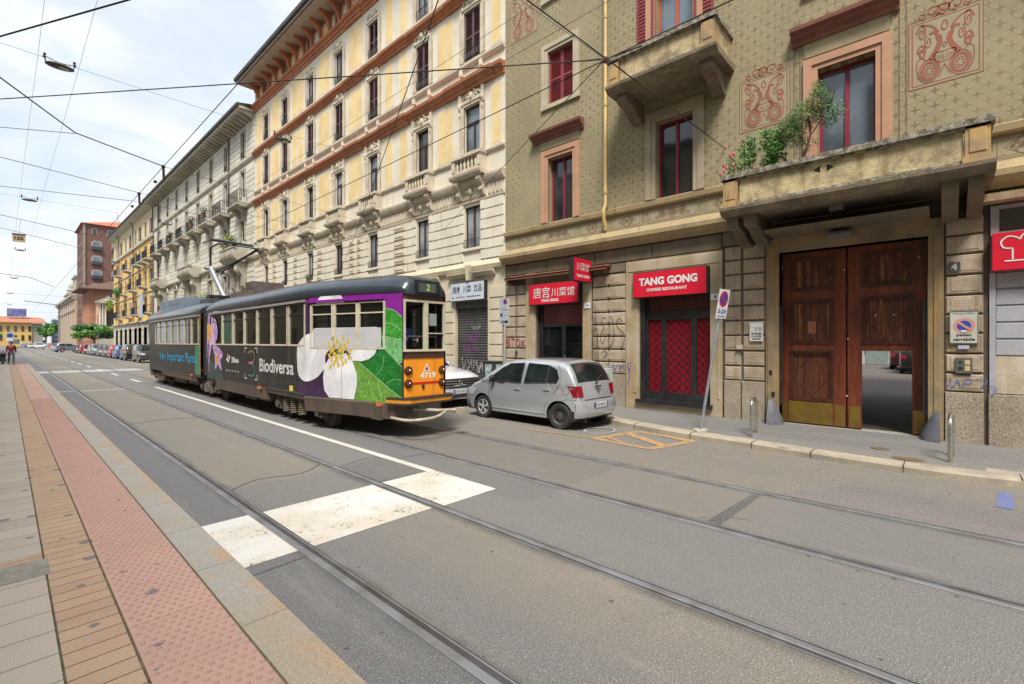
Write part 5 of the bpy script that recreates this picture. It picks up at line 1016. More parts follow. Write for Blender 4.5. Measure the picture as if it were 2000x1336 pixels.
M_TRF = mat('tram_roof', (.035, .048, .065), .30, 0, (.025, .03, .04), 1.5, 1, .05, 20, .04, 6, None, None, .4); M_CRF = mat('cream_frame', (.60, .55, .42), .5, 0, (.48, .43, .32), 4)
M_ALU = mat('alu_frame', (.42, .42, .40), .4, .6, (.3, .3, .3), 4); M_TG = glassmat('tram_glass', (.010, .011, .011), .78); M_RG = glassmat('rear_glass', (.015, .017, .018), .03)
M_ORG = mat('orange_panel', (.95, .33, .010), .4, 0, (.85, .29, .02), 2, .6, .04, 40, .04, 10, (.40, .15, .04), None, .2)
def SX(y, z, off=0, s=-1): return (CX+s*(hwf(y)+off), y, z)
def side(mb, s, y0, y1, z0, z1, ops=(), inset=0):
    ys = {y0, y1, *[v for o in ops for v in o[:2]]}; ys |= {v for v in (7.4, 8, 9, 10, 26, 27, 28) if y0 < v < y1}; ys = sorted(ys); zs = sorted({z0, z1, *[v for o in ops for v in o[2:4]]})
    for i in range(len(ys)-1):
        for j in range(len(zs)-1):
            if not in_op(ops, (ys[i]+ys[i+1])/2, (zs[j]+zs[j+1])/2): mb.poly([SX(ys[i], zs[j], -inset, s), SX(ys[i+1], zs[j], -inset, s), SX(ys[i+1], zs[j+1], -inset, s), SX(ys[i], zs[j+1], -inset, s)])
WR = [(8.0-.15, 8.50, 1.73, 2.62), (8.55, 9.16, 1.73, 2.62), (9.22, 9.84, 1.73, 2.62)]
WA = [(10.06, 10.88), (10.98, 11.82), (11.92, 12.80), (12.88, 13.74), (13.82, 14.66), (14.76, 15.60), (15.70, 16.68)]
WB = [(18.2, 19.02), (19.12, 19.96), (20.06, 20.9), (21.0, 21.9), (22.0, 22.9), (23.0, 23.95), (24.05, 24.75), (26.6, 27.6)]
opA = WR+[(a, b_, 1.78, 2.66) for a, b_ in WA]; opB = [(a, b_, 1.78, 2.66) for a, b_ in WB]
m = MB(); 
for s in (-1, 1): m.mi = 0; side(m, s, 10.42, 17.25, .68, 2.80, [o for o in opA if o[0] > 10.42]+[(10.42, 10.88, 1.78, 2.66)]); m.mi = 1; side(m, s, 7.4, 10.42, .68, 2.80, [o for o in opA if o[1] < 10.4]+[(10.06, 10.42, 1.78, 2.66)])
m.mi = 0; m.profz([(CX-1.12, 17.2), (CX-1.12, 10.0), (CX-.52, 7.7), (CX+.52, 7.7), (CX+1.12, 10.0), (CX+1.12, 17.2)], .64, .70); m.box(CX-1.1, CX+1.1, 17.2, 17.25, .7, 2.8)
bodyA = m.build('rear_body', [M_BLKW, M_PURD], TR)
m = MB()
for s in (-1, 1): side(m, s, 17.95, 28.6, .66, 2.80, opB)
m.profz([(CX-1.12, 17.98), (CX-1.12, 26.0), (CX-.6, 28.2), (CX+.6, 28.2), (CX+1.12, 26.0), (CX+1.12, 17.98)], .64, .70); m.box(CX-.5, CX+.5, 28.55, 28.6, .7, 1.6); m.box(CX-.5, CX+.5, 28.55, 28.6, 2.6, 2.8); m.box(CX-1.1, CX+1.1, 17.98, 18.0, .7, 2.8); bodyB = m.build('front_body', M_BLKW, TR)
m = MB(); m.poly([(CX-.49, 28.58, 1.6), (CX+.49, 28.58, 1.6), (CX+.49, 28.58, 2.6), (CX-.49, 28.58, 2.6)]); m.build('windscreen', M_TG, bodyB)
m = MB()
for k in range(9):
    h = 1.08-.05*(k % 2); y = 17.22+k*.09; P = [(CX-h, .75), (CX-h, 2.75), (CX-h+.3, 3.05), (CX, 3.14), (CX+h-.3, 3.05), (CX+h, 2.75), (CX+h, .75)]; n = len(m.v); m.v += [(p[0], y, p[1]) for p in P]
    if k:
        for i in range(6): m.f.append((n-7+i, n-6+i, n+i+1, n+i)); m.m.append(0)
m.build('bellows', mat('bellows_rubber', (.025, .024, .024), .8), TR)
# roof shells
def roofshell(st, par):
    m = MB(); ns = []
    for (y, zb, zt) in st:
        h = (hwf(y)+.015)*(.80 if y < 7.37 else .91 if y < 7.4 else .98 if y < 7.5 else 1); H_ = zt-zb; P = [(h, 0), (h+.02, .10), (h-.0, .35), (h-.07, .60), (h-.22*min(1, h), .82), (h*.5, .96), (h*.2, 1.0)]
        P = P+[(-q[0], q[1]) for q in P[::-1]]; m.v += [(CX-q[0], y, zb+q[1]*H_) for q in P]; ns.append(len(P))
    n = ns[0]
    for i in range(len(st)-1):
        for k in range(n-1): m.f.append((i*n+k, i*n+k+1, (i+1)*n+k+1, (i+1)*n+k)); m.m.append(0)
    m.f.append(tuple(range(n))); m.m.append(0); m.f.append(tuple((len(st)-1)*n+k for k in range(n))); m.m.append(0)
    return m.build('roof', M_TRF, par, True, ang=60)
rA = roofshell([(7.36, 2.74, 2.93), (7.38, 2.74, 3.0), (7.45, 2.76, 3.07), (7.62, 2.77, 3.13), (7.95, 2.78, 3.17), (8.6, 2.79, 3.20), (10, 2.79, 3.22), (13, 2.79, 3.23), (16.6, 2.79, 3.23), (17.0, 2.79, 3.20), (17.22, 2.79, 3.10)], bodyA)
rB = roofshell([(17.98, 2.79, 3.08), (18.2, 2.79, 3.2), (18.6, 2.79, 3.23), (26, 2.79, 3.23), (28.2, 2.78, 3.16), (28.5, 2.76, 3.05), (28.62, 2.74, 2.9)], bodyB)
# windows
def tram_win(a, b_, z0, z1, s, par, fr, gl=M_TG, zc_=None):
    m = MB(); t_ = .020
    def bar(y0, y1, c_, d_, o0=-.03, o1=.018):
        V = [SX(y, z, o, s) for y in (y0, y1) for z in (c_, d_) for o in (o0, o1)]; m.add(V, [(0, 1, 3, 2), (4, 6, 7, 5), (0, 4, 5, 1), (2, 3, 7, 6), (0, 2, 6, 4), (1, 5, 7, 3)])
    bar(a-.02, a+t_, z0-.03, z1); bar(b_-t_, b_+.02, z0-.03, z1); bar(a+t_, b_-t_, z0-.03, z0+.008)
    o = m.build('window', fr, par); m = MB(); bar(a+t_, b_-t_, z1-.015, z1+.01); bar(a+t_, b_-t_, z1-.22, z1-.195, -.02, .01); m.build('hopper_bar', M_BLKW if z0 > 1.75 else fr, o); m = MB(); m.poly([SX(a, z0, -.015, s), SX(b_, z0, -.015, s), SX(b_, z1, -.015, s), SX(a, z1, -.015, s)]); m.build('pane', gl, o)
for s in (-1, 1):
    for (a, b_) in WA: tram_win(a, b_, 1.78, 2.66, s, bodyA, M_CRF)
    for (a, b_, c_, d_) in WR: tram_win(a, b_, c_, d_, s, bodyA, M_CRF)
    for (a, b_) in WB: tram_win(a, b_, 1.78, 2.66, s, bodyB, M_CRF)
def clip(P, ya, keep_lt):
    o = []; n = len(P)
    for i in range(n):
        p, q = P[i], P[(i+1) % n]; ip = (p[0] <= ya) == keep_lt; iq = (q[0] <= ya) == keep_lt
        if ip: o.append(p)
        if ip != iq: t_ = (ya-p[0])/(q[0]-p[0]); o.append((ya, p[1]+(q[1]-p[1])*t_))
    return o
def decal(m, P, off):
    for lt in (True, False):
        q = clip(P, 10.0, lt)
        if len(q) > 2: m.add([SX(p[0], p[1], off) for p in q], [tuple(range(len(q)))])
def rnd_poly(P, k=5): 
    Q = smoothpath([(p[0], p[1], 0) for p in P+[P[0]]], k)[:-1]; return [(q[0], q[1]) for q in Q]
def wrap(nm, P, off, mt, sm=True): m = MB(); [decal(m, rnd_poly(p) if sm else p, off) for p in (P if isinstance(P[0], list) else [P])]; return m.build(nm, mt, bodyA)
def dstroke(m, L_, wd, off):
    for P in L_:
        P = [Vector((p[0], p[1])) for p in P]; a = []
        for i, p in enumerate(P):
            d = (P[min(i+1, len(P)-1)]-P[max(i-1, 0)]).normalized(); n = Vector((-d.y, d.x))*wd/2; a += [p+n, p-n]
        for i in range(len(P)-1): m.add([SX(a[2*i].x, a[2*i].y, off), SX(a[2*i+1].x, a[2*i+1].y, off), SX(a[2*i+3].x, a[2*i+3].y, off), SX(a[2*i+2].x, a[2*i+2].y, off)], [(0, 1, 2, 3)])
wrap('purple_panel', [(9.90, 2.80), (7.42, 2.80), (7.42, 2.28), (7.61, 2.42), (7.84, 2.50), (7.86, 2.64), (9.90, 2.68)], .004, M_PUR, False)
def leafmat(nm, a, b_, c_):
    m, t, b = newmat(nm); v, x, y, z = obco(t); c = mixc(t, noise(t, v, 5, 6, .7, 1.2).sm(.35, .65), a, b_); c = mixc(t, noise(t, v, 16, 5, .7, 2).sm(.56, .68), c, c_); vn = t.nodes.new('ShaderNodeTexVoronoi'); vn.feature = 'DISTANCE_TO_EDGE'; vn.inputs['Scale'].default_value = 11; t.links.new(v, vn.inputs['Vector']); c = mixc(t, E(t, vn.outputs['Distance']).sm(.16, .0)*.7, c, tuple(q*.35 for q in a)); c = mixc(t, E(t, vn.outputs['Distance']).sm(.03, .0)*.5, c, c_); t.links.new(c, b.inputs['Base Color']); b.inputs['Roughness'].default_value = .32; return m
L1 = leafmat('bright_leaf', (.02, .24, .02), (.06, .40, .04), (.22, .55, .16)); L2 = leafmat('pale_leaf', (.12, .42, .12), (.22, .52, .24), (.42, .68, .40)); L3 = leafmat('dark_leaf', (.012, .12, .02), (.02, .24, .035), (.05, .34, .07)); L4 = leafmat('lime_leaf', (.08, .26, .02), (.20, .42, .07), (.42, .60, .20))
wrap('leaf_picture', [(7.84, 2.50), (7.61, 2.44), (7.42, 2.30), (7.42, 1.5), (7.47, 1.42), (7.89, 1.76), (7.93, 1.96), (7.86, 2.18)], .006, L1, False)
wrap('leaf_picture', [(7.93, 1.96), (7.64, 1.90), (7.42, 1.88), (7.42, 1.46), (7.50, 1.42), (7.89, 1.76)], .008, L2, False)
wrap('leaf_picture', [(8.10, 1.58), (7.92, 1.76), (7.48, 1.42), (7.42, 1.36), (7.42, .80), (7.7, .94), (8.49, 1.43), (8.22, 1.50)], .007, L3, False)
wrap('leaf_picture', [(8.70, 1.46), (8.49, 1.45), (8.22, 1.27), (7.7, .94), (7.42, .80), (7.42, .685), (8.62, .685), (8.52, .99)], .009, L4, False)
m = MB(); dstroke(m, [smoothpath([(8.49, 1.44, 0), (8.2, 1.26, 0), (7.7, .94, 0), (7.44, .80, 0)], 4), smoothpath([(7.92, 1.77, 0), (7.6, 1.52, 0), (7.43, 1.38, 0)], 4), smoothpath([(7.86, 2.49, 0), (7.6, 2.43, 0), (7.43, 2.30, 0)], 4), smoothpath([(7.88, 2.2, 0), (7.65, 2.18, 0), (7.43, 2.05, 0)], 4), [(7.92, 1.96), (7.43, 1.88)]], .010, .0115)
dstroke(m, [smoothpath([(7.8, 1.05+.0, 0), (7.6, 1.14, 0), (7.44, 1.12, 0)], 4), smoothpath([(8.3, 1.2, 0), (8.2, 1.0, 0), (8.1, .75, 0)], 4), smoothpath([(8.0, 1.1, 0), (7.95, .9, 0), (7.9, .72, 0)], 4), smoothpath([(8.05, 1.2, 0), (7.9, 1.35, 0), (7.85, 1.6, 0)], 4), smoothpath([(7.7, 1.98, 0), (7.6, 2.1, 0), (7.5, 2.2, 0)], 4)], .006, .0115); m.build('leaf_vein', mat('vein', (.45, .65, .35), .4), bodyA)
m, t, b = newmat('petal_white'); v, x, y, z = obco(t); c = mixc(t, noise(t, vec(t, x, y*1.2, z*.7), 1.6, 5, .6, .6).sm(.35, .65), (.80, .80, .81), (.58, .58, .62)); t.links.new(c, b.inputs['Base Color']); b.inputs['Roughness'].default_value = .35; M_PET = m
wrap('petal_picture', [(9.84, 2.02), (9.71, 2.13), (8.03, 2.13), (7.97, 1.98), (8.0, 1.76), (8.08, 1.6), (8.22, 1.51), (8.42, 1.46), (8.66, 1.47), (8.80, 1.67), (9.27, 1.76)], .0135, M_PET, False)
wrap('petal_picture', [(9.84, 2.02), (9.6, 2.0), (9.30, 1.98), (9.24, 1.75), (9.41, 1.56), (9.41, 1.32), (9.48, 1.25), (9.69, 1.08), (10.0, 1.0), (10.3, 1.08), (10.42, 1.29), (10.43, 1.71), (10.23, 1.89), (10.0, 1.99)], .0125, M_PET)
wrap('petal_picture', [(9.43, 1.36), (9.27, 1.54), (8.83, 1.62), (8.66, 1.47), (8.54, 1.21), (8.53, .99), (8.62, .70), (9.30, .70), (9.44, .84), (9.48, 1.1)], .0145, M_PET, False)
wrap('petal_picture', [(9.69, 2.64), (9.60, 2.76), (9.51, 2.81), (9.0, 2.80), (8.92, 2.72), (8.88, 2.62)], .0125, M_PET, False)
m = MB(); dstroke(m, [smoothpath([(9.0, 1.66, 0), (9.0+dy*.5, 1.66+dz*.55, 0), (9.0+dy, 1.66+dz, 0)], 3) for dy, dz in ((.3, .05), (.28, -.18), (.2, -.3), (.36, -.08), (.05, -.32), (-.1, -.28), (-.2, -.22), (-.3, -.12), (.1, .3), (.2, .2), (-.15, .22), (-.02, .2), (-.35, .02), (.32, -.38))], .010, .0165); m.build('stamen_picture', mat('stamen_green', (.40, .48, .12), .4), bodyA)
m = MB(); random.seed(5)
for dy, dz in [(-.12, .42), (.24, .38), (-.22, .12), (.4, .22), (.3, .05), (.28, -.18), (.2, -.3), (.36, -.08), (.05, -.32), (-.1, -.28), (-.2, -.22), (-.3, -.12), (.1, .3), (.2, .2), (-.15, .22), (-.02, .2), (-.35, .02), (.32, -.38), (.1, -.1), (-.05, -.12), (.18, -.05), (-.1, .05), (.0, .08), (.22, .08), (-.28, .3), (.12, -.2)]:
    decal(m, [(9.0+dy*.8+.038*cos(a*pi/4)*(1+.3*sin(a*2+dy*9)), 1.62+dz*.75+.055*sin(a*pi/4)) for a in range(8)], .018)
m.build('anther_picture', mat('anther_yellow', (.72, .50, .06), .4, 0, (.55, .34, .05), 20), bodyA)
m = MB()
for (a, b_) in ((7.92, 8.48), (8.57, 9.14), (9.24, 9.78)): decal(m, [(a, 1.745), (b_, 1.745), (b_, 2.12), (a, 2.12)], .0155)
m.build('window_film_pattern', mat('grey_film', (.52, .52, .54), .35, 0, (.44, .45, .47), 2), bodyA)
# front car greens and flower pictures at the joint
m = MB(); m.mi = 0; decal(m, [(18.15, .75), (18.62, .75), (18.62, 1.72), (18.15, 1.72)], .005); decal(m, [(18.15, 1.72), (18.19, 1.72), (18.19, 2.78), (18.15, 2.78)], .005); m.build('green_panel', M_GRN, bodyB)
m = MB(); decal(m, [(17.96, .75), (18.14, .75), (18.14, 2.78), (17.96, 2.78)], .004); m.build('orange_edge', mat('orange_flower', (.42, .20, .06), .5, 0, (.12, .08, .05), 6), bodyB); m = MB(); decal(m, [(18.5, 2.68), (25.5, 2.70), (27.5, 2.74), (27.5, 2.79), (18.5, 2.79)], .004); m.build('green_panel', M_GRN, bodyB)
m = MB(); decal(m, [(15.5, .75), (17.1, .72), (17.1, 1.3), (16.2, 1.2)], .004); decal(m, [(12.9, 2.68), (16.9, 2.68), (16.9, 2.78), (12.9, 2.78)], .004); decal(m, [(14.70, 1.8), (15.66, 1.8), (15.66, 2.66), (14.70, 2.66)], -.010); m.build('green_panel', mat('deep_green_wrap', (.015, .09, .05), .35, 0, (.03, .04, .04), 3), bodyA)
VI = mat('violet_flower', (.30, .10, .40), .4, 0, (.62, .50, .70), 7); OF = mat('orange_petal', (.65, .25, .04), .4, 0, (.7, .4, .1), 5)
wrap('flower_picture', [[(17.05, 2.75), (16.8, 2.7), (16.82, 2.2), (17.1, 1.75), (17.2, 1.25), (17.22, 2.0)], [(16.67, 1.76), (16.2, 1.72), (15.85, 1.62), (15.6, 1.45), (15.8, 1.3), (15.75, 1.0), (16.1, 1.15), (16.35, 1.0), (16.4, 1.4)], [(16.6, 2.78), (15.8, 2.76), (16.05, 2.69), (16.5, 2.66)], [(16.9, 2.6), (16.72, 2.66), (16.72, 1.8), (16.9, 1.4), (17.0, .9), (17.05, 1.6)], [(16.66, 2.6), (16.3, 2.5), (16.1, 2.1), (16.35, 1.8), (16.66, 1.8)]], .008, VI)
wrap('flower_picture', [[(17.2, 2.4), (16.75, 2.35), (16.85, 1.95), (17.15, 1.9)], [(16.3, 1.4), (16.1, 1.5), (16.05, 1.25), (16.25, 1.15)]], .010, OF)
# panel joints, rivets and hatches on the wrapped side
m = MB()
for y_ in (10.42, 12.43, 14.25, 16.4, 8.95): dstroke(m, [[(y_, .70), (y_, 1.70)]], .008, .0155)
dstroke(m, [[(10.1, 1.02), (16.9, 1.02)], [(13.3, .72), (13.3, 1.0)]], .006, .003); m.build('panel_seam', mat('seam_black', (.006, .006, .007), .6), bodyA)
m = MB()
for y_ in (19.8, 21.9, 24.0, 26.2): dstroke(m, [[(y_, .70), (y_, 1.70)]], .008, .0035)
m.build('panel_seam', MATS['seam_black'], bodyB)
# lettering
def tl(nm, s, yl, yr, z0, z1, mt, par, bold=0, shear=0, off=.008): m = MB(); m.text(s, SX(yl, z0, off), NY, UP, h=z1-z0, w=yl-yr, bold=bold, shear=shear); return m.build(nm, mt, par)
M_LW = mat('white_letter', (.66, .66, .66), .5); M_LB = mat('blue_letter', (.03, .30, .52), .45)
tl('lettering', 'Biodiversa', 12.68, 10.62, 1.10, 1.43, M_LW, bodyA, .02); tl('lettering', 'Very Important Plants', 24.0, 18.42, 1.02, 1.46, M_LB, bodyB, .02)
tl('lettering', '3Bee', 14.85, 14.22, 1.26, 1.42, M_LW, bodyA, .03); tl('lettering', 'PLANTS  •  LIFE  •  CITY', 15.3, 14.2, 1.02, 1.06, M_LW, bodyA) if False else None
m = MB(); [m.poly([SX(y_, z_, .008), SX(y_-.13, z_, .008), SX(y_-.13, z_+.045, .008), SX(y_, z_+.045, .008)]) for y_, z_ in ((15.3, 1.0), (15.05, 1.0), (14.8, 1.0), (14.55, 1.0), (14.32, 1.0))]; m.build('small_print', mat('grey_letter', (.35, .35, .35), .5), bodyA)
for (y_, z_, c_) in ((15.16, 1.45, (.7, .12, .10)), (15.02, 1.40, (.66, .66, .66)), (15.10, 1.30, (.75, .5, .4)), (15.22, 1.34, (.66, .66, .66))):
    m = MB(); decal(m, [(y_+.07*cos(a*pi/5), z_+.06*sin(a*pi/5)) for a in range(10)], .008); m.build('logo_petal', mat('logo_%d%d' % (int(y_*100), int(z_*100)), c_, .5), bodyA)
m = MB(); dstroke(m, [smoothpath([(13.52, 1.56, 0), (13.2, 1.60, 0), (13.04, 1.52, 0), (13.05, 1.38, 0), (13.2, 1.30, 0)], 5)], .05, .008); m.build('numeral_picture', mat('olive_letter', (.20, .17, .06), .5), bodyA)
m = MB(); dstroke(m, [[(13.45, 1.29), (13.14, 1.30)]], .06, .009); m.build('numeral_picture', mat('pink_letter', (.5, .12, .3), .5), bodyA)
m = MB(); dstroke(m, [smoothpath([(13.2, 1.28, 0), (13.04, 1.2, 0), (13.02, 1.05, 0), (13.2, .96, 0), (13.5, .98, 0)], 5)], .05, .008); m.build('numeral_picture', mat('teal_letter', (.03, .2, .14), .5), bodyA)
m = MB()
for (y_, z_, sy, sz) in ((13.75, 1.68, -1, -1), (12.85, 1.68, 1, -1), (13.75, .88, -1, 1), (12.85, .88, 1, 1)): dstroke(m, [[(y_+sy*.16, z_), (y_, z_), (y_, z_+sz*.13)]], .03, .008)
m.build('corner_mark', M_LW, bodyA)
m = MB(); m.text('4719', (CX-1.165, 12.92, 2.93), NY, (.35, 0, .94), h=.12, w=.46, bold=.02); m.text('ATM', (CX-1.165, 11.40, 2.93), NY, (.35, 0, .94), h=.10, w=.42, bold=.03, shear=.3)
m.strokes([[(0, .02), (.5, .02)], [(.05, .16), (.56, .16)], [(.72, .09), (.98, .09)], [(.70, .02), (.78, .09), (.70, .16)]], (CX-1.165, 11.47, 2.90), NY, (.35, 0, .94), .018); m.build('lettering', M_LW, rA)
# gutters, hopper rails
for (a, b_, z_, mt, par) in ((7.86, 9.92, 2.66, M_PUR, bodyA), (10.02, 16.9, 2.69, mat('gutter_grey', (.30, .29, .28), .4), bodyA), (18.1, 25.8, 2.69, MATS['gutter_grey'], bodyB)):
    m = MB()
    ys = [a]+[v for v in (10,) if a < v < b_]+[b_]
    for i in range(len(ys)-1): V = [SX(y, z, o) for y in (ys[i], ys[i+1]) for z in (z_, z_+.05) for o in (.0, .05)]; m.add(V, [(0, 1, 3, 2), (4, 6, 7, 5), (0, 4, 5, 1), (2, 3, 7, 6), (0, 2, 6, 4), (1, 5, 7, 3)])
    m.build('rain_gutter', mt, par)
# rear face
YR = 7.40; m = MB(); X0, X1 = CX-.50, CX+.50
m.profz([(X0, YR+.05), (X0+.05, YR), (X1-.05, YR), (X1, YR+.05), (X1, YR+.09), (X0, YR+.09)], .80, 1.53); rear = m.build('rear_panel', M_ORG, TR)
m = MB(); m.profz([(X0-.01, YR+.05), (X0+.04, YR-.012), (X1-.04, YR-.012), (X1+.01, YR+.05), (X1, YR+.09), (X0, YR+.09)], 1.531, 1.655); m.profz([(X0, YR+.05), (X0+.05, YR-.005), (X1-.05, YR-.005), (X1, YR+.05), (X1, YR+.09), (X0, YR+.09)], 2.645, 2.76); m.build('rear_trim', mat('brown_trim', (.075, .035, .02), .4), TR)
m = MB()
for a, b_ in ((X0, X0+.05), (CX-.03, CX+.07), (X1-.05, X1)): m.box(a, b_, YR-.004, YR+.05, 1.656, 2.644)
m.box(X0+.05, X1-.05, YR-.003, YR+.05, 1.656, 1.70); m.box(X0+.05, X1-.05, YR-.003, YR+.05, 2.60, 2.644); m.box(X0-.02, X1+.02, YR-.03, YR-.003, 1.657, 1.68); m.box(CX+.07, X1-.05, YR+.0, YR+.04, 2.0, 2.02); o = m.build('rear_window', M_CRF, TR)
m = MB(); m.poly([(X0+.03, YR+.03, 1.68), (X1-.03, YR+.03, 1.68), (X1-.03, YR+.03, 2.62), (X0+.03, YR+.03, 2.62)]); m.build('pane', M_RG, o)
m = MB(); m.box(CX+.12, CX+.30, YR+.035, YR+.04, 2.16, 2.40); m.build('notice', mat('paper', (.6, .6, .56), .8), o)
m = MB(); m.box(CX-.27, CX+.30, YR-.06, YR+.1, 2.775, 3.02); db = m.build('destination_box', M_BLK, TR); m = MB(); m.box(CX-.20, CX+.20, YR-.066, YR-.061, 2.80, 2.985); o = m.build('display', mat('display_grey', (.10, .11, .10), .3), db)
m = MB(); m.text('2', (CX+.02, YR-.068, 2.83), (1, 0, 0), UP, h=.12, bold=.01, cx=True)
gm, gt, gb = newmat('led_green'); gb.inputs['Base Color'].default_value = (.3, .45, .05, 1); gb.inputs['Emission Color'].default_value = (.45, .8, .12, 1); gb.inputs['Emission Strength'].default_value = .25; m.build('lettering', gm, db)
m = MB(); m.box(CX-.24, CX-.21, YR-.075, YR-.06, 2.785, 3.0); m.box(CX+.21, CX+.25, YR-.075, YR-.06, 2.785, 3.0); m.box(CX-.21, CX+.21, YR-.075, YR-.06, 2.99, 3.01); m.build('display_rim', M_TRF, db)
M_LENS = mat('red_lens', (.16, .03, .02), .15, 0, (.10, .02, .02), 9, .5); M_RIM = mat('lamp_rim', (.10, .05, .03), .4, .5)
for (x_, z_) in ((X0+.10, 1.30), (X0+.10, 1.055), (X1-.10, 1.285), (X1-.10, 1.04)):
    m = MB(); m.lathe([(.085, 0), (.085, -.03), (.06, -.04), (.06, -.02)], (x_, YR, z_), 'y', 16); o = m.build('tail_lamp', M_RIM, rear, True); m = MB(); m.lathe([(.062, -.02), (.05, -.045), (.02, -.052)], (x_, YR, z_), 'y', 14); m.build('lens', M_LENS, o, True); m = MB(); m.ball((x_+.01, YR-.05, z_+.01), .018, n=5); m.build('bulb_glint', mat('pale_glint', (.7, .62, .58), .2), o)  # small pale ball on each lens is a modelled glint
m = MB(); m.text('4719', (CX+.06, YR-.006, 1.13), (1, 0, 0), UP, h=.125, w=.38, bold=.05, cx=True); m.build('lettering', mat('number_cream', (.85, .78, .62), .5), rear)
m = MB(); m.add([(CX-.06, YR-.005, 1.27), (CX+.12, YR-.005, 1.27), (CX+.03, YR-.005, 1.44)], [(0, 1, 2)]); m.build('triangle_mark', mat('white_tri', (.75, .7, .65), .5), rear); m = MB(); m.add([(CX-.015, YR-.008, 1.30), (CX+.075, YR-.008, 1.30), (CX+.03, YR-.008, 1.38)], [(0, 1, 2)]); m.build('triangle_mark', mat('crimson_tri', (.35, .03, .10), .5), rear)
m = MB(); m.box(X0+.20, X1-.17, YR-.009, YR-.001, 1.035, 1.075); m.build('red_stripe', mat('stripe_red', (.62, .02, .01), .4), rear); m = MB(); m.lathe([(.03, 0), (.035, -.02), (.015, -.03)], (CX-.06, YR, .99), 'y', 8); m.box(CX-.07, CX-.05, YR-.02, YR, .93, .97); m.build('socket', M_BLK, rear)
m = MB(); PB = [(X0-.20, YR+.28), (X0-.06, YR-.06), (X0+.06, YR-.16), (X1+.02, YR-.16), (X1+.16, YR-.05), (X1+.2, YR+.1), (X1, YR+.12), (X0, YR+.12)]
m.profz(PB, .765, .805); m.profz([(q[0], q[1]+.004) for q in PB], .665, .70); bmp_ = m.build('rear_step', mat('step_black', (.05, .035, .025), .5), TR); m = MB(); m.profz([(q[0]*.998+.011, q[1]+.012) for q in PB], .70, .765); m.build('step_stripe', mat('stripe_orange', (.62, .25, .02), .5), bmp_)
# skirts
def skirt(y0, y1, z0, par, mt=M_SKT, off=.03, z1=.69):
    m = MB(); ys = sorted({y0, y1, *[v for v in (8, 9, 10, 26, 27, 28) if y0 < v < y1]})
    for s in (-1, 1):
        for i in range(len(ys)-1):
            a, b_ = ys[i], ys[i+1]; m.add([SX(a, z0, off-.03, s), SX(b_, z0, off-.03, s), SX(b_, z1-.03, off, s), SX(a, z1-.03, off, s), SX(b_, z1, off-.02, s), SX(a, z1, off-.02, s)], [(0, 1, 2, 3), (3, 2, 4, 5)])
        m.add([SX(y0, z0, off-.03, s), SX(y0, z1, off, s), SX(y0, z1, -.3, s), SX(y0, z0, -.3, s)], [(0, 1, 2, 3)])
    return m.build('skirt', mt, par)
skirt(7.62, 10.05, .38, bodyA); skirt(12.3, 16.35, .42, bodyA, M_SKT, .003, .74); skirt(18.6, 23.7, .50, bodyB, M_SKT, .003, .74); skirt(25.6, 28.3, .50, bodyB, M_SKT, .003, .74); skirt(10.1, 12.25, .60, bodyA, M_SKT, .003, .76)
m = MB()
for (y_, z_) in ((7.95, .645), (12.6, .70), (18.9, .72)): V = SX(y_, z_, .03); m.box(V[0]-.03, V[0]+.02, y_-.07, y_+.07, z_-.03, z_+.03)
m.build('side_reflector', mat('orange_lens', (.65, .16, .04), .3), bodyA)
m = MB(); V = SX(10.75, .80, .01); m.box(V[0]-.003, V[0]+.01, 10.68, 10.84, .74, .86); m.build('yellow_label', mat('yellow_label', (.75, .6, .12), .5), bodyA)
# coupler and pipe
m = MB(); m.tube(smoothpath([(CX-.62, 7.62, .42), (CX-.5, 7.2, .40), (CX-.1, 7.0, .43), (CX+.2, 7.05, .5)], 6), .028, 8); m.tube([(CX-.2, 7.5, .55), (CX+.1, 7.15, .53), (CX+.62, 7.0, .50)], .03, 8); m.box(CX+.45, CX+.62, 6.95, 7.08, .44, .55); m.build('coupler', mat('cream_pipe', (.48, .42, .32), .6, 0, (.30, .25, .18), 9), TR); m = MB(); m.box(CX-.1, CX+.42, 7.5, 7.9, .36, .66); m.build('coupler_box', mat('grey_box', (.22, .21, .18), .7), TR)
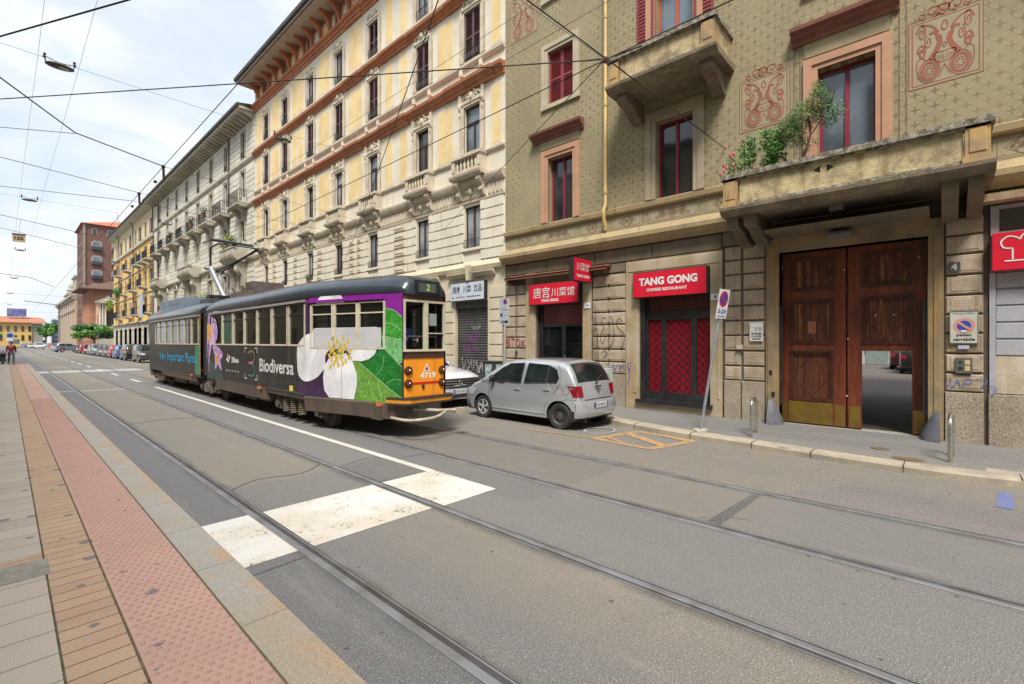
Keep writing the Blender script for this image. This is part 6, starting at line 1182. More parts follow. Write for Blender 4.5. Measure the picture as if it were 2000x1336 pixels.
# bogies
M_BOG = mat('greasy_iron', (.085, .07, .055), .7, .3, (.14, .115, .09), 8, 1, .2, 60, .3, 60)
for yb in (9.3, 11.7, 16.9, 18.25, 24.0, 25.2): pass
for (y0, y1) in ((9.75, 11.85), (16.75, 18.3), (23.9, 25.4)):
    m = MB()
    for s in (-1, 1):
        xs_ = CX+s*.93
        m.profx([(y0-.25, .42), (y0-.1, .30), (y0+.25, .30), (y0+.45, .46), (y1-.45, .46), (y1-.25, .30), (y1+.1, .30), (y1+.25, .42), (y1+.2, .58), (y0-.2, .58)], xs_-.05, xs_+.05)
        for q in (y0, y1): m.box(xs_-.09, xs_+.09, q-.13, q+.13, .24, .50); m.lathe([(.09, 0), (.09, s*.06)], (xs_+s*.09, q, .36), 'x', 8)
    m.box(CX-.9, CX+.9, (y0+y1)/2-.3, (y0+y1)/2+.3, .35, .65); bo = m.build('bogie', M_BOG, TR)
    m = MB()
    for s in (-1, 1):
        for q in ((y0+y1)/2-.22, (y0+y1)/2+.22, y1-.42): m.tube([(CX+s*.99+.085*cos(a*.9), q+.085*sin(a*.9), .20+a*.0072) for a in range(42)], .018, 5)
    m.build('coil_spring', mat('rust_spring', (.20, .16, .12), .6, .2, (.12, .1, .08), 9), bo, True)
    for q in (y0, y1):
        for s in (-1, 1): m = MB(); m.lathe([(.05, -.05), (.30, -.05), (.33, -.03), (.33, .03), (.36, .04), (.36, .06), (.05, .06)], (CX+s*.75, q, .335), 'x', 24); m.build('wheel', mat('wheel_iron', (.045, .04, .036), .85, 0, (.07, .055, .045), 9), bo, True)
m = MB(); 
for (a, b_, z0) in ((12.7, 13.5, .30), (13.7, 14.6, .26), (14.9, 15.8, .32), (19.3, 20.6, .32), (21.0, 22.8, .28), (26.1, 27.4, .3)): m.box(CX-.9, CX+.9, a, b_, z0, .66)
m.box(CX-.7, CX+.7, 7.9, 9.0, .35, .66); m.build('underframe_box', M_BOG, TR)
# roof gear and pantograph
m = MB(); m.box(CX-.62, CX+.3, 14.7, 16.9, 3.19, 3.40); m.box(CX-.6, CX+.2, 14.75, 15.5, 3.40, 3.58)
for k in range(7): m.box(CX-.64, CX+.24, 14.8+k*.1, 14.83+k*.1, 3.42, 3.62)
m.build('roof_resistor', mat('resistor_brown', (.10, .085, .075), .7, 0, (.16, .13, .11), 6), rA)
m = MB(); m.box(CX-.55, CX+.55, 18.3, 20.6, 3.19, 3.42); m.box(CX-.7, CX+.7, 18.9, 19.3, 3.42, 3.50); pb = m.build('roof_frame', M_BLK, rB)
m = MB(); m.box(CX-.75, CX+.75, 22.2, 26.2, 3.19, 3.60); m.box(CX-.7, CX+.7, 22.3, 26.1, 3.60, 3.64)
for k in range(14): m.box(CX-.77, CX-.75, 22.4+k*.27, 22.5+k*.27, 3.40, 3.56)
m.build('air_conditioner', mat('bluegrey_unit', (.22, .28, .36), .5, 0, (.16, .2, .27), 2), rB)
PG = []
m = MB(); m.tube([(CX-.15, 19.15, 3.45), (CX-.28, 20.3, 4.62)], .10, 8); m.tube([(CX+.2, 19.5, 3.45), (CX+.0, 20.3, 4.55)], .03, 6); pan = m.build('pantograph', mat('silver_arm', (.45, .47, .50), .35, .7), rB)
m = MB(); m.tube([(CX-.28, 20.3, 4.62), (CX+.05, 20.25, 4.50), (CX+.70, 18.3, 5.22)], .042, 6); m.tube([(CX-.1, 20.2, 4.52), (CX+.72, 18.4, 5.18)], .03, 6); m.tube([(CX-.28, 20.35, 4.62), (CX-.34, 20.1, 5.36)], .04, 6); m.tube([(CX-.5, 20.3, 4.6), (CX+.2, 20.3, 4.45)], .035, 6)
m.tube([(CX-.34, 20.1, 5.36), (CX-.3, 19.2, 5.40), (CX+.70, 18.3, 5.22)], .035, 6); m.build('upper_arm', M_DF, pan)
m = MB(); m.tube(smoothpath([(CX-.85, 19.0, 5.28), (CX-.65, 19.0, 5.42), (CX-.3, 19.0, 5.46), (CX+.4, 18.95, 5.44), (CX+.75, 18.95, 5.36), (CX+1.0, 18.95, 5.16)], 5), .035, 6); m.tube([(CX-.7, 18.8, 5.42), (CX+.7, 18.8, 5.38)], .055, 6); m.build('collector_head', M_DF, pan)
# interior
m = MB()
for z0 in (.72, 2.66): m.profz([(CX-1.08, 17.1), (CX-1.08, 10.1), (CX-.48, 7.75), (CX+.48, 7.75), (CX+1.08, 10.1), (CX+1.08, 17.1)], z0, z0+.05); m.profz([(CX-1.08, 18.1), (CX-1.08, 26.0), (CX-.5, 28.2), (CX+.5, 28.2), (CX+1.08, 26.0), (CX+1.08, 18.1)], z0, z0+.05)
if 1: pass
m; m.build('interior_floor', mat('interior_cream', (.42, .36, .26), .6), TR)
for k in range(6):
    m = MB(); y_ = 10.6+k*1.05; m.box(CX+.55, CX+1.0, y_, y_+.45, 1.15, 1.22); m.box(CX+.55, CX+1.0, y_, y_+.06, 1.2, 1.75); m.build('seat', mat('seat_wood', (.26, .12, .05), .5), TR)
for (x_, y_) in ((CX-.3, 8.6), (CX+.4, 9.9), (CX-.4, 11.5), (CX+.4, 13.5), (CX-.4, 15.5)): m = MB(); m.tube([(x_, y_, .75), (x_, y_, 2.72)], .018, 6); m.build('grab_pole', M_ALU, TR)
m = MB(); m.tube([(CX-.45, 7.62, 1.95), (CX+.45, 7.62, 1.95)], .016, 6); m.build('hand_rail', M_ALU, TR)
# ---------------------------------------------------------------- CARS
M_TYRE = mat('tyre_rubber', (.022, .022, .023), .85, 0, (.04, .038, .036), 12); M_CG = pane_mat('car_glass', (.018, .026, .026), .03); M_HUB = mat('silver_rim', (.50, .50, .52), .4, .25, (.40, .40, .42), 6); M_STEEL = mat('steel_rim', (.10, .10, .11), .5, .5, (.16, .14, .12), 9)
M_TL = mat('tail_red', (.24, .006, .012), .12, 0, (.16, .005, .01), 9, .5, coat=.6); M_HL = mat('head_clear', (.55, .58, .6), .1, .2); M_PLA = mat('plastic_black', (.03, .03, .032), .6); M_PLW = mat('plate_white', (.66, .66, .66), .5); M_PLB = mat('plate_blue', (.03, .09, .42), .5); M_CI = mat('car_interior', (.045, .045, .048), .8, 0, (.07, .065, .06), 3)
def paint(nm, col, met=.35): return mat(nm, col, .28, met, tuple(q*.9 for q in col), 1.0, 1, 0, 60, 0, 30, None, None, .8)
def interp(T_, y):
    for (a, za), (b_, zb) in zip(T_, T_[1:]):
        if a <= y <= b_: return za+(zb-za)*(y-a)/(b_-a) if b_ > a else zb
    return T_[-1][1] if y > T_[-1][0] else T_[0][1]
def make_car(name, label, body, P, detail=1, group=None, rim=None, plate=None):
    """car pointing to +Y, origin on the ground under its middle"""
    root = thing(name, label, 'car', (0, 0, 0), group, world=False)
    L_, W, wb, ro, r = P['L'], P['W'], P['wb'], P['ro'], P['r']; yr = -L_/2; ya = yr+ro; yf = ya+wb; T_ = [(yr+a, z) for a, z in P['top']]; zb = P['belt']; Ht = max(z for _, z in T_)
    ys = set([a for a, _ in T_]); y = yr
    while y < -yr: ys.add(round(y, 3)); y += .12
    ra = r+.055
    for c in (ya, yf):
        for k in range(13): ys.add(round(c-ra*cos(pi*k/12), 4))
    ys = sorted(v for v in ys if yr <= v <= -yr+1e-6)
    def zt(y): return interp(T_, y)
    def bot(y):
        b_ = P['sill']+(.06 if y < yr+.25 or y > -yr-.25 else 0)
        for c in (ya, yf):
            if abs(y-c) < ra: b_ = max(b_, r+sqrt(max(0, ra*ra-(y-c)**2)))
        return b_
    def hw(y, z, t_=0):
        s = min(1, abs(y)/(L_/2)); w_ = W/2*(1-P.get('taper', .14)*s**5-(.10 if s > .96 else 0)*(s-.96)/.04)
        w_ *= 1-.035*max(0, (zb-.25-z)/zb)
        if z > zb: w_ *= 1-P.get('tumble', .17)*((z-zb)/(Ht-zb))**1.15
        else: w_ *= 1-.030*((z-zb*.62)/(zb*.38))**2*(1 if z > zb*.62 else .5)
        return w_
    m = MB(); nr = 12; n = len(ys)
    for s in (-1, 1):
        k0 = len(m.v)
        for y in ys:
            a, b_ = bot(y), zt(y)
            for j in range(nr+1):
                t_ = j/nr; z = a+(b_-a)*t_; h = hw(y, z); e = max(0, (z-(b_-.09))/.09)
                if b_-a > .12: h -= .05*e**2.2; z -= .012*e**2
                m.v.append((s*h, y, z))
        for i in range(n-1):
            for j in range(nr): q = k0+i*(nr+1)+j; m.f.append((q, q+1, q+nr+2, q+nr+1)); m.m.append(0)
        if s == -1: kl = k0
    kr = k0; nx = 10; top = []
    for i, y in enumerate(ys):
        Lv, Rv = m.v[kl+i*(nr+1)+nr], m.v[kr+i*(nr+1)+nr]; row = [kl+i*(nr+1)+nr]
        ym = ys[min(i+1, n-1)]-ys[max(i-1, 0)]; zm = zt(ys[min(i+1, n-1)])-zt(ys[max(i-1, 0)]); q = Vector((ym, zm)).normalized() if ym else Vector((1, 0)); nrm = (-q.y, q.x)
        for k in range(1, nx):
            u = -1+2*k/nx; cr_ = .035*(1-u*u); row.append(len(m.v)); m.v.append((u*abs(Rv[0]), y+nrm[0]*cr_, Rv[2]+nrm[1]*cr_))
        row.append(kr+i*(nr+1)+nr); top.append(row)
    for i in range(n-1):
        for k in range(nx): m.f.append((top[i][k], top[i][k+1], top[i+1][k+1], top[i+1][k])); m.m.append(0)
    for i in (0, n-1):                                   # end caps
        A_ = [kl+i*(nr+1)+j for j in range(nr+1)]; B_ = [kr+i*(nr+1)+j for j in range(nr+1)]; m.f.append(tuple(A_+top[i][1:-1]+B_[::-1])); m.m.append(0)
    bd = m.build('body', body, root, True, ang=50)
    def S(y, z, off=.005, s=-1): return (s*(hw(y, z)+off), y, z)
    def Tp(y, u, off=.006):
        i = max(0.01, 0); y2, y1 = y+.03, y-.03; q = Vector((y2-y1, zt(y2)-zt(y1))).normalized(); nn = (-q.y, q.x); w_ = hw(y, zt(y))-.05; cr_ = .035*(1-u*u)+off
        return (u*w_, y+nn[0]*cr_, zt(y)+nn[1]*cr_-.010*abs(u)**3)
    def strip(mb, ya_, yb_, u0, u1, off=.006, ny=8, nu=8):
        k = len(mb.v)
        for i in range(ny+1):
            for j in range(nu+1): mb.v.append(Tp(ya_+(yb_-ya_)*i/ny, u0+(u1-u0)*j/nu, off))
        for i in range(ny):
            for j in range(nu): q = k+i*(nu+1)+j; mb.f.append((q, q+1, q+nu+2, q+nu+1)); mb.m.append(0)
    # glass: dark cavities read through glossy panes
    for nm, (a, b_) in (('rear_window', P['rglass']), ('windscreen', P['wglass'])):
        m = MB(); strip(m, yr+a, yr+b_, -.90, .90); m.build(nm, P['glass'], root, True)
    for s in (-1, 1):
        for poly in P['sglass']:
            m = MB(); Q = [(yr+a, z) for a, z in poly]; ci = (sum(q[0] for q in Q)/len(Q), sum(q[1] for q in Q)/len(Q)); m.v.append(S(ci[0], ci[1], .007, s)); D = []
            for i, p in enumerate(Q):
                q = Q[(i+1) % len(Q)]
                for k in range(4): D.append((p[0]+(q[0]-p[0])*k/4, p[1]+(q[1]-p[1])*k/4))
            for fr_ in (.5, 1): m.v += [S(ci[0]+(p[0]-ci[0])*fr_, ci[1]+(p[1]-ci[1])*fr_, .007, s) for p in D]
            k = len(D); m.f += [(0, 1+i, 1+(i+1) % k) for i in range(k)]+[(1+i, 1+k+i, 1+k+(i+1) % k, 1+(i+1) % k) for i in range(k)]; m.m += [0]*(2*k)
            g_ = m.build('side_window', P['glass'], root, True)
            if detail:
                m = MB(); m.tube([S(p[0], p[1], .008, s) for p in D+[D[0]]], .009, 4, False); m.build('rubber_seal', M_PLA, g_)
    # lights, bumpers, seams
    if detail:
        m = MB()
        for s in (-1, 1):
            for Ls in P['seams']: m.tube([S(yr+a, z, .0, s) for a, z in Ls], .005, 4)
        m.build('door_seam', M_PLA, bd)
        for s in (-1, 1):
            for (a, z) in P.get('handles', ()):
                m = MB(); V = S(yr+a, z, .0, s); m.box(V[0]-.022, V[0]+.022, V[1]-.085, V[1]+.085, z-.016, z+.02); m.build('door_handle', body, root)
            V = S(yr+P['mirror'][0], P['mirror'][1], .0, s); m = MB(); m.ball((V[0]+s*.10, V[1], V[2]+.03), .095, .85, .62, .72, 7); m.box(min(V[0], V[0]+s*.06), max(V[0], V[0]+s*.06), V[1]-.03, V[1]+.03, V[2]-.03, V[2]+.02); m.build('door_mirror', P.get('mirrorm', M_PLA), root, True)
            m = MB(); k = 8
            for z_ in (P['sill']+.04,): m.tube([S(yr+ro+ra+.02+(wb-2*ra-.04)*i/k, z_+.05, .006, s) for i in range(k+1)], .012, 5)
            m.build('sill_strip', body, root)
    tl_ = P['tail']
    for s in (-1, 1):
        m = MB(); za, zb_ = tl_; k = 5; G_ = []
        for i in range(k+1):
            z = za+(zb_-za)*i/k; row = []; yy = yr+.02+max(0, (z-interp_z(T_, z, yr))*0)
            ye = edge_y(T_, z, yr)
            for j in range(4): yj = ye+.19*(1-j/3)*(.55+.45*i/k); row.append(S(yj, z, .008, s))
            for u in (.93, .84, .78-.06*(i/k)): row.append((s*hw(ye, z)*u, ye-.012-.015*(1-u), z))
            G_.append(row)
        kk = len(G_[0]); [m.v.append(v) for row in G_ for v in row]
        for i in range(k):
            for j in range(kk-1): q = i*kk+j; m.f.append((q, q+1, q+kk+1, q+kk)); m.m.append(0)
        m.build('tail_light', M_TL, root, True)
        m = MB(); k0 = len(m.v); zh = P['head']; G_ = []
        for i in range(5):
            z = zh[0]+(zh[1]-zh[0])*i/4; ye = edge_yf(T_, z, -yr); row = [S(ye-.34*(1-j/3), z, .008, s) for j in range(4)]+[(s*hw(ye, z)*u, ye+.012, z) for u in (.9, .75, .62)]; G_.append(row)
        kk = 7; [m.v.append(v) for row in G_ for v in row]
        for i in range(4):
            for j in range(6): q = i*kk+j; m.f.append((q, q+1, q+kk+1, q+kk)); m.m.append(0)
        m.build('headlight', M_HL, root, True)
    m = MB(); m.box(-W/2+.07, W/2-.07, yr+.12, -yr-.14, P['sill']-.02, .42); m.box(-W/2+.2, W/2-.2, ya-ra-.02, ya+ra+.02, .30, .66); m.box(-W/2+.2, W/2-.2, yf-ra-.02, yf+ra+.02, .30, .66); m.build('underbody', M_PLA, root)
    for wi, c in enumerate((ya, yf)):
        for s in (-1, 1):
            x0 = s*(W/2-.045); tw = .17
            m = MB(); pr = [(r*.63, 0), (r*.70, .01), (r*.93, .012), (r, -.02), (r, -tw+.02), (r*.93, -tw), (r*.6, -tw)]; m.lathe([(a, s*b_) for a, b_ in pr], (x0, c, r), 'x', 28, False); w_ = m.build('wheel', M_TYRE, root, True)
            rm = (rim[wi] if rim else M_HUB); m = MB(); m.lathe([(r*.64, 0), (r*.62, -.015), (r*.56, -.05), (.02, -.06)] if s > 0 else [(r*.64, 0), (r*.62, .015), (r*.56, .05), (.02, .06)], (x0, c, r), 'x', 24, False)
            if rm is M_HUB:
                for k in range(5):
                    a = 2*pi*k/5+.3; m.add([(x0-s*.045, c+cos(a+da)*r*q, r+sin(a+da)*r*q) for da, q in ((-.30, .12), (.30, .12), (.17, .60), (-.17, .60))]+[(x0+s*.006, c+cos(a+da)*r*q, r+sin(a+da)*r*q) for da, q in ((-.35, .14), (.35, .14), (.20, .62), (-.20, .62))], [(4, 5, 6, 7), (0, 1, 5, 4), (1, 2, 6, 5), (2, 3, 7, 6), (3, 0, 4, 7)])
                m.lathe([(.055, s*.012), (.02, s*.018)], (x0, c, r), 'x', 10)
                m.lathe([(r*.60, s*.004), (r*.64, s*.008), (r*.66, s*.0)], (x0, c, r), 'x', 24, False)
            else:
                m.lathe([(r*.60, s*.0), (r*.64, s*.006)], (x0, c, r), 'x', 24, False)
                m.lathe([(.02, s*.0), (.075, -s*.01), (.09, -s*.05)], (x0, c, r), 'x', 12)
                for k in range(12): a = k*pi/6; m.ball((x0-s*.045, c+cos(a)*r*.46, r+sin(a)*r*.46), .014, n=4)
            m.build('rim', rm, w_, False if rm is M_HUB else True)
    pl = P['plate']
    for e, (z0, yy) in (('r', (pl[0], edge_y(T_, pl[0]+.05, yr)-.03-P.get('bump', 0))), ('f', (pl[1], edge_yf(T_, pl[1]+.05, -yr)+.05))):
        sg = -1 if e == 'r' else 1
        m = MB(); m.box(-.26, .26, yy-.006, yy+.006, z0, z0+.11); o = m.build('number_plate', M_PLW, root); m = MB(); m.box(-.26, -.215, yy-.009, yy+.009, z0, z0+.11); m.box(.215, .26, yy-.009, yy+.009, z0, z0+.11); m.build('blue_band', M_PLB, o)
        m = MB(); m.text(plate or 'CK 482TN', (0, yy+sg*.0075, z0+.025), (-sg, 0, 0), UP, h=.06, w=.34, bold=.02, cx=True); m.build('lettering', M_PLA, o)
        if e == 'f': m = MB(); m.box(-.5, .5, yy-.03, yy-.006, z0-.14, z0-.03); m.box(-.40, .40, yy-.09, yy-.03, z0+.16, z0+.24); m.build('grille', M_PLA, root)
    return root, S, Tp, strip, (yr, ya, yf)
def interp_z(T_, z, yr): return z
def edge_y(T_, z, yr):
    for (a, za), (b_, zb) in zip(T_, T_[1:]):
        if za <= z <= zb: return a+(b_-a)*(z-za)/max(1e-6, zb-za)
    return yr
def edge_yf(T_, z, yf):
    R_ = T_[::-1]
    for (a, za), (b_, zb) in zip(R_, R_[1:]):
        if za <= z <= zb: return a+(b_-a)*(z-za)/max(1e-6, zb-za)
    return yf
SM = dict(L=3.57, W=1.66, wb=2.37, ro=.49, r=.285, sill=.22, belt=.93, taper=.12, tumble=.17, glass=M_CG,
 top=[(0, .48), (.012, .60), (.05, .80), (.10, .98), (.20, 1.20), (.33, 1.38), (.50, 1.455), (.85, 1.495), (1.4, 1.50), (1.9, 1.47), (2.2, 1.40), (2.5, 1.235), (2.8, 1.04), (2.95, .955), (3.2, .87), (3.38, .76), (3.50, .64), (3.56, .52), (3.57, .48)],
 rglass=(.12, .37), wglass=(2.14, 2.86), sglass=[[(.55, 1.00), (.50, 1.12), (.58, 1.28), (.78, 1.37), (.82, 1.0)][::-1], [(.84, .99), (.80, 1.375), (1.40, 1.405), (1.46, .965)], [(1.56, .96), (1.52, 1.405), (1.95, 1.38), (2.2, 1.27), (2.58, 1.0), (2.60, .95)]],
 seams=[[(1.50, 1.43), (1.50, .9), (1.49, .30)], [(2.62, .96), (2.62, .6), (2.60, .30)], [(.90, .30), (.86, .5), (.62, .78), (.47, .98), (.46, 1.2), (.55, 1.38)], [(.90, .30), (2.6, .30)], [(.08, .66), (.3, .66), (.5, .60)]], handles=[(1.68, .80), (.82, .84)], mirror=(2.42, 1.0), tail=(.72, .95), head=(.56, .74), plate=(.47, .40), bump=.05)
silver = mat('silver_paint', (.53, .56, .60), .26, .5, (.50, .53, .57), 1.0, 1, .03, 300, 0, 30, None, None, 1)
y_, S, Tp, strip, (yr, ya, yf) = make_car('hatchback_car', 'small silver hatchback parked at the kerb behind the white suv, rear towards the gate', silver, SM, 1, None, (M_STEEL, M_HUB), 'BZ 005YC')
y_.location = (8.90, 7.415, -.052)
m = MB()                                            # rear bumper, hatch seam, wiper, badge, cap
P_ = []
for i in range(13): u = -1+i/6; P_.append(u)
for zz, (o0, o1) in enumerate(((.42, .05), )): pass
m = MB(); k = len(P_)
for j, (z, o) in enumerate(((.27, .015), (.33, .055), (.45, .065), (.58, .055), (.63, .02))):
    for u in P_: a = abs(u); m.v.append((u*.80, yr-o+.10*a**4+.0, z))
for j in range(4):
    for i in range(k-1): q = j*k+i; m.f.append((q, q+1, q+k+1, q+k)); m.m.append(0)
m.build('rear_bumper', silver, y_, True)
m = MB(); m.tube([Tp(yr+.022, u, .008) for u in (-.8, -.4, 0, .4, .8)], .006, 4); m.build('hatch_seam', M_PLA, y_)
m = MB(); m.tube([Tp(yr+.11, .0, .02), Tp(yr+.13, .15, .03), Tp(yr+.17, .48, .03)], .012, 5); m.ball(Tp(yr+.10, .0, .02), .03, n=5); m.build('rear_wiper', M_PLA, y_)
m = MB(); V = Tp(yr+.05, 0, .02); m.ball(V, .028, .9, .4, 1.3, 6); m.box(-.11, .11, yr-.005, yr+.02, .90, .93); m.build('badge', M_PLA, y_)
m = MB(); m.tube([S(yr+.32+.075*cos(a*pi/8), .83+.075*sin(a*pi/8), .002) for a in range(17)], .004, 4, False); m.build('fuel_flap', M_PLA, y_)
m = MB(); m.tube([(-.45, -.1+yr+.25, .2), (-.45, yr+.02, .19)], .022, 8); m.build('exhaust', M_STEEL, y_)
m = MB(); m.box(-.55, .55, -.75, -.3, .55, 1.02); m.box(-.6, -.12, .0, .12, .5, 1.12); m.box(.12, .6, .0, .12, .5, 1.12); m.lathe([(.16, 0), (.18, .02), (.16, .03)], (-.35, .72, .93), 'y', 14); m.build('seat', M_CI, y_)
# white SUV nose to camera
SUV = dict(L=4.5, W=1.84, wb=2.68, ro=.90, r=.35, sill=.28, belt=1.08, taper=.12, tumble=.16, glass=M_CG,
 top=[(0, .55), (.02, .80), (.08, 1.0), (.2, 1.28), (.42, 1.58), (.9, 1.66), (1.6, 1.67), (2.2, 1.62), (2.5, 1.50), (2.85, 1.28), (3.15, 1.10), (3.6, 1.06), (4.1, .99), (4.35, .90), (4.46, .75), (4.5, .60)],
 rglass=(.14, .40), wglass=(2.42, 3.12), sglass=[[(.45, 1.16), (.6, 1.45), (1.3, 1.52), (1.35, 1.12)], [(1.45, 1.12), (1.42, 1.52), (2.2, 1.50), (2.9, 1.12)]], seams=[[(1.4, 1.5), (1.4, .4)], [(2.7, 1.1), (2.7, .4)]], handles=[(1.6, .95)], mirror=(2.75, 1.14), mirrorm=mat('white_mirror', (.6, .6, .6), .3), tail=(.85, 1.05), head=(.74, .88), plate=(.75, .40))
white = paint('white_paint', (.66, .67, .69), .0)
v_, S, Tp, strip, (yr, ya, yf) = make_car('suv_car', 'white suv parked nose to nose with the silver hatchback, partly hidden by the tram', white, SUV, 1, None, None, 'GB 719KN')
v_.location = (9.0, 12.65, -.05); v_.rotation_euler.z = pi
m = MB(); yf_ = 2.25
for k in range(3): m.box(-.72, .72, yf_-.01, yf_+.035, .60+k*.075, .628+k*.075)
m.build('grille_bar', mat('chrome', (.6, .62, .64), .15, .9), v_); m = MB(); m.box(-.74, .74, yf_-.04, yf_+.02, .575, .83); m.box(-.8, .8, yf_-.1, yf_+.03, .23, .36); m.build('grille_back', M_PLA, v_)
m = MB(); m.tube([(.065*cos(a*pi/8), yf_+.045, .71+.065*sin(a*pi/8)) for a in range(17)], .008, 5, False); m.tube([(-.045, yf_+.045, .75), (-.02, yf_+.045, .67), (0, yf_+.045, .72), (.02, yf_+.045, .67), (.045, yf_+.045, .75)], .007, 4); m.box(-.85, .85, yf_-.06, yf_+.05, .24, .27); m.build('badge', MATS['chrome'], v_)
# far cars: one of each shape, then copies
def simple_variant(P, **k): q = dict(P); q.update(k); return q
PCARS = [(53.2+1.9, 'dark grey suv half hidden by the front of the tram, first of the parked row', 'dark_grey_paint', (.05, .055, .055), SUV, 1),
 (60.0+2.3, 'black suv parked second in the row beyond the tram', 'black_paint', (.012, .016, .016), SUV, 0), (67.0+1.5, 'bright blue small car in the parked row, next beyond the black suv', 'blue_paint', (.02, .16, .50), SM, 0),
 (71.2+1.6, 'bright red small car in the middle of the parked row', 'red_paint', (.45, .015, .03), SM, 0), (76+1.2, 'dark green grey hatchback parked beyond the bright red small car', 'greengrey_paint', (.06, .075, .065), SM, 1),
 (80.5+1.5, 'grey hatchback parked in the row before the silver and black one', 'grey_paint', (.07, .075, .08), SM, 1), (86+2, 'silver suv with dark glass in the far half of the parked row', 'pale_silver_paint', (.22, .25, .29), SUV, 1),
 (91.2+1.8, 'light silver hatchback parked beyond the silver suv', 'light_paint', (.34, .36, .38), SM, 1), (97+2, 'dull dark red hatchback parked near the far end of the row', 'dark_red_paint', (.22, .02, .03), SM, 1), (103.5+2, 'scarlet hatchback parked last but one at the far end of the row', 'scarlet_paint', (.50, .03, .03), SM, 0), (109+2, 'dark maroon hatchback parked at the very end of the row', 'maroon_paint', (.15, .02, .03), SM, 1)]
protos = {}
def fast_car(label, col, cm, P, loc, rz, group, nm):
    key = id(P)
    if key not in protos:
        o = make_car(nm, label, paint(col, cm), P, 0, group)[0]; protos[key] = o
    else:
        o = dup(protos[key]); o['label'] = label; o.name = nm
        if group: o['group'] = group
        for ch in o.children:
            if ch.name.startswith('body'): me = ch.data.copy(); me.materials[0] = paint(col, cm); ch.data = me
    o.location = loc; o.rotation_euler.z = rz; return o
for (y, lb, cn, cc, P, flip) in PCARS: fast_car(lb, cn, cc, P, (9.05, y, -.06), pi if flip else 0, 'cars parked along the right kerb', 'parked_car')
fast_car('silver grey estate car turning across the road between the parked row and the tram tracks', 'estate_paint', (.26, .29, .34), SUV, (7.9, 119.5, 0), -1.15, None, 'moving_car')
fast_car('white car driving towards us along the tram tracks, right of two', 'white_far_paint', (.62, .62, .60), SUV, (6.0, 176, 0), pi, 'white cars driving in the distance', 'moving_car')
fast_car('cream white car driving behind and left of the other white car', 'cream_far_paint', (.58, .54, .46), SM, (5.1, 196, 0), pi, 'white cars driving in the distance', 'moving_car')
fast_car('yellow taxi like car half hidden behind the silver grey estate', 'yellow_far_paint', (.70, .42, .02), SM, (8.9, 158, 0), pi, None, 'moving_car')
fast_car('dark red car parked in the courtyard, seen through the wicket door', 'courtyard_red_paint', (.035, .008, .008), SUV, (40.2, 1.75, .07), -pi/2, 'cars in the courtyard', 'parked_car')
fast_car('black car parked in the courtyard, nearer and right of the dark red one', 'courtyard_black_paint', (.015, .015, .018), SUV, (35.6, 1.0, .07), -pi/2, 'cars in the courtyard', 'parked_car')
fast_car('white car at the left edge beyond the tram platform', 'left_white_paint', (.55, .58, .58), SUV, (-1.25, 66, .0), 0, None, 'parked_car')
fast_car('small blue grey car in the traffic at the crossroads', 'far_blue_paint', (.2, .25, .33), SM, (4.6, 232, 0), .4, 'cars at the far crossroads', 'moving_car')
for k, (x_, y, cn, cc, lb) in enumerate(((3.6, 262, 'fb1', (.55, .56, .58), 'pale grey car at the far crossroads, left of the blue grey one'), (7.5, 255, 'fb2', (.12, .16, .3), 'dark blue car at the far crossroads, right of the tram tracks'), (9.6, 240, 'fb3', (.5, .52, .55), 'light silver car at the far crossroads by the church'))): fast_car(lb, cn, cc, SM, (x_, y, 0), .8+k, 'cars at the far crossroads', 'moving_car')
BU = thing('bus', 'yellow and white bus at the far end of the tram tracks', 'bus', (1.6, 205, 0)); m = MB(); m.box(.4, 2.9, 205, 214, .4, 3.1); m.build('body', mat('bus_yellow', (.62, .45, .10), .4), BU); m = MB(); m.box(.5, 2.8, 204.93, 205, 1.4, 2.7); m.build('windscreen', P_BLUE, BU); m = MB(); m.box(.36, 2.94, 205.2, 213.5, 2.5, 3.15); m.build('roof', mat('bus_white', (.6, .62, .6), .5), BU)
for x_ in (.8, 2.5): m = MB(); m.lathe([(.45, -.15), (.45, .15)], (x_, 206.5, .45), 'x', 12); m.build('wheel', M_TYRE, BU)
# ---------------------------------------------------------------- SIGNS on the walls
M_SR = mat('sign_red', (.62, .012, .035), .35, 0, (.58, .012, .035), 1); M_SW = mat('sign_white', (.72, .72, .72), .5); M_SK = mat('sign_black', (.02, .02, .022), .5); M_SBL = mat('sign_blue', (.02, .07, .38), .5); M_SRD = mat('sign_ring_red', (.50, .03, .05), .5)
def board(nm, lb, y0, y1, z0, z1, x0, x1, face, rim=M_SK, cat='sign'):
    o = thing(nm, lb, cat, (x1, (y0+y1)/2, z0)); m = MB(); m.box(x0+.012, x1, y0, y1, z0, z1); m.build('sign_box', rim, o); m = MB(); m.box(x0, x0+.012, y0+.02, y1-.02, z0+.02, z1-.02); m.build('sign_face', face, o); return o
def letter(o, s, y, z, h, x, mt, w=None, bold=.02, cx=True, nm='lettering'): m = MB(); m.text(s, (x, y, z), NY, UP, h=h, w=w, bold=bold, cx=cx); return m.build(nm, mt, o)
a = board('shop_sign', 'red shop sign with large white Chinese characters over the glass shop door', 7.67, 9.54, 2.97, 3.62, 11.07, 11.27, M_SR)
letter(a, '唐宫', 9.02, 3.17, .33, 11.062, M_SW, .64, 0); letter(a, '川菜馆', 8.22, 3.19, .26, 11.062, M_SW, .84, 0); letter(a, 'TANG GONG', 8.70, 3.05, .085, 11.062, M_SW, .66, .04)
a = board('shop_sign', 'red shop sign with large white Latin capitals over the red lattice door', 4.07, 5.97, 2.97, 3.63, 11.07, 11.27, M_SR)
letter(a, 'TANG GONG', 5.04, 3.27, .20, 11.062, M_SW, 1.50, .045); letter(a, 'CHINESE RESTAURANT', 5.06, 3.12, .075, 11.062, M_SW, 1.04, .035)
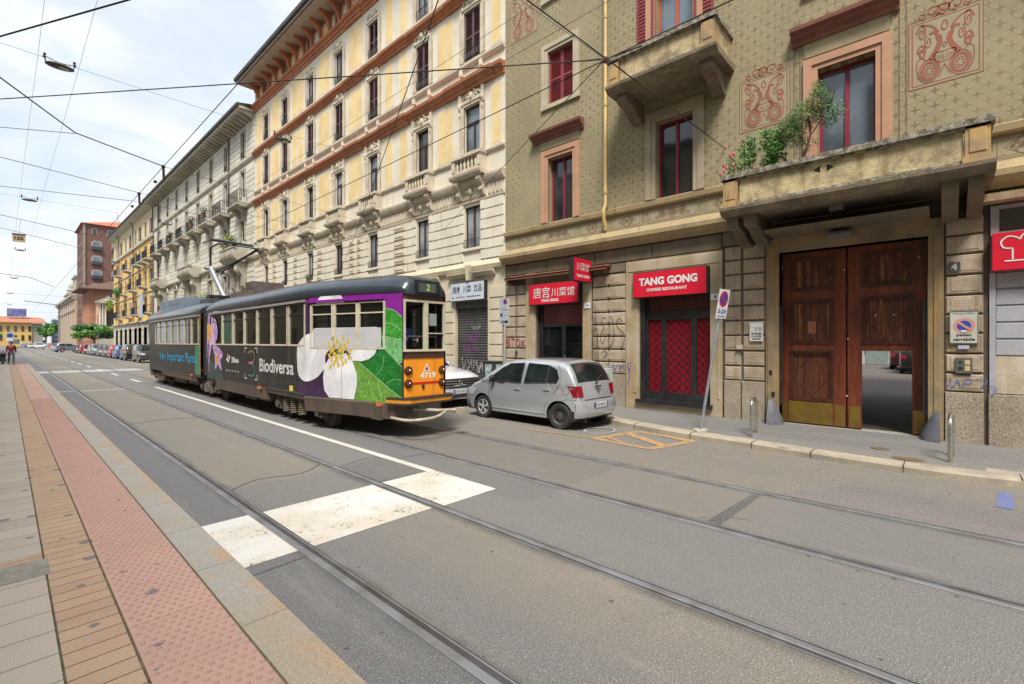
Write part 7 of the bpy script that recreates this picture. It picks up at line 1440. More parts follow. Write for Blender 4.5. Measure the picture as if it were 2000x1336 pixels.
a = thing('projecting_sign', 'red square box sign sticking out from the wall above the rusty awning rail', 'sign', (11.25, 7.35, 3.5)); m = MB(); m.box(10.32, 11.16, 7.30, 7.45, 3.49, 4.13); m.tube([(11.1, 7.37, 3.62), (11.3, 7.37, 3.62)], .02); m.tube([(11.1, 7.37, 4.0), (11.3, 7.37, 4.0)], .02); m.build('sign_box', M_SK, a)
m = MB(); m.box(10.34, 11.14, 7.285, 7.30, 3.51, 4.11); m.build('sign_face', M_SR, a); m = MB(); m.text('川菜馆', (10.74, 7.282, 3.78), (1, 0, 0), UP, h=.22, w=.62, bold=0, cx=True); m.text('TANG GONG', (10.74, 7.282, 3.60), (1, 0, 0), UP, h=.08, w=.62, bold=.04, cx=True); m.build('lettering', M_SW, a)
a = board('shop_sign', 'white shop sign with black brush characters over the roller shutter beside the tram', 11.59, 13.40, 3.31, 3.97, 11.12, 11.28, mat('sign_pale', (.55, .60, .68), .5), M_SK)
letter(a, '烧烤', 13.05, 3.60, .25, 11.112, M_SK, .40, 0); letter(a, '川菜', 12.46, 3.60, .25, 11.112, M_SK, .42, 0); letter(a, '饮品', 11.90, 3.60, .25, 11.112, M_SK, .42, 0); letter(a, 'BBQ', 13.24, 3.42, .05, 11.112, M_SK, .13); letter(a, 'CHINESE COOK', 12.80, 3.42, .055, 11.112, mat('sign_brick', (.45, .10, .10), .5), .52); letter(a, 'DRINKS BAR AND MORE', 12.12, 3.43, .05, 11.112, M_SK, .72)
def plate(nm, lb, y0, y1, z0, z1, mt, x=11.262, th=.012, cat='plate'): m = MB(); m.box(x-th, x, y0, y1, z0, z1); o = m.build(nm, mt); return tag(o, lb, cat)
def onplate(o, s, y, z, h, mt, w=None, bold=.02, x=11.247): m = MB(); m.text(s, (x, y, z), NY, UP, h=h, w=w, bold=bold, cx=True); m.build('lettering', mt, o)
o = plate('house_number', 'white house number 4 plate on the marble pier right of the red lattice door', 3.86, 4.04, 2.82, 2.97, M_SW, 11.24); onplate(o, '4', 3.94, 2.855, .085, M_SBL, None, .03, 11.224)
o = plate('house_number', 'white house number 4 plate on the pier right of the glass shop door', 7.37, 7.58, 2.80, 2.96, M_SW, 11.23); onplate(o, '4', 7.46, 2.835, .085, M_SBL, None, .03, 11.214)
o = plate('house_number', 'dark stone house number 4 tile on the pier right of the gate', -.19, -.035, 3.06, 3.23, mat('number_slate', (.05, .06, .075), .6), 11.24); onplate(o, '4', -.11, 3.09, .12, M_CREAM, None, .02, 11.222)
o = plate('notice_board', 'white notice with exclamation mark on the stone pier left of the gate', 2.92, 3.19, 1.86, 2.27, M_SW, 11.225); X_ = 11.209
for s, z, h, w_ in (('ENTRARE', 2.00, .045, .20), ('E USCIRE', 1.945, .040, .20), ('ADAGIO', 1.89, .040, .18), ('!', 2.09, .085, None)): onplate(o, s, 3.05 if s != '!' else 3.06, z, h, M_SK, w_, .03, X_)
m = MB(); m.strokes([[(.035*cos(k*pi/8), .035*sin(k*pi/8)) for k in range(17)], [(-.03, 0), (.03, 0)], [(0, -.03), (0, .03)]], (X_, 2.98, 2.13), NY, UP, .010); m.build('emblem', mat('sign_grey', (.35, .36, .30), .6), o)
o = plate('parking_ban_sign', 'large cream sign with pink and blue no parking disc beside the gate', -.415, -.05, 1.81, 2.38, mat('sign_cream', (.50, .50, .43), .5), 11.235, .02, 'sign'); cy, cz = -.235, 2.12
def disc(par, c, r, d, mt, nm='disc', rr=None):
    cx_, cy_, cz_ = c; m = MB(); m.add([(cx_-d, cy_+r*cos(k*pi/14), cz_+(rr or r)*sin(k*pi/14)) for k in range(28)], [tuple(range(28))]); return m.build(nm, mt, par)
disc(o, (11.215, cy, cz), .135, .002, mat('faded_red', (.60, .28, .24), .5)); disc(o, (11.215, cy, cz), .088, .004, M_SBL)
m = MB(); m.strokes([[(-.075, .065), (.075, -.065)]], (11.2085, cy, cz), NY, UP, .04); m.build('slash', MATS['faded_red'], o); m = MB(); m.box(11.206, 11.208, cy-.03, cy+.04, cz-.11, cz-.075); m.build('sticker', M_SW, o)
onplate(o, 'passo', cy, 1.925, .05, M_SK, .19, .03, 11.213); onplate(o, 'carrabile', cy, 1.86, .055, M_SK, .27, .03, 11.213); onplate(o, 'Comune di Milano', cy, 2.32, .03, M_SK, .27, 0, 11.213); onplate(o, 'Via Lomazzo n. 99', cy, 1.825, .018, M_SK, .2, 0, 11.213) if False else None
m = MB(); m.box(11.21, 11.214, -.41, -.055, 1.815, 1.822); m.box(11.21, 11.214, -.41, -.055, 2.366, 2.374); m.box(11.21, 11.214, -.41, -.403, 1.822, 2.366); m.box(11.21, 11.214, -.062, -.055, 1.822, 2.366); m.build('sign_border', M_SK, o)
o = plate('small_label', 'small lilac label just below the large cream no parking sign', -.30, -.16, 1.72, 1.79, mat('lilac_label', (.45, .45, .60), .5), 11.24)
o = thing('intercom', 'grey door intercom panel with two yellow button strips right of the gate', 'intercom', (11.26, -.24, 1.3)); m = MB(); m.box(11.225, 11.262, -.34, -.13, 1.30, 1.57); m.build('housing', mat('intercom_grey', (.17, .17, .16), .45, .5), o)
m = MB(); m.box(11.218, 11.225, -.31, -.245, 1.34, 1.43); m.build('button_strip', mat('button_yellow', (.55, .45, .20), .5), o); m = MB(); m.box(11.218, 11.225, -.31, -.245, 1.45, 1.53); m.build('button_strip', MATS['button_yellow'], o); m = MB(); [m.box(11.219, 11.225, -.22, -.16, 1.36+k*.02, 1.37+k*.02) for k in range(3)]; m.lathe([(.022, 0), (.022, -.006)], (11.225, -.19, 1.49), 'x', 10); m.build('speaker_grille', M_SK, o)
a = thing('shop_sign', 'red shop sign with a white chef hat outline above the grey shop panels', 'sign', (11.2, -1.5, 3.0)); m = MB(); m.box(11.08, 11.27, -2.5, -.57, 3.02, 3.63); m.build('sign_box', M_SR, a)
m = MB(); hx = 11.072
m.strokes([[(.16, .10), (.78, .10)], [(.25, .12), (.25, .30)], [(.68, .12), (.68, .30)]]+[smoothpath([(p[0], p[1], 0) for p in [(.25, .30), (.15, .32), (.12, .42), (.20, .50), (.30, .47), (.33, .44), (.36, .50), (.46, .56), (.57, .50), (.60, .44), (.63, .49), (.74, .50), (.80, .41), (.76, .32), (.68, .30)]], 4)], (hx, -.55, 3.06), NY, UP, .022); m.build('chef_hat_outline', M_SW, a)
# small bits of wall hardware
o = plate('wall_stub', 'small pale stub with dark ends fixed on the ashlar pier left of the gate', 3.33, 3.46, 1.68, 1.78, mat('stub_pale', (.5, .4, .32), .6), 11.24, .05, 'fitting'); tag(o, cat='fitting')
m = MB(); m.tube([(11.24, 10.22, 3.8), (11.24, 10.22, 1.55)], .014, 6); o = tag(m.build('conduit', mat('rust_conduit', (.16, .09, .06), .7)), 'thin rusty conduit running down the ashlar left of the glass shop door', 'conduit'); m = MB(); m.ball((11.23, 10.2, 1.52), .06, .4, 1, 1, 6); m.ball((11.23, 10.22, 1.42), .05, .4, .8, 1.2, 5); m.build('knotted_end', M_DF, o)
for k, (y_, z_, lb) in enumerate(((2.77, 1.18, 'small black box on the left gate pillar, upper one'), (2.72, .72, 'small black socket low on the left gate pillar'), (.12, .52, 'small black socket low on the right gate pillar'))): m = MB(); m.box(11.20, 11.235, y_-.03, y_+.03, z_-.05, z_+.05); tag(m.build('wall_socket', M_SK), lb, 'socket')
# pole signs, hoops, cabinets
M_GALV = mat('galvanised', (.36, .40, .43), .45, .6, (.28, .31, .34), 5)
P0 = Vector((9.62, 3.66, .05)); P1 = P0+Vector((.32, -.34, 2.86)); a = thing('leaning_sign_pole', 'grey pole leaning over at the kerb, carrying a blue and red no parking sign', 'sign', tuple(P0))
m = MB(); m.tube([P0, P1], .030, 10); m.build('pole', M_GALV, a, True); m = MB(); m.profz([(P0.x+.17*cos(k*pi/7)*(1+.2*sin(k*3)), P0.y+.13*sin(k*pi/7)) for k in range(14)], .02, .064); m.build('footing', mat('footing', (.48, .44, .38), .9, 0, (.35, .32, .28), 9), a)
ax = Vector((cos(radians(-10)), sin(radians(-10)), 0)); up = (P1-P0).normalized(); nn = ax.cross(up).normalized()
if nn.y > 0: nn = -nn
def tilted(par, nm, mt, c, w_, h, off, th=.006, poly=None):
    m = MB(); q = poly or [(-w_/2, -h/2), (w_/2, -h/2), (w_/2, h/2), (-w_/2, h/2)]; A_ = [c+ax*p[0]+up*p[1]+nn*off for p in q]; B_ = [p+nn*th for p in A_]; n = len(q); m.add(A_+B_, [tuple(range(n))[::-1], tuple(range(n, 2*n))]+[(i, (i+1) % n, n+(i+1) % n, n+i) for i in range(n)]); return m.build(nm, mt, par)
C0 = P0+up*2.60; pl = tilted(a, 'sign_plate', M_SW, C0, .40, .60, .032)
tilted(pl, 'ring', M_SRD, C0+up*.10, 0, 0, .039, .001, [(.165*cos(k*pi/12), .165*sin(k*pi/12)) for k in range(24)]); tilted(pl, 'disc', M_SBL, C0+up*.10, 0, 0, .041, .001, [(.115*cos(k*pi/12), .115*sin(k*pi/12)) for k in range(24)])
tilted(pl, 'slash', M_SRD, C0+up*.10, 0, 0, .043, .001, [(-.10, .07), (-.07, .10), (.10, -.07), (.07, -.10)]); m = MB(); q = C0+nn*.0395
m.text('0-24', q-up*.20, ax, up, h=.10, w=.30, bold=.03, cx=True); m.box(0, 0, 0, 0, 0, 0) if False else None; m.text('ZONA RIMOZIONE', q-up*.27, ax, up, h=.03, w=.30, bold=.02, cx=True); m.build('lettering', M_SBL, pl)
a = thing('sign_pole', 'upright grey pole with three stacked white parking plates behind the silver hatchback', 'sign', (10.0, 9.6, .05)); m = MB(); m.tube([(10.0, 9.6, .04), (10.0, 9.6, 3.14)], .03, 10); m.build('pole', M_GALV, a, True)
for k, (z0, z1) in enumerate(((2.72, 3.14), (2.55, 2.71), (2.36, 2.54))):
    m = MB(); m.box(9.79, 10.21, 9.555, 9.565, z0, z1); pl = m.build('sign_plate', mat('plate_pale', (.50, .56, .58), .5), a)
    if k == 0:
        for r_, d, mt in ((.085, .001, M_SRD), (.058, .002, M_SBL)): m = MB(); m.add([(10.03+r_*cos(q*pi/12), 9.554-d, 3.03+r_*sin(q*pi/12)) for q in range(24)], [tuple(range(24))]); m.build('disc', mt, pl)
        m = MB(); m.text('ZONA', (10.0, 9.552, 2.87), (1, 0, 0), UP, h=.025, w=.10, cx=True); m.text('RIMOZIONE', (10.0, 9.552, 2.78), (1, 0, 0), UP, h=.04, w=.30, cx=True); m.build('lettering', M_SK, pl)
    if k == 1: m = MB(); m.box(9.82, 9.92, 9.552, 9.554, 2.58, 2.68); m.build('blue_symbol', M_SBL, pl); m = MB(); m.text('8 - 19', (10.08, 9.552, 2.61), (1, 0, 0), UP, h=.04, w=.18, cx=True); m.build('lettering', M_SK, pl)
    if k == 2: m = MB(); m.add([(9.82+p*.02, 9.552, 2.42+q) for p, q in ((0, 0), (4, .0), (4, .05), (5, .09), (6, .02), (10, .03), (11, .07), (15, .05), (17, .03), (17, -.01), (0, -.01))], [tuple(range(11))]); m.build('tow_symbol', M_SK, pl)
M_INOX = mat('stainless', (.50, .48, .44), .28, .85, (.40, .38, .34), 6)
for (x0, y0, x1, y1, h, lb) in ((9.62, 2.71, 10.05, 2.74, .76, 'stainless steel bike hoop on the pavement between leaning pole and gate'), (9.58, -.05, 10.05, -.08, .74, 'stainless steel bike hoop on the pavement below the intercom')):
    P = [(x0, y0, .04), (x0, y0, h-.16)]+[((x0+x1)/2-(x1-x0)/2*cos(k*pi/8), (y0+y1)/2-(y1-y0)/2*cos(k*pi/8), h-.16+.16*sin(k*pi/8)) for k in range(1, 8)]+[(x1, y1, h-.16), (x1, y1, .04)]
    m = MB(); m.tube(P, .028, 10); tag(m.build('bike_hoop', M_INOX, None, True), lb, 'bike rack', 'bike hoops on the pavement')
a = thing('utility_cabinet', 'black utility cabinet with white posters against the cream wall behind the silver hatchback bonnet', 'cabinet', (11.1, 11.1, .1)); m = MB(); m.box(10.88, 11.25, 10.85, 11.40, .1, 1.17); m.box(10.86, 11.25, 10.83, 11.42, 1.171, 1.21); m.build('body', M_DF, a); m = MB(); m.box(10.872, 10.879, 10.98, 11.28, .55, 1.1); m.box(10.95, 11.2, 10.84, 10.849, .6, 1.1); m.build('poster', mat('torn_poster', (.50, .55, .56), .8, 0, (.10, .20, .20), 9), a)
a = thing('utility_cabinet', 'pale green cabinet covered in red scribbles beside the rear window of the silver hatchback', 'cabinet', (11.1, 6.9, .1)); m = MB(); m.box(11.02, 11.24, 6.66, 7.08, .1, 1.12); m.build('body', mat('pale_green_box', (.38, .44, .40), .7, 0, (.5, .5, .46), 6), a); m = MB(); random.seed(4); m.strokes([smoothpath([(p[0]*.36, p[1]*.34, 0) for p in l], 3) for l in scrib(1, 1, 7)], (11.012, 7.05, .72), NY, UP, .03); m.build('graffiti', SPR, a)
# ---------------------------------------------------------------- PLANTS
M_TRUNK = mat('bark', (.10, .07, .05), .9, 0, (.06, .045, .035), 8)
def leafm(nm, a, b_): return mat(nm, a, .55, 0, b_, 9)
random.seed(11)
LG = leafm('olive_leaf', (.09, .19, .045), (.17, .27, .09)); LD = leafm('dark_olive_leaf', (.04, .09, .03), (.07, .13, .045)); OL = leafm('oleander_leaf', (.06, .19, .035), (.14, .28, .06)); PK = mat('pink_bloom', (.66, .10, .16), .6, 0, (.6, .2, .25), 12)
a = thing('olive_tree', 'small bushy olive tree leaning in front of the big window on the gate balcony', 'plant', (10.4, 2.0, 4.6))
m = MB(); m.tube(smoothpath([(10.4, 2.06, 4.58), (10.4, 2.02, 5.3), (10.35, 1.88, 5.75), (10.38, 1.92, 6.1)], 5), [.035]*8+[.02]*8, 7); m.tube([(10.38, 1.95, 5.6), (10.3, 2.2, 6.1)], .015, 5); m.tube([(10.36, 1.88, 5.75), (10.45, 1.6, 6.2), (10.4, 1.5, 6.5)], .012, 5); m.build('trunk', M_TRUNK, a)
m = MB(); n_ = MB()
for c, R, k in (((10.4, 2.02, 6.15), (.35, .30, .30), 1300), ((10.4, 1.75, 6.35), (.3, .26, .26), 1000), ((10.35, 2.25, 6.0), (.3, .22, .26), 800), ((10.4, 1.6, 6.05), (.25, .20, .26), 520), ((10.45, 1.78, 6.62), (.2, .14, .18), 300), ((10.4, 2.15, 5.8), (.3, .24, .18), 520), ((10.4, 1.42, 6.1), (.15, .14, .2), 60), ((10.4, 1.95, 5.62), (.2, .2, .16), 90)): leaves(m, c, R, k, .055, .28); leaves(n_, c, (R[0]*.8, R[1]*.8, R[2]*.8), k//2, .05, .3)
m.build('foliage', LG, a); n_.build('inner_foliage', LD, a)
a = thing('oleander', 'oleander shrub with pink flowers on the gate balcony, beside the olive tree', 'plant', (10.4, 2.8, 4.6)); m = MB(); f_ = MB(); fl = MB()
for k in range(13):
    y0 = random.uniform(2.45, 3.2); t_ = (10.4+random.uniform(-.2, .2), y0+random.uniform(-.22, .3), random.uniform(5.55, 6.05)); m.tube([(10.4, y0*.6+2.85*.4, 4.6), (10.4, y0, 5.2), t_], .010, 5)
    for q in range(3): leaves(f_, (t_[0], t_[1]+random.uniform(-.06, .06), t_[2]-q*.14), (.13, .13, .10), 60, .12, .22)
    if k < 9: fl.ball((t_[0]-.1, min(3.5, t_[1]+random.uniform(0, .30)), t_[2]-random.uniform(.0, .4)), .035, 1, 1, .8, 5)
m.build('stem', M_TRUNK, a); f_.build('foliage', OL, a)
for k in range(9): fl2 = MB(); c = (10.02+random.uniform(0, .2), 3.05+random.uniform(0, .42), 5.35+random.uniform(0, .5)); [fl2.ball((c[0]+.018*cos(j*1.26), c[1]+.022*cos(j*1.26), c[2]+.022*sin(j*1.26)), .02, 1, 1, 1, 4) for j in range(5)]; fl2.build('flower', PK, a)
m = MB(); m.box(10.18, 10.5, 2.2, 3.2, 4.58, 5.0); m.build('planter', M_TER, a)
def bush(nm, lb, c, R, n, size, mt, group=None, pot=True):
    a = thing(nm, lb, 'plant', (c[0], c[1], c[2]-R[2]), group); m = MB(); leaves(m, c, R, n, size, .4); m.build('foliage', mt, a)
    if pot: m = MB(); m.lathe([(min(R[0], R[1])*.5, 0), (min(R[0], R[1])*.7, .2)], (c[0], c[1], c[2]-R[2]-.18), 'z', 8); m.build('pot', M_TER, a)
bush('balcony_plant', 'small green plant behind the parapet of the upper balcony with the orange window', (10.45, 4.6, 8.95), (.12, .30, .12), 90, .06, OL)
bush('balcony_plant', 'tiny red flowering plant at the left side of the upper balcony', (10.45, 5.6, 8.92), (.1, .35, .08), 70, .05, PK)
bush('balcony_plant', 'yellow green trailing shrub on the stone balcony of the grey building above the pantograph', (10.5, 36.6, 8.75), (.4, 1.5, .55), 900, .16, leafm('yellowgreen_leaf', (.20, .24, .06), (.12, .17, .05)))
bush('window_plant', 'dark green plant on a first floor sill of the cream building above the tram roof', (11.15, 25.4, 5.35), (.16, .35, .22), 200, .09, LD)
for k, (y_, z_, lb) in enumerate(((43.4, 12.3, 'round dark shrub on the fourth iron balcony of the grey building'), (47.0, 12.2, 'round dark shrub on the fifth iron balcony of the grey building'), (54.6, 12.1, 'low dark shrub on a far iron balcony of the grey building'))): bush('balcony_plant', lb, (10.7, y_, z_), (.3, .4, .35), 130, .16, LD, 'shrubs on the iron balconies')
bush('balcony_plant', 'bright green shrub spilling from a balcony of the golden yellow building', (10.4, 83.6, 8.7), (.4, 1.2, .7), 500, .25, OL); bush('balcony_plant', 'lime green shrub on the farthest low balcony of the golden yellow building', (10.4, 90.6, 7.4), (.4, 1.3, .8), 400, .25, leafm('lime_leaf', (.25, .38, .06), (.12, .25, .04)))
bush('arch_plant', 'green climbing plant in a ground floor arch of the grey building', (11.0, 44.3, 5.2), (.3, .7, .8), 300, .18, OL, None, False)
def tree(nm, lb, c, h, R, n, size, mts, th=.15):
    a = thing(nm, lb, 'tree', c); m = MB(); m.tube([(c[0], c[1], c[2]), (c[0]+.05, c[1], c[2]+h*.55), (c[0], c[1], c[2]+h*.8)], [th, th*.7, th*.4], 7)
    for k in range(6): a_ = k*1.05; m.tube([(c[0], c[1], c[2]+h*.45), (c[0]+R[0]*.6*cos(a_), c[1]+R[1]*.6*sin(a_), c[2]+h*.75)], [th*.4, th*.15], 5)
    m.build('trunk', M_TRUNK, a); A_, B_ = MB(), MB()
    for k in range(16):
        u = random.uniform(0, 6.28); r_ = random.uniform(.2, .8); cc = (c[0]+R[0]*r_*cos(u), c[1]+R[1]*r_*sin(u), c[2]+h*.72+R[2]*random.uniform(-.7, .7)*(1-r_*.5)); q = (R[0]*.34, R[1]*.34, R[2]*.40); leaves(A_ if k % 3 else B_, cc, q, n//16, size, .6)
    A_.build('crown', mts[0], a); B_.build('crown_shade', mts[1], a)
G1, G2 = leafm('tree_leaf', (.07, .20, .03), (.13, .29, .05)), leafm('tree_leaf_dark', (.025, .085, .02), (.045, .13, .03))
tree('street_tree', 'bright green low street tree in front of the small salmon church', (9.7, 101, -.1), 4.9, (3.0, 3.0, 1.5), 5200, .32, (G1, G2))
for k, (x_, y_, h, lb) in enumerate(((12.8, 262, 9.5, 'green tree left of the baroque church at the end of the street, nearest'), (12.0, 290, 9.5, 'dark tree behind the nearest green tree at the end of the street'), (-3.8, 300, 6, 'green tree at the far left edge in front of the yellow palazzo'))): tree('distant_tree', lb, (x_, y_, -.2), h, (3.0, 3.0, h*.33), 1500, .8, (G1, G2), .3)
# ---------------------------------------------------------------- OVERHEAD WIRES AND LAMPS
M_WIRE = mat('wire_black', (.018, .018, .02), .6); M_THIN = mat('wire_grey', (.09, .09, .10), .5); M_INS = mat('insulator_brown', (.10, .045, .035), .4)
def sag(a, b_, s=.0, n=8):
    a, b_ = Vector(a), Vector(b_); return [a+(b_-a)*i/n-Vector((0, 0, s*4*(i/n)*(1-i/n))) for i in range(n+1)]
def wire(lb, P, r=.012, nm='overhead_wire', mt=M_WIRE, group=None):
    m = MB(); m.tube(P, r*.68, 5); return tag(m.build(nm, mt), lb, 'wire', group)
def zig(x, z, amp=.18, y0=-25, y1=330):
    P = []; y = y0; k = 0
    while y < y1: P.append((x+amp*(1 if k % 2 else -1)*.5, y, z)); y += 28; k += 1
    return P
wire('tram contact wire running over the near track, above the white stop line', [(2.54, -25, 6.0), (2.54, 13.6, 6.0), (2.55, 45, 5.95), (2.5, 120, 5.9), (2.54, 330, 5.9)], .011)
wire('tram contact wire over the far track, touching the pantograph', [(5.62, -25, 5.72), (5.60, 3.4, 5.72), (5.53, 19, 5.50), (5.5, 60, 5.7), (5.53, 330, 5.7)], .011)
wire('second contact wire running beside the far track wire past the balcony', [(5.50, -25, 5.80), (5.72, 3.45, 5.80)], .010)
wire('thick span wire crossing above the hanging lamp at the top left', sag((-7, 23.5, 6.0), (6.2, -3.2, 6.0)), .016)
wire('long span wire from the left edge to the wire joint by the yellow drainpipe', sag((-7.9, 23.5, 6.4), (5.62, 3.5, 5.76), .02), .013)
wire('thick pull off wire curving from the left edge to the near contact wire', [(-8, 3.0, 6.1), (-.06, 10.91, 6.0), (.94, 12.7, 6.0), (2.54, 13.6, 6.0)], .017)
wire('thin wire joining the thick pull off wire at the left', [(-8, 17.5, 6.0), (-.07, 13.43, 6.0), (.94, 12.75, 6.0)], .009)
wire('span wire reaching the near contact wire, third from the top at the left edge', sag((-8, 14.0, 6.3), (2.52, 16.5, 6.0)), .011); wire('span wire continuing from the near contact wire to the cream building', sag((2.52, 16.5, 6.0), (11.28, 18.4, 6.3)), .008)
wire('span wire crossing at the height of the second hanging lamp', sag((-8, 23, 6.4), (2.55, 17.6, 6.0)), .011); wire('span wire from the second crossing to the yellow panelled facade', sag((2.55, 17.6, 6.0), (11.28, 21.6, 6.6)), .008)
wire('span wire in front of the brick tower, upper one', sag((-8, 17.5, 6.1), (2.5, 24.6, 6.0)), .012); wire('span wire in front of the brick tower, lower one', sag((-8, 16.4, 6.1), (2.5, 28.4, 6.0)), .012)
wire('short thick pull off wire far down the street', [(-8, 34, 6.2), (-.23, 42.1, 6.0), (.98, 43.1, 6.0), (2.39, 47.9, 5.9)], .022)
wire('wire from the top middle down past the joint to the balcony wall anchor', sag((4.8, 6.2, 7.4), (11.28, 3.72, 6.33), .0), .010, group='anchor wires by the balcony') if False else None
wire('taut wire crossing the drainpipe to an anchor beside the smaller scroll panel', [(4.6, 5.9, 8.3), (11.28, 3.74, 6.33)], .010); wire('second wire from the wire joint down to the same wall anchor', [(5.72, 3.45, 5.78), (11.28, 3.76, 6.31)], .009); wire('wire from the top edge down to the wire joint beside the drainpipe', [(3.9, 6.2, 8.6), (5.66, 3.48, 5.80)], .010); wire('thinner wire just left of the one reaching the wire joint', [(3.6, 6.6, 8.8), (5.64, 3.5, 5.80)], .006, mt=M_THIN)
wire('wire from the joint down left to the cream facade between two first floor windows', [(5.60, 3.5, 5.70), (11.28, 13.95, 6.11)], .010)
wire('dark diagonal wire crossing the yellow facade from the top edge', sag((2.9, 3.0, 6.1), (11.28, 21.55, 5.9), .12), .012); wire('faint steel wire from the grey facade across the pantograph', sag((2.5, 24.6, 6.0), (11.28, 27, 7.0)), .008, mt=M_THIN)
wire('thin wire slanting across the upper grey facade', sag((2.55, 13.6, 6.0), (11.28, 17.0, 6.5)), .008, mt=M_THIN)
for k, y_ in enumerate((60, 76, 95, 120, 150)): wire('distant span wire number %s counted down the street' % ('one', 'two', 'three', 'four', 'five')[k], sag((-8, y_-1, 6.6), (11.2, y_+2, 6.6), .5), .010, mt=M_THIN)
for x_, z_, lb in ((6.9, 8.2, 'upper'), (7.1, 7.6, 'lower')): wire('%s of two thin parallel wires running high in front of the yellow facade' % lb, [(x_, -10, z_+.3), (x_, 20, z_), (x_, 60, z_)], .007, mt=M_THIN)
a = thing('wire_joint', 'bundle of brown insulators where the wires meet in front of the drainpipe', 'insulator', (5.66, 3.47, 5.75)); m = MB(); m.box(5.63, 5.69, 3.44, 3.50, 5.73, 5.79); m.tube([(5.5, 3.75, 5.79), (5.62, 3.52, 5.78)], .012, 6); m.tube([(5.72, 3.36, 5.80), (5.86, 3.02, 5.86)], .012, 6); m.build('clamp', M_INS, a); m = MB(); [m.ball((5.62+.04*j, 3.5-.03*j, 5.72+.03*(j % 2)), .016, n=5) for j in range(4)]; m.build('insulator', M_INS, a)
for (x_, y_, lb) in ((2.54, 13.62, 'brown hanger between contact wire and thick pull off wire at the near track'), (2.54, 16.6, 'brown hanger at the near track in front of the golden facade roof')):
    m = MB(); m.tube([(x_, y_, 6.02), (x_+.02, y_+.05, 5.72)], .028, 6); m.ball((x_, y_, 6.0), .045, n=5); m.ball((x_-.12, y_+.2, 5.66), .04, n=5); tag(m.build('wire_hanger', M_INS), lb, 'insulator')
def lamp(lb, x, y, z, rz=.0):
    a = thing('hanging_lamp', lb, 'street lamp', (x, y, z), 'street lamps hung over the road'); m = MB(); m.lathe([(.02, .10), (.20, .08), (.36, .02), (.40, -.03), (.36, -.05)], (0, 0, 0), 'z', 18); m.v = [(x+q[0]*1.15, y+q[1]*.75, z+q[2]-.08+.0*q[0]) for q in m.v]; m.build('lamp_shade', M_DF, a, True)
    m = MB(); m.box(x-.02, x+.28, y-.14, y+.14, z-.15, z-.132); m.build('lamp_glass', mat('lamp_glass', (.40, .38, .28), .2), a)
    m = MB()
    for s in (-1, 1): m.tube([(x+s*.42, y, z-.06), (x+s*.46, y, z+.16)], .025, 6); m.ball((x+s*.46, y, z+.13), .06, n=5); m.ball((x+s*.45, y, z+.24), .055, n=5)
    m.tube([(x-.4, y, z+.16), (x, y, z+.02), (x+.4, y, z+.12)], .014, 5); m.build('hanger', M_INS, a); a.scale = (.7, .7, .7)
for k, (x_, y_, z_) in enumerate(((1.08, 19.1, 10), (.93, 38.4, 10), (.88, 60.1, 10), (.74, 87, 10), (.52, 115, 10), (.6, 150, 10), (.6, 200, 10))): lamp('oval street lamp hanging over the near track, %s from the camera' % ('first', 'second', 'third', 'fourth', 'fifth', 'sixth', 'seventh')[k], x_, y_, z_)
for k, (x_, y_) in enumerate(((7.55, 19.5), (7.5, 39.3), (7.5, 62), (7.5, 88))): lamp('oval street lamp hanging before the facades, %s from the camera' % ('first', 'second', 'third', 'fourth')[k], x_, y_, 10)
for x_, lb in ((.64, 'left thin steel wire carrying the row of hanging lamps'), (1.52, 'right thin steel wire carrying the row of hanging lamps')): wire(lb, [(x_+.05, -20, 10.25), (x_, 19.1, 10.2), (x_-.1, 38.4, 10.2), (x_-.15, 60, 10.2), (x_-.3, 87, 10.2), (.5, 200, 10.2)], .006, mt=M_THIN)
for k, y_ in enumerate((19.2, 38.8, 61, 87.5)): wire('thin cross wire holding the %s pair of hanging lamps' % ('first', 'second', 'third', 'fourth')[k], sag((-8, y_, 10.5), (11.28, y_+.3, 10.3), .25), .008, mt=M_THIN)
a = thing('hanging_number_sign', 'small cream sign reading 122 hanging under a wire over the near track', 'sign', (.6, 46, 8.6)); m = MB(); m.box(.30, .92, 45.98, 46.02, 8.60, 9.10); m.build('sign_face', mat('sign_tan', (.50, .40, .24), .6), a); m = MB(); m.box(.27, .95, 45.95, 46.05, 9.10, 9.16); m.build('bracket', M_DF, a); m = MB(); m.text('122', (.61, 45.97, 8.76), (1, 0, 0), UP, h=.20, w=.44, bold=.05, cx=True); m.build('lettering', M_INS, a); wire('thin wire from which the number sign hangs', [(.6, 46, 9.16), (.7, 46.0, 10.2)], .01, mt=M_THIN)
a = thing('lamp_post', 'slim grey post rising through the street tree', 'post', (9.9, 99, 0)); m = MB(); m.tube([(9.95, 99, 0), (9.95, 99, 6.0)], .07, 7); m.build('post', M_GALV, a); m = MB(); m.ball((9.95, 99, 6.05), .12, n=5); m.build('cap', M_GALV, a)
a = thing('signal_gantry', 'grey gantry arm with hanging signals far down the street', 'gantry', (11, 190, 0)); m = MB(); m.tube([(10.6, 190, 0), (10.6, 190, 13.0)], .12, 6); m.tube([(10.6, 190, 12.6), (3.5, 190, 13.4)], .10, 6); m.build('mast', M_DF, a)
a = thing('blue_direction_sign', 'blue square traffic sign at the left edge beyond the platform', 'sign', (.0, 88, 0)); m = MB(); m.tube([(.35, 88, 0), (.35, 88, 3.6)], .05, 6); m.build('post', M_GALV, a); m = MB(); m.box(.1, .62, 87.9, 87.95, 2.45, 2.95); m.build('sign_face', M_SBL, a); m = MB(); m.box(.07, .65, 87.93, 87.99, 2.0, 3.0); m.build('backing', M_SW, a)
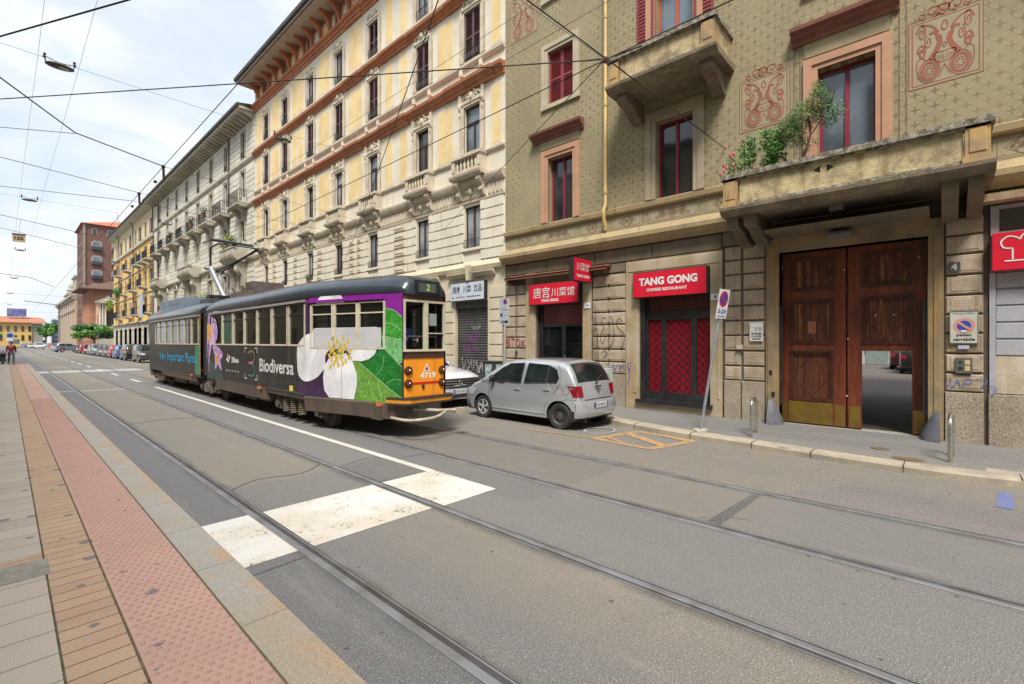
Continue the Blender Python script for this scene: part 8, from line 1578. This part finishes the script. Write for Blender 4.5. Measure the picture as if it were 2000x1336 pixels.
a = thing('motorbike', 'dark motorbike parked at the left edge beside the man in red', 'motorbike', (-.15, 54.5, .0)); m = MB(); m.ball((-.15, 54.6, .85), .28, .8, 1.8, .8, 7); m.ball((-.15, 54.0, .9), .18, .8, 2.0, .6, 6); m.box(-.3, 0, 54.2, 55.0, .35, .7); m.tube([(-.15, 55.2, .35), (-.15, 54.95, 1.15)], .04, 6); m.build('body', M_BLK, a)
for y_ in (53.9, 55.3): m = MB(); m.lathe([(.2, -.05), (.31, -.05), (.31, .05), (.2, .05)], (-.15, y_, .32), 'x', 14); m.build('wheel', M_TYRE, a)
m = MB(); m.tube([(-.5, 54.95, 1.15), (-.15, 55.0, 1.12), (.2, 54.95, 1.15)], .02, 5); m.build('handlebar', M_DF, a)
# ---------------------------------------------------------------- PEOPLE
def skinned(name, V, Ed, mt, parent, sub=2, root=0):
    me = bpy.data.meshes.new(name); me.from_pydata([v[:3] for v in V], Ed, []); o = bpy.data.objects.new(name, me); COL.objects.link(o)
    o.modifiers.new('s', 'SKIN'); sv = me.skin_vertices[0].data
    for i, v in enumerate(V):
        r = v[3]; sv[i].radius = (r, r) if not isinstance(r, tuple) else r
        sv[i].use_root = i == root
    s = o.modifiers.new('u', 'SUBSURF'); s.levels = s.render_levels = sub
    dg = bpy.context.evaluated_depsgraph_get(); nm = bpy.data.meshes.new_from_object(o.evaluated_get(dg)); bpy.data.objects.remove(o); nm.name = name; nm.materials.clear(); nm.materials.append(mt)
    for p in nm.polygons: p.use_smooth = True
    return link(name, nm, parent)
SKIN_M = mat('skin', (.42, .22, .15), .6, 0, (.38, .19, .13), 8)
def person(label, loc, rz, shirt, trousers, hair, shoes, J, group=None, extra=None, half=False):
    a = thing('person', label, 'person', loc, group, rz, False); K = J
    n_ = []; e_ = []
    def add(*v): n_.append(v); return len(n_)-1
    def ch(*ids): [e_.append((ids[i], ids[i+1])) for i in range(len(ids)-1)]
    P = add(*K['pelvis'], (.135, .10)); S1 = add(*K['waist'], (.125, .095)); S2 = add(*K['chest'], (.155, .105)); N0 = add(*K['neck'], .055); H0 = add(*K['head0'], .068); H1 = add(*K['head'], (.082, .098)); H2 = add(*K['crown'], .065); ch(P, S1, S2, N0, H0, H1, H2)
    for s in ('L', 'R'):
        sh = add(*K['sh'+s], .062); el = add(*K['el'+s], .043); wr = add(*K['wr'+s], .028); ch(S2, sh, el, wr); w_ = Vector(K['wr'+s]); d = (w_-Vector(K['el'+s])).normalized(); side_ = d.cross(Vector((0, 1, 0.01))).normalized(); pm = w_+d*.075; pi_ = add(*pm, (.036, .018)); ch(wr, pi_); cu = Vector((0, .5, -.2)).normalized() if not half else Vector((0, 0, -1))
        for q, (of, ln) in enumerate(((-.027, .068), (-.009, .078), (.009, .074), (.027, .058))):
            b0 = pm+side_*of*.9+d*.012; m1 = b0+d*ln*.5; t1 = m1+(d*.7+cu*.6).normalized()*ln*.5; i1 = add(*b0, .0095); i2 = add(*m1, .0085); i3 = add(*t1, .007); ch(pi_, i1, i2, i3)
        th0 = w_+d*.03-side_*.03; t2 = th0-side_*.02+d*.03+cu*.01; i1 = add(*th0, .011); i2 = add(*t2, .009); ch(pi_, i1, i2)
        hp = add(*K['hp'+s], .088); kn = add(*K['kn'+s], .058); an = add(*K['an'+s], .038); hl = add(*K['an'+s][:2], .04, .04) if False else None; to = add(K['an'+s][0], K['an'+s][1]+.14, max(.035, K['an'+s][2]-.04), .034); ch(P, hp, kn, an, to)
    skinned('body', n_, e_, SKIN_M, a)
    m = MB(); hc = Vector(K['head']); m.ball(hc+Vector((0, .105, -.012)), .014, .8, 1.2, 1.1, 5); m.build('nose', SKIN_M, a, True)
    m = MB(); [m.ball(hc+Vector((s*.034, .088, .014)), .012, n=5) for s in (-1, 1)]; m.build('eyes', M_SK, a); m = MB(); m.ball(hc+Vector((0, .090, -.055)), .02, 1.2, .5, .25, 5); m.build('mouth', mat('lips', (.35, .10, .09), .6), a); m = MB(); [m.ball(hc+Vector((s*.083, -.005, -.005)), .022, .4, .8, 1.3, 5) for s in (-1, 1)]; m.build('ears', SKIN_M, a, True)
    m = MB(); m.ball(hc+Vector((0, -.022, .045)), .105, .90, 1.05, .88, 9); m.build('hair', hair, a, True)
    n_ = []; e_ = []; P = add(*(Vector(K['pelvis'])+Vector((0, 0, -.02))), (.158, .122)); S1 = add(*K['waist'], (.150, .118)); S2 = add(*K['chest'], (.182, .128)); N0 = add(*(Vector(K['neck'])-Vector((0, 0, .05))), .068); ch(P, S1, S2, N0)
    for s in ('L', 'R'):
        sh = add(*K['sh'+s], .078); el = add(*K['el'+s], .058); w_ = Vector(K['el'+s]).lerp(Vector(K['wr'+s]), .9 if not half else .05); wr = add(*w_, .042 if not half else .056); ch(S2, sh, el, wr)
    skinned('shirt', n_, e_, shirt, a)
    n_ = []; e_ = []; P = add(*(Vector(K['pelvis'])-Vector((0, 0, .02))), (.150, .116))
    for s in ('L', 'R'):
        hp = add(*K['hp'+s], .102); kn = add(*K['kn'+s], .074); k_, an_ = Vector(K['kn'+s]), Vector(K['an'+s]); an = add(*(k_.lerp(an_, .95 if not half else .1)), .056 if not half else .08); ch(P, hp, kn, an)
    skinned('trousers', n_, e_, trousers, a)
    for s in ('L', 'R'): m = MB(); q = K['an'+s]; m.ball((q[0], q[1]+.06, max(.045, q[2]-.045)), .055, .95, 2.5, .9, 7); m.build('shoe', shoes, a, True)
    return a
WALK = dict(pelvis=(0, 0, .94), waist=(0, .01, 1.12), chest=(0, .02, 1.34), neck=(0, .03, 1.49), head0=(0, .045, 1.55), head=(0, .05, 1.625), crown=(0, .04, 1.68), shL=(-.185, .02, 1.41), elL=(-.235, -.08, 1.13), wrL=(-.25, .02, .90), shR=(.185, .02, 1.41), elR=(.235, .0, 1.13), wrR=(.25, .13, .93), hpL=(-.10, 0, .90), knL=(-.11, .16, .50), anL=(-.11, .20, .10), hpR=(.10, 0, .90), knR=(.11, -.02, .48), anR=(.11, -.24, .14))
HOLD = dict(WALK, elL=(-.28, .08, 1.18), wrL=(-.18, .30, 1.20), elR=(.28, .08, 1.18), wrR=(.20, .30, 1.22), knL=(-.11, .02, .50), anL=(-.11, 0, .09), knR=(.11, .02, .50), anR=(.11, 0, .09))
M_JR = mat('dark_red_jacket', (.20, .015, .03), .8, 0, (.14, .012, .025), 6); M_TRO = mat('grey_trousers', (.10, .105, .11), .85, 0, (.07, .075, .08), 6); M_HAIR = mat('dark_hair', (.02, .016, .014), .7); M_SHOE = mat('dark_shoe', (.025, .022, .022), .6)
person('man in a dark red jacket and grey trousers walking on the tram platform', (.28, 51.5, .12), pi+.1, M_JR, M_TRO, M_HAIR, M_SHOE, WALK)
person('boy in a blue shirt and green shorts at the rear window inside the tram', (5.24, 7.80, .77), pi, mat('blue_shirt', (.02, .05, .36), .8), mat('green_shorts', (.05, .38, .26), .8), mat('brown_hair', (.06, .035, .02), .7), M_SHOE, HOLD, half=True).scale = (.92, .92, .92)
person('road worker in an orange suit standing between the distant cars', (8.2, 181, 0), pi, mat('orange_suit', (.75, .13, .03), .8), MATS['orange_suit'], M_HAIR, M_SHOE, WALK)
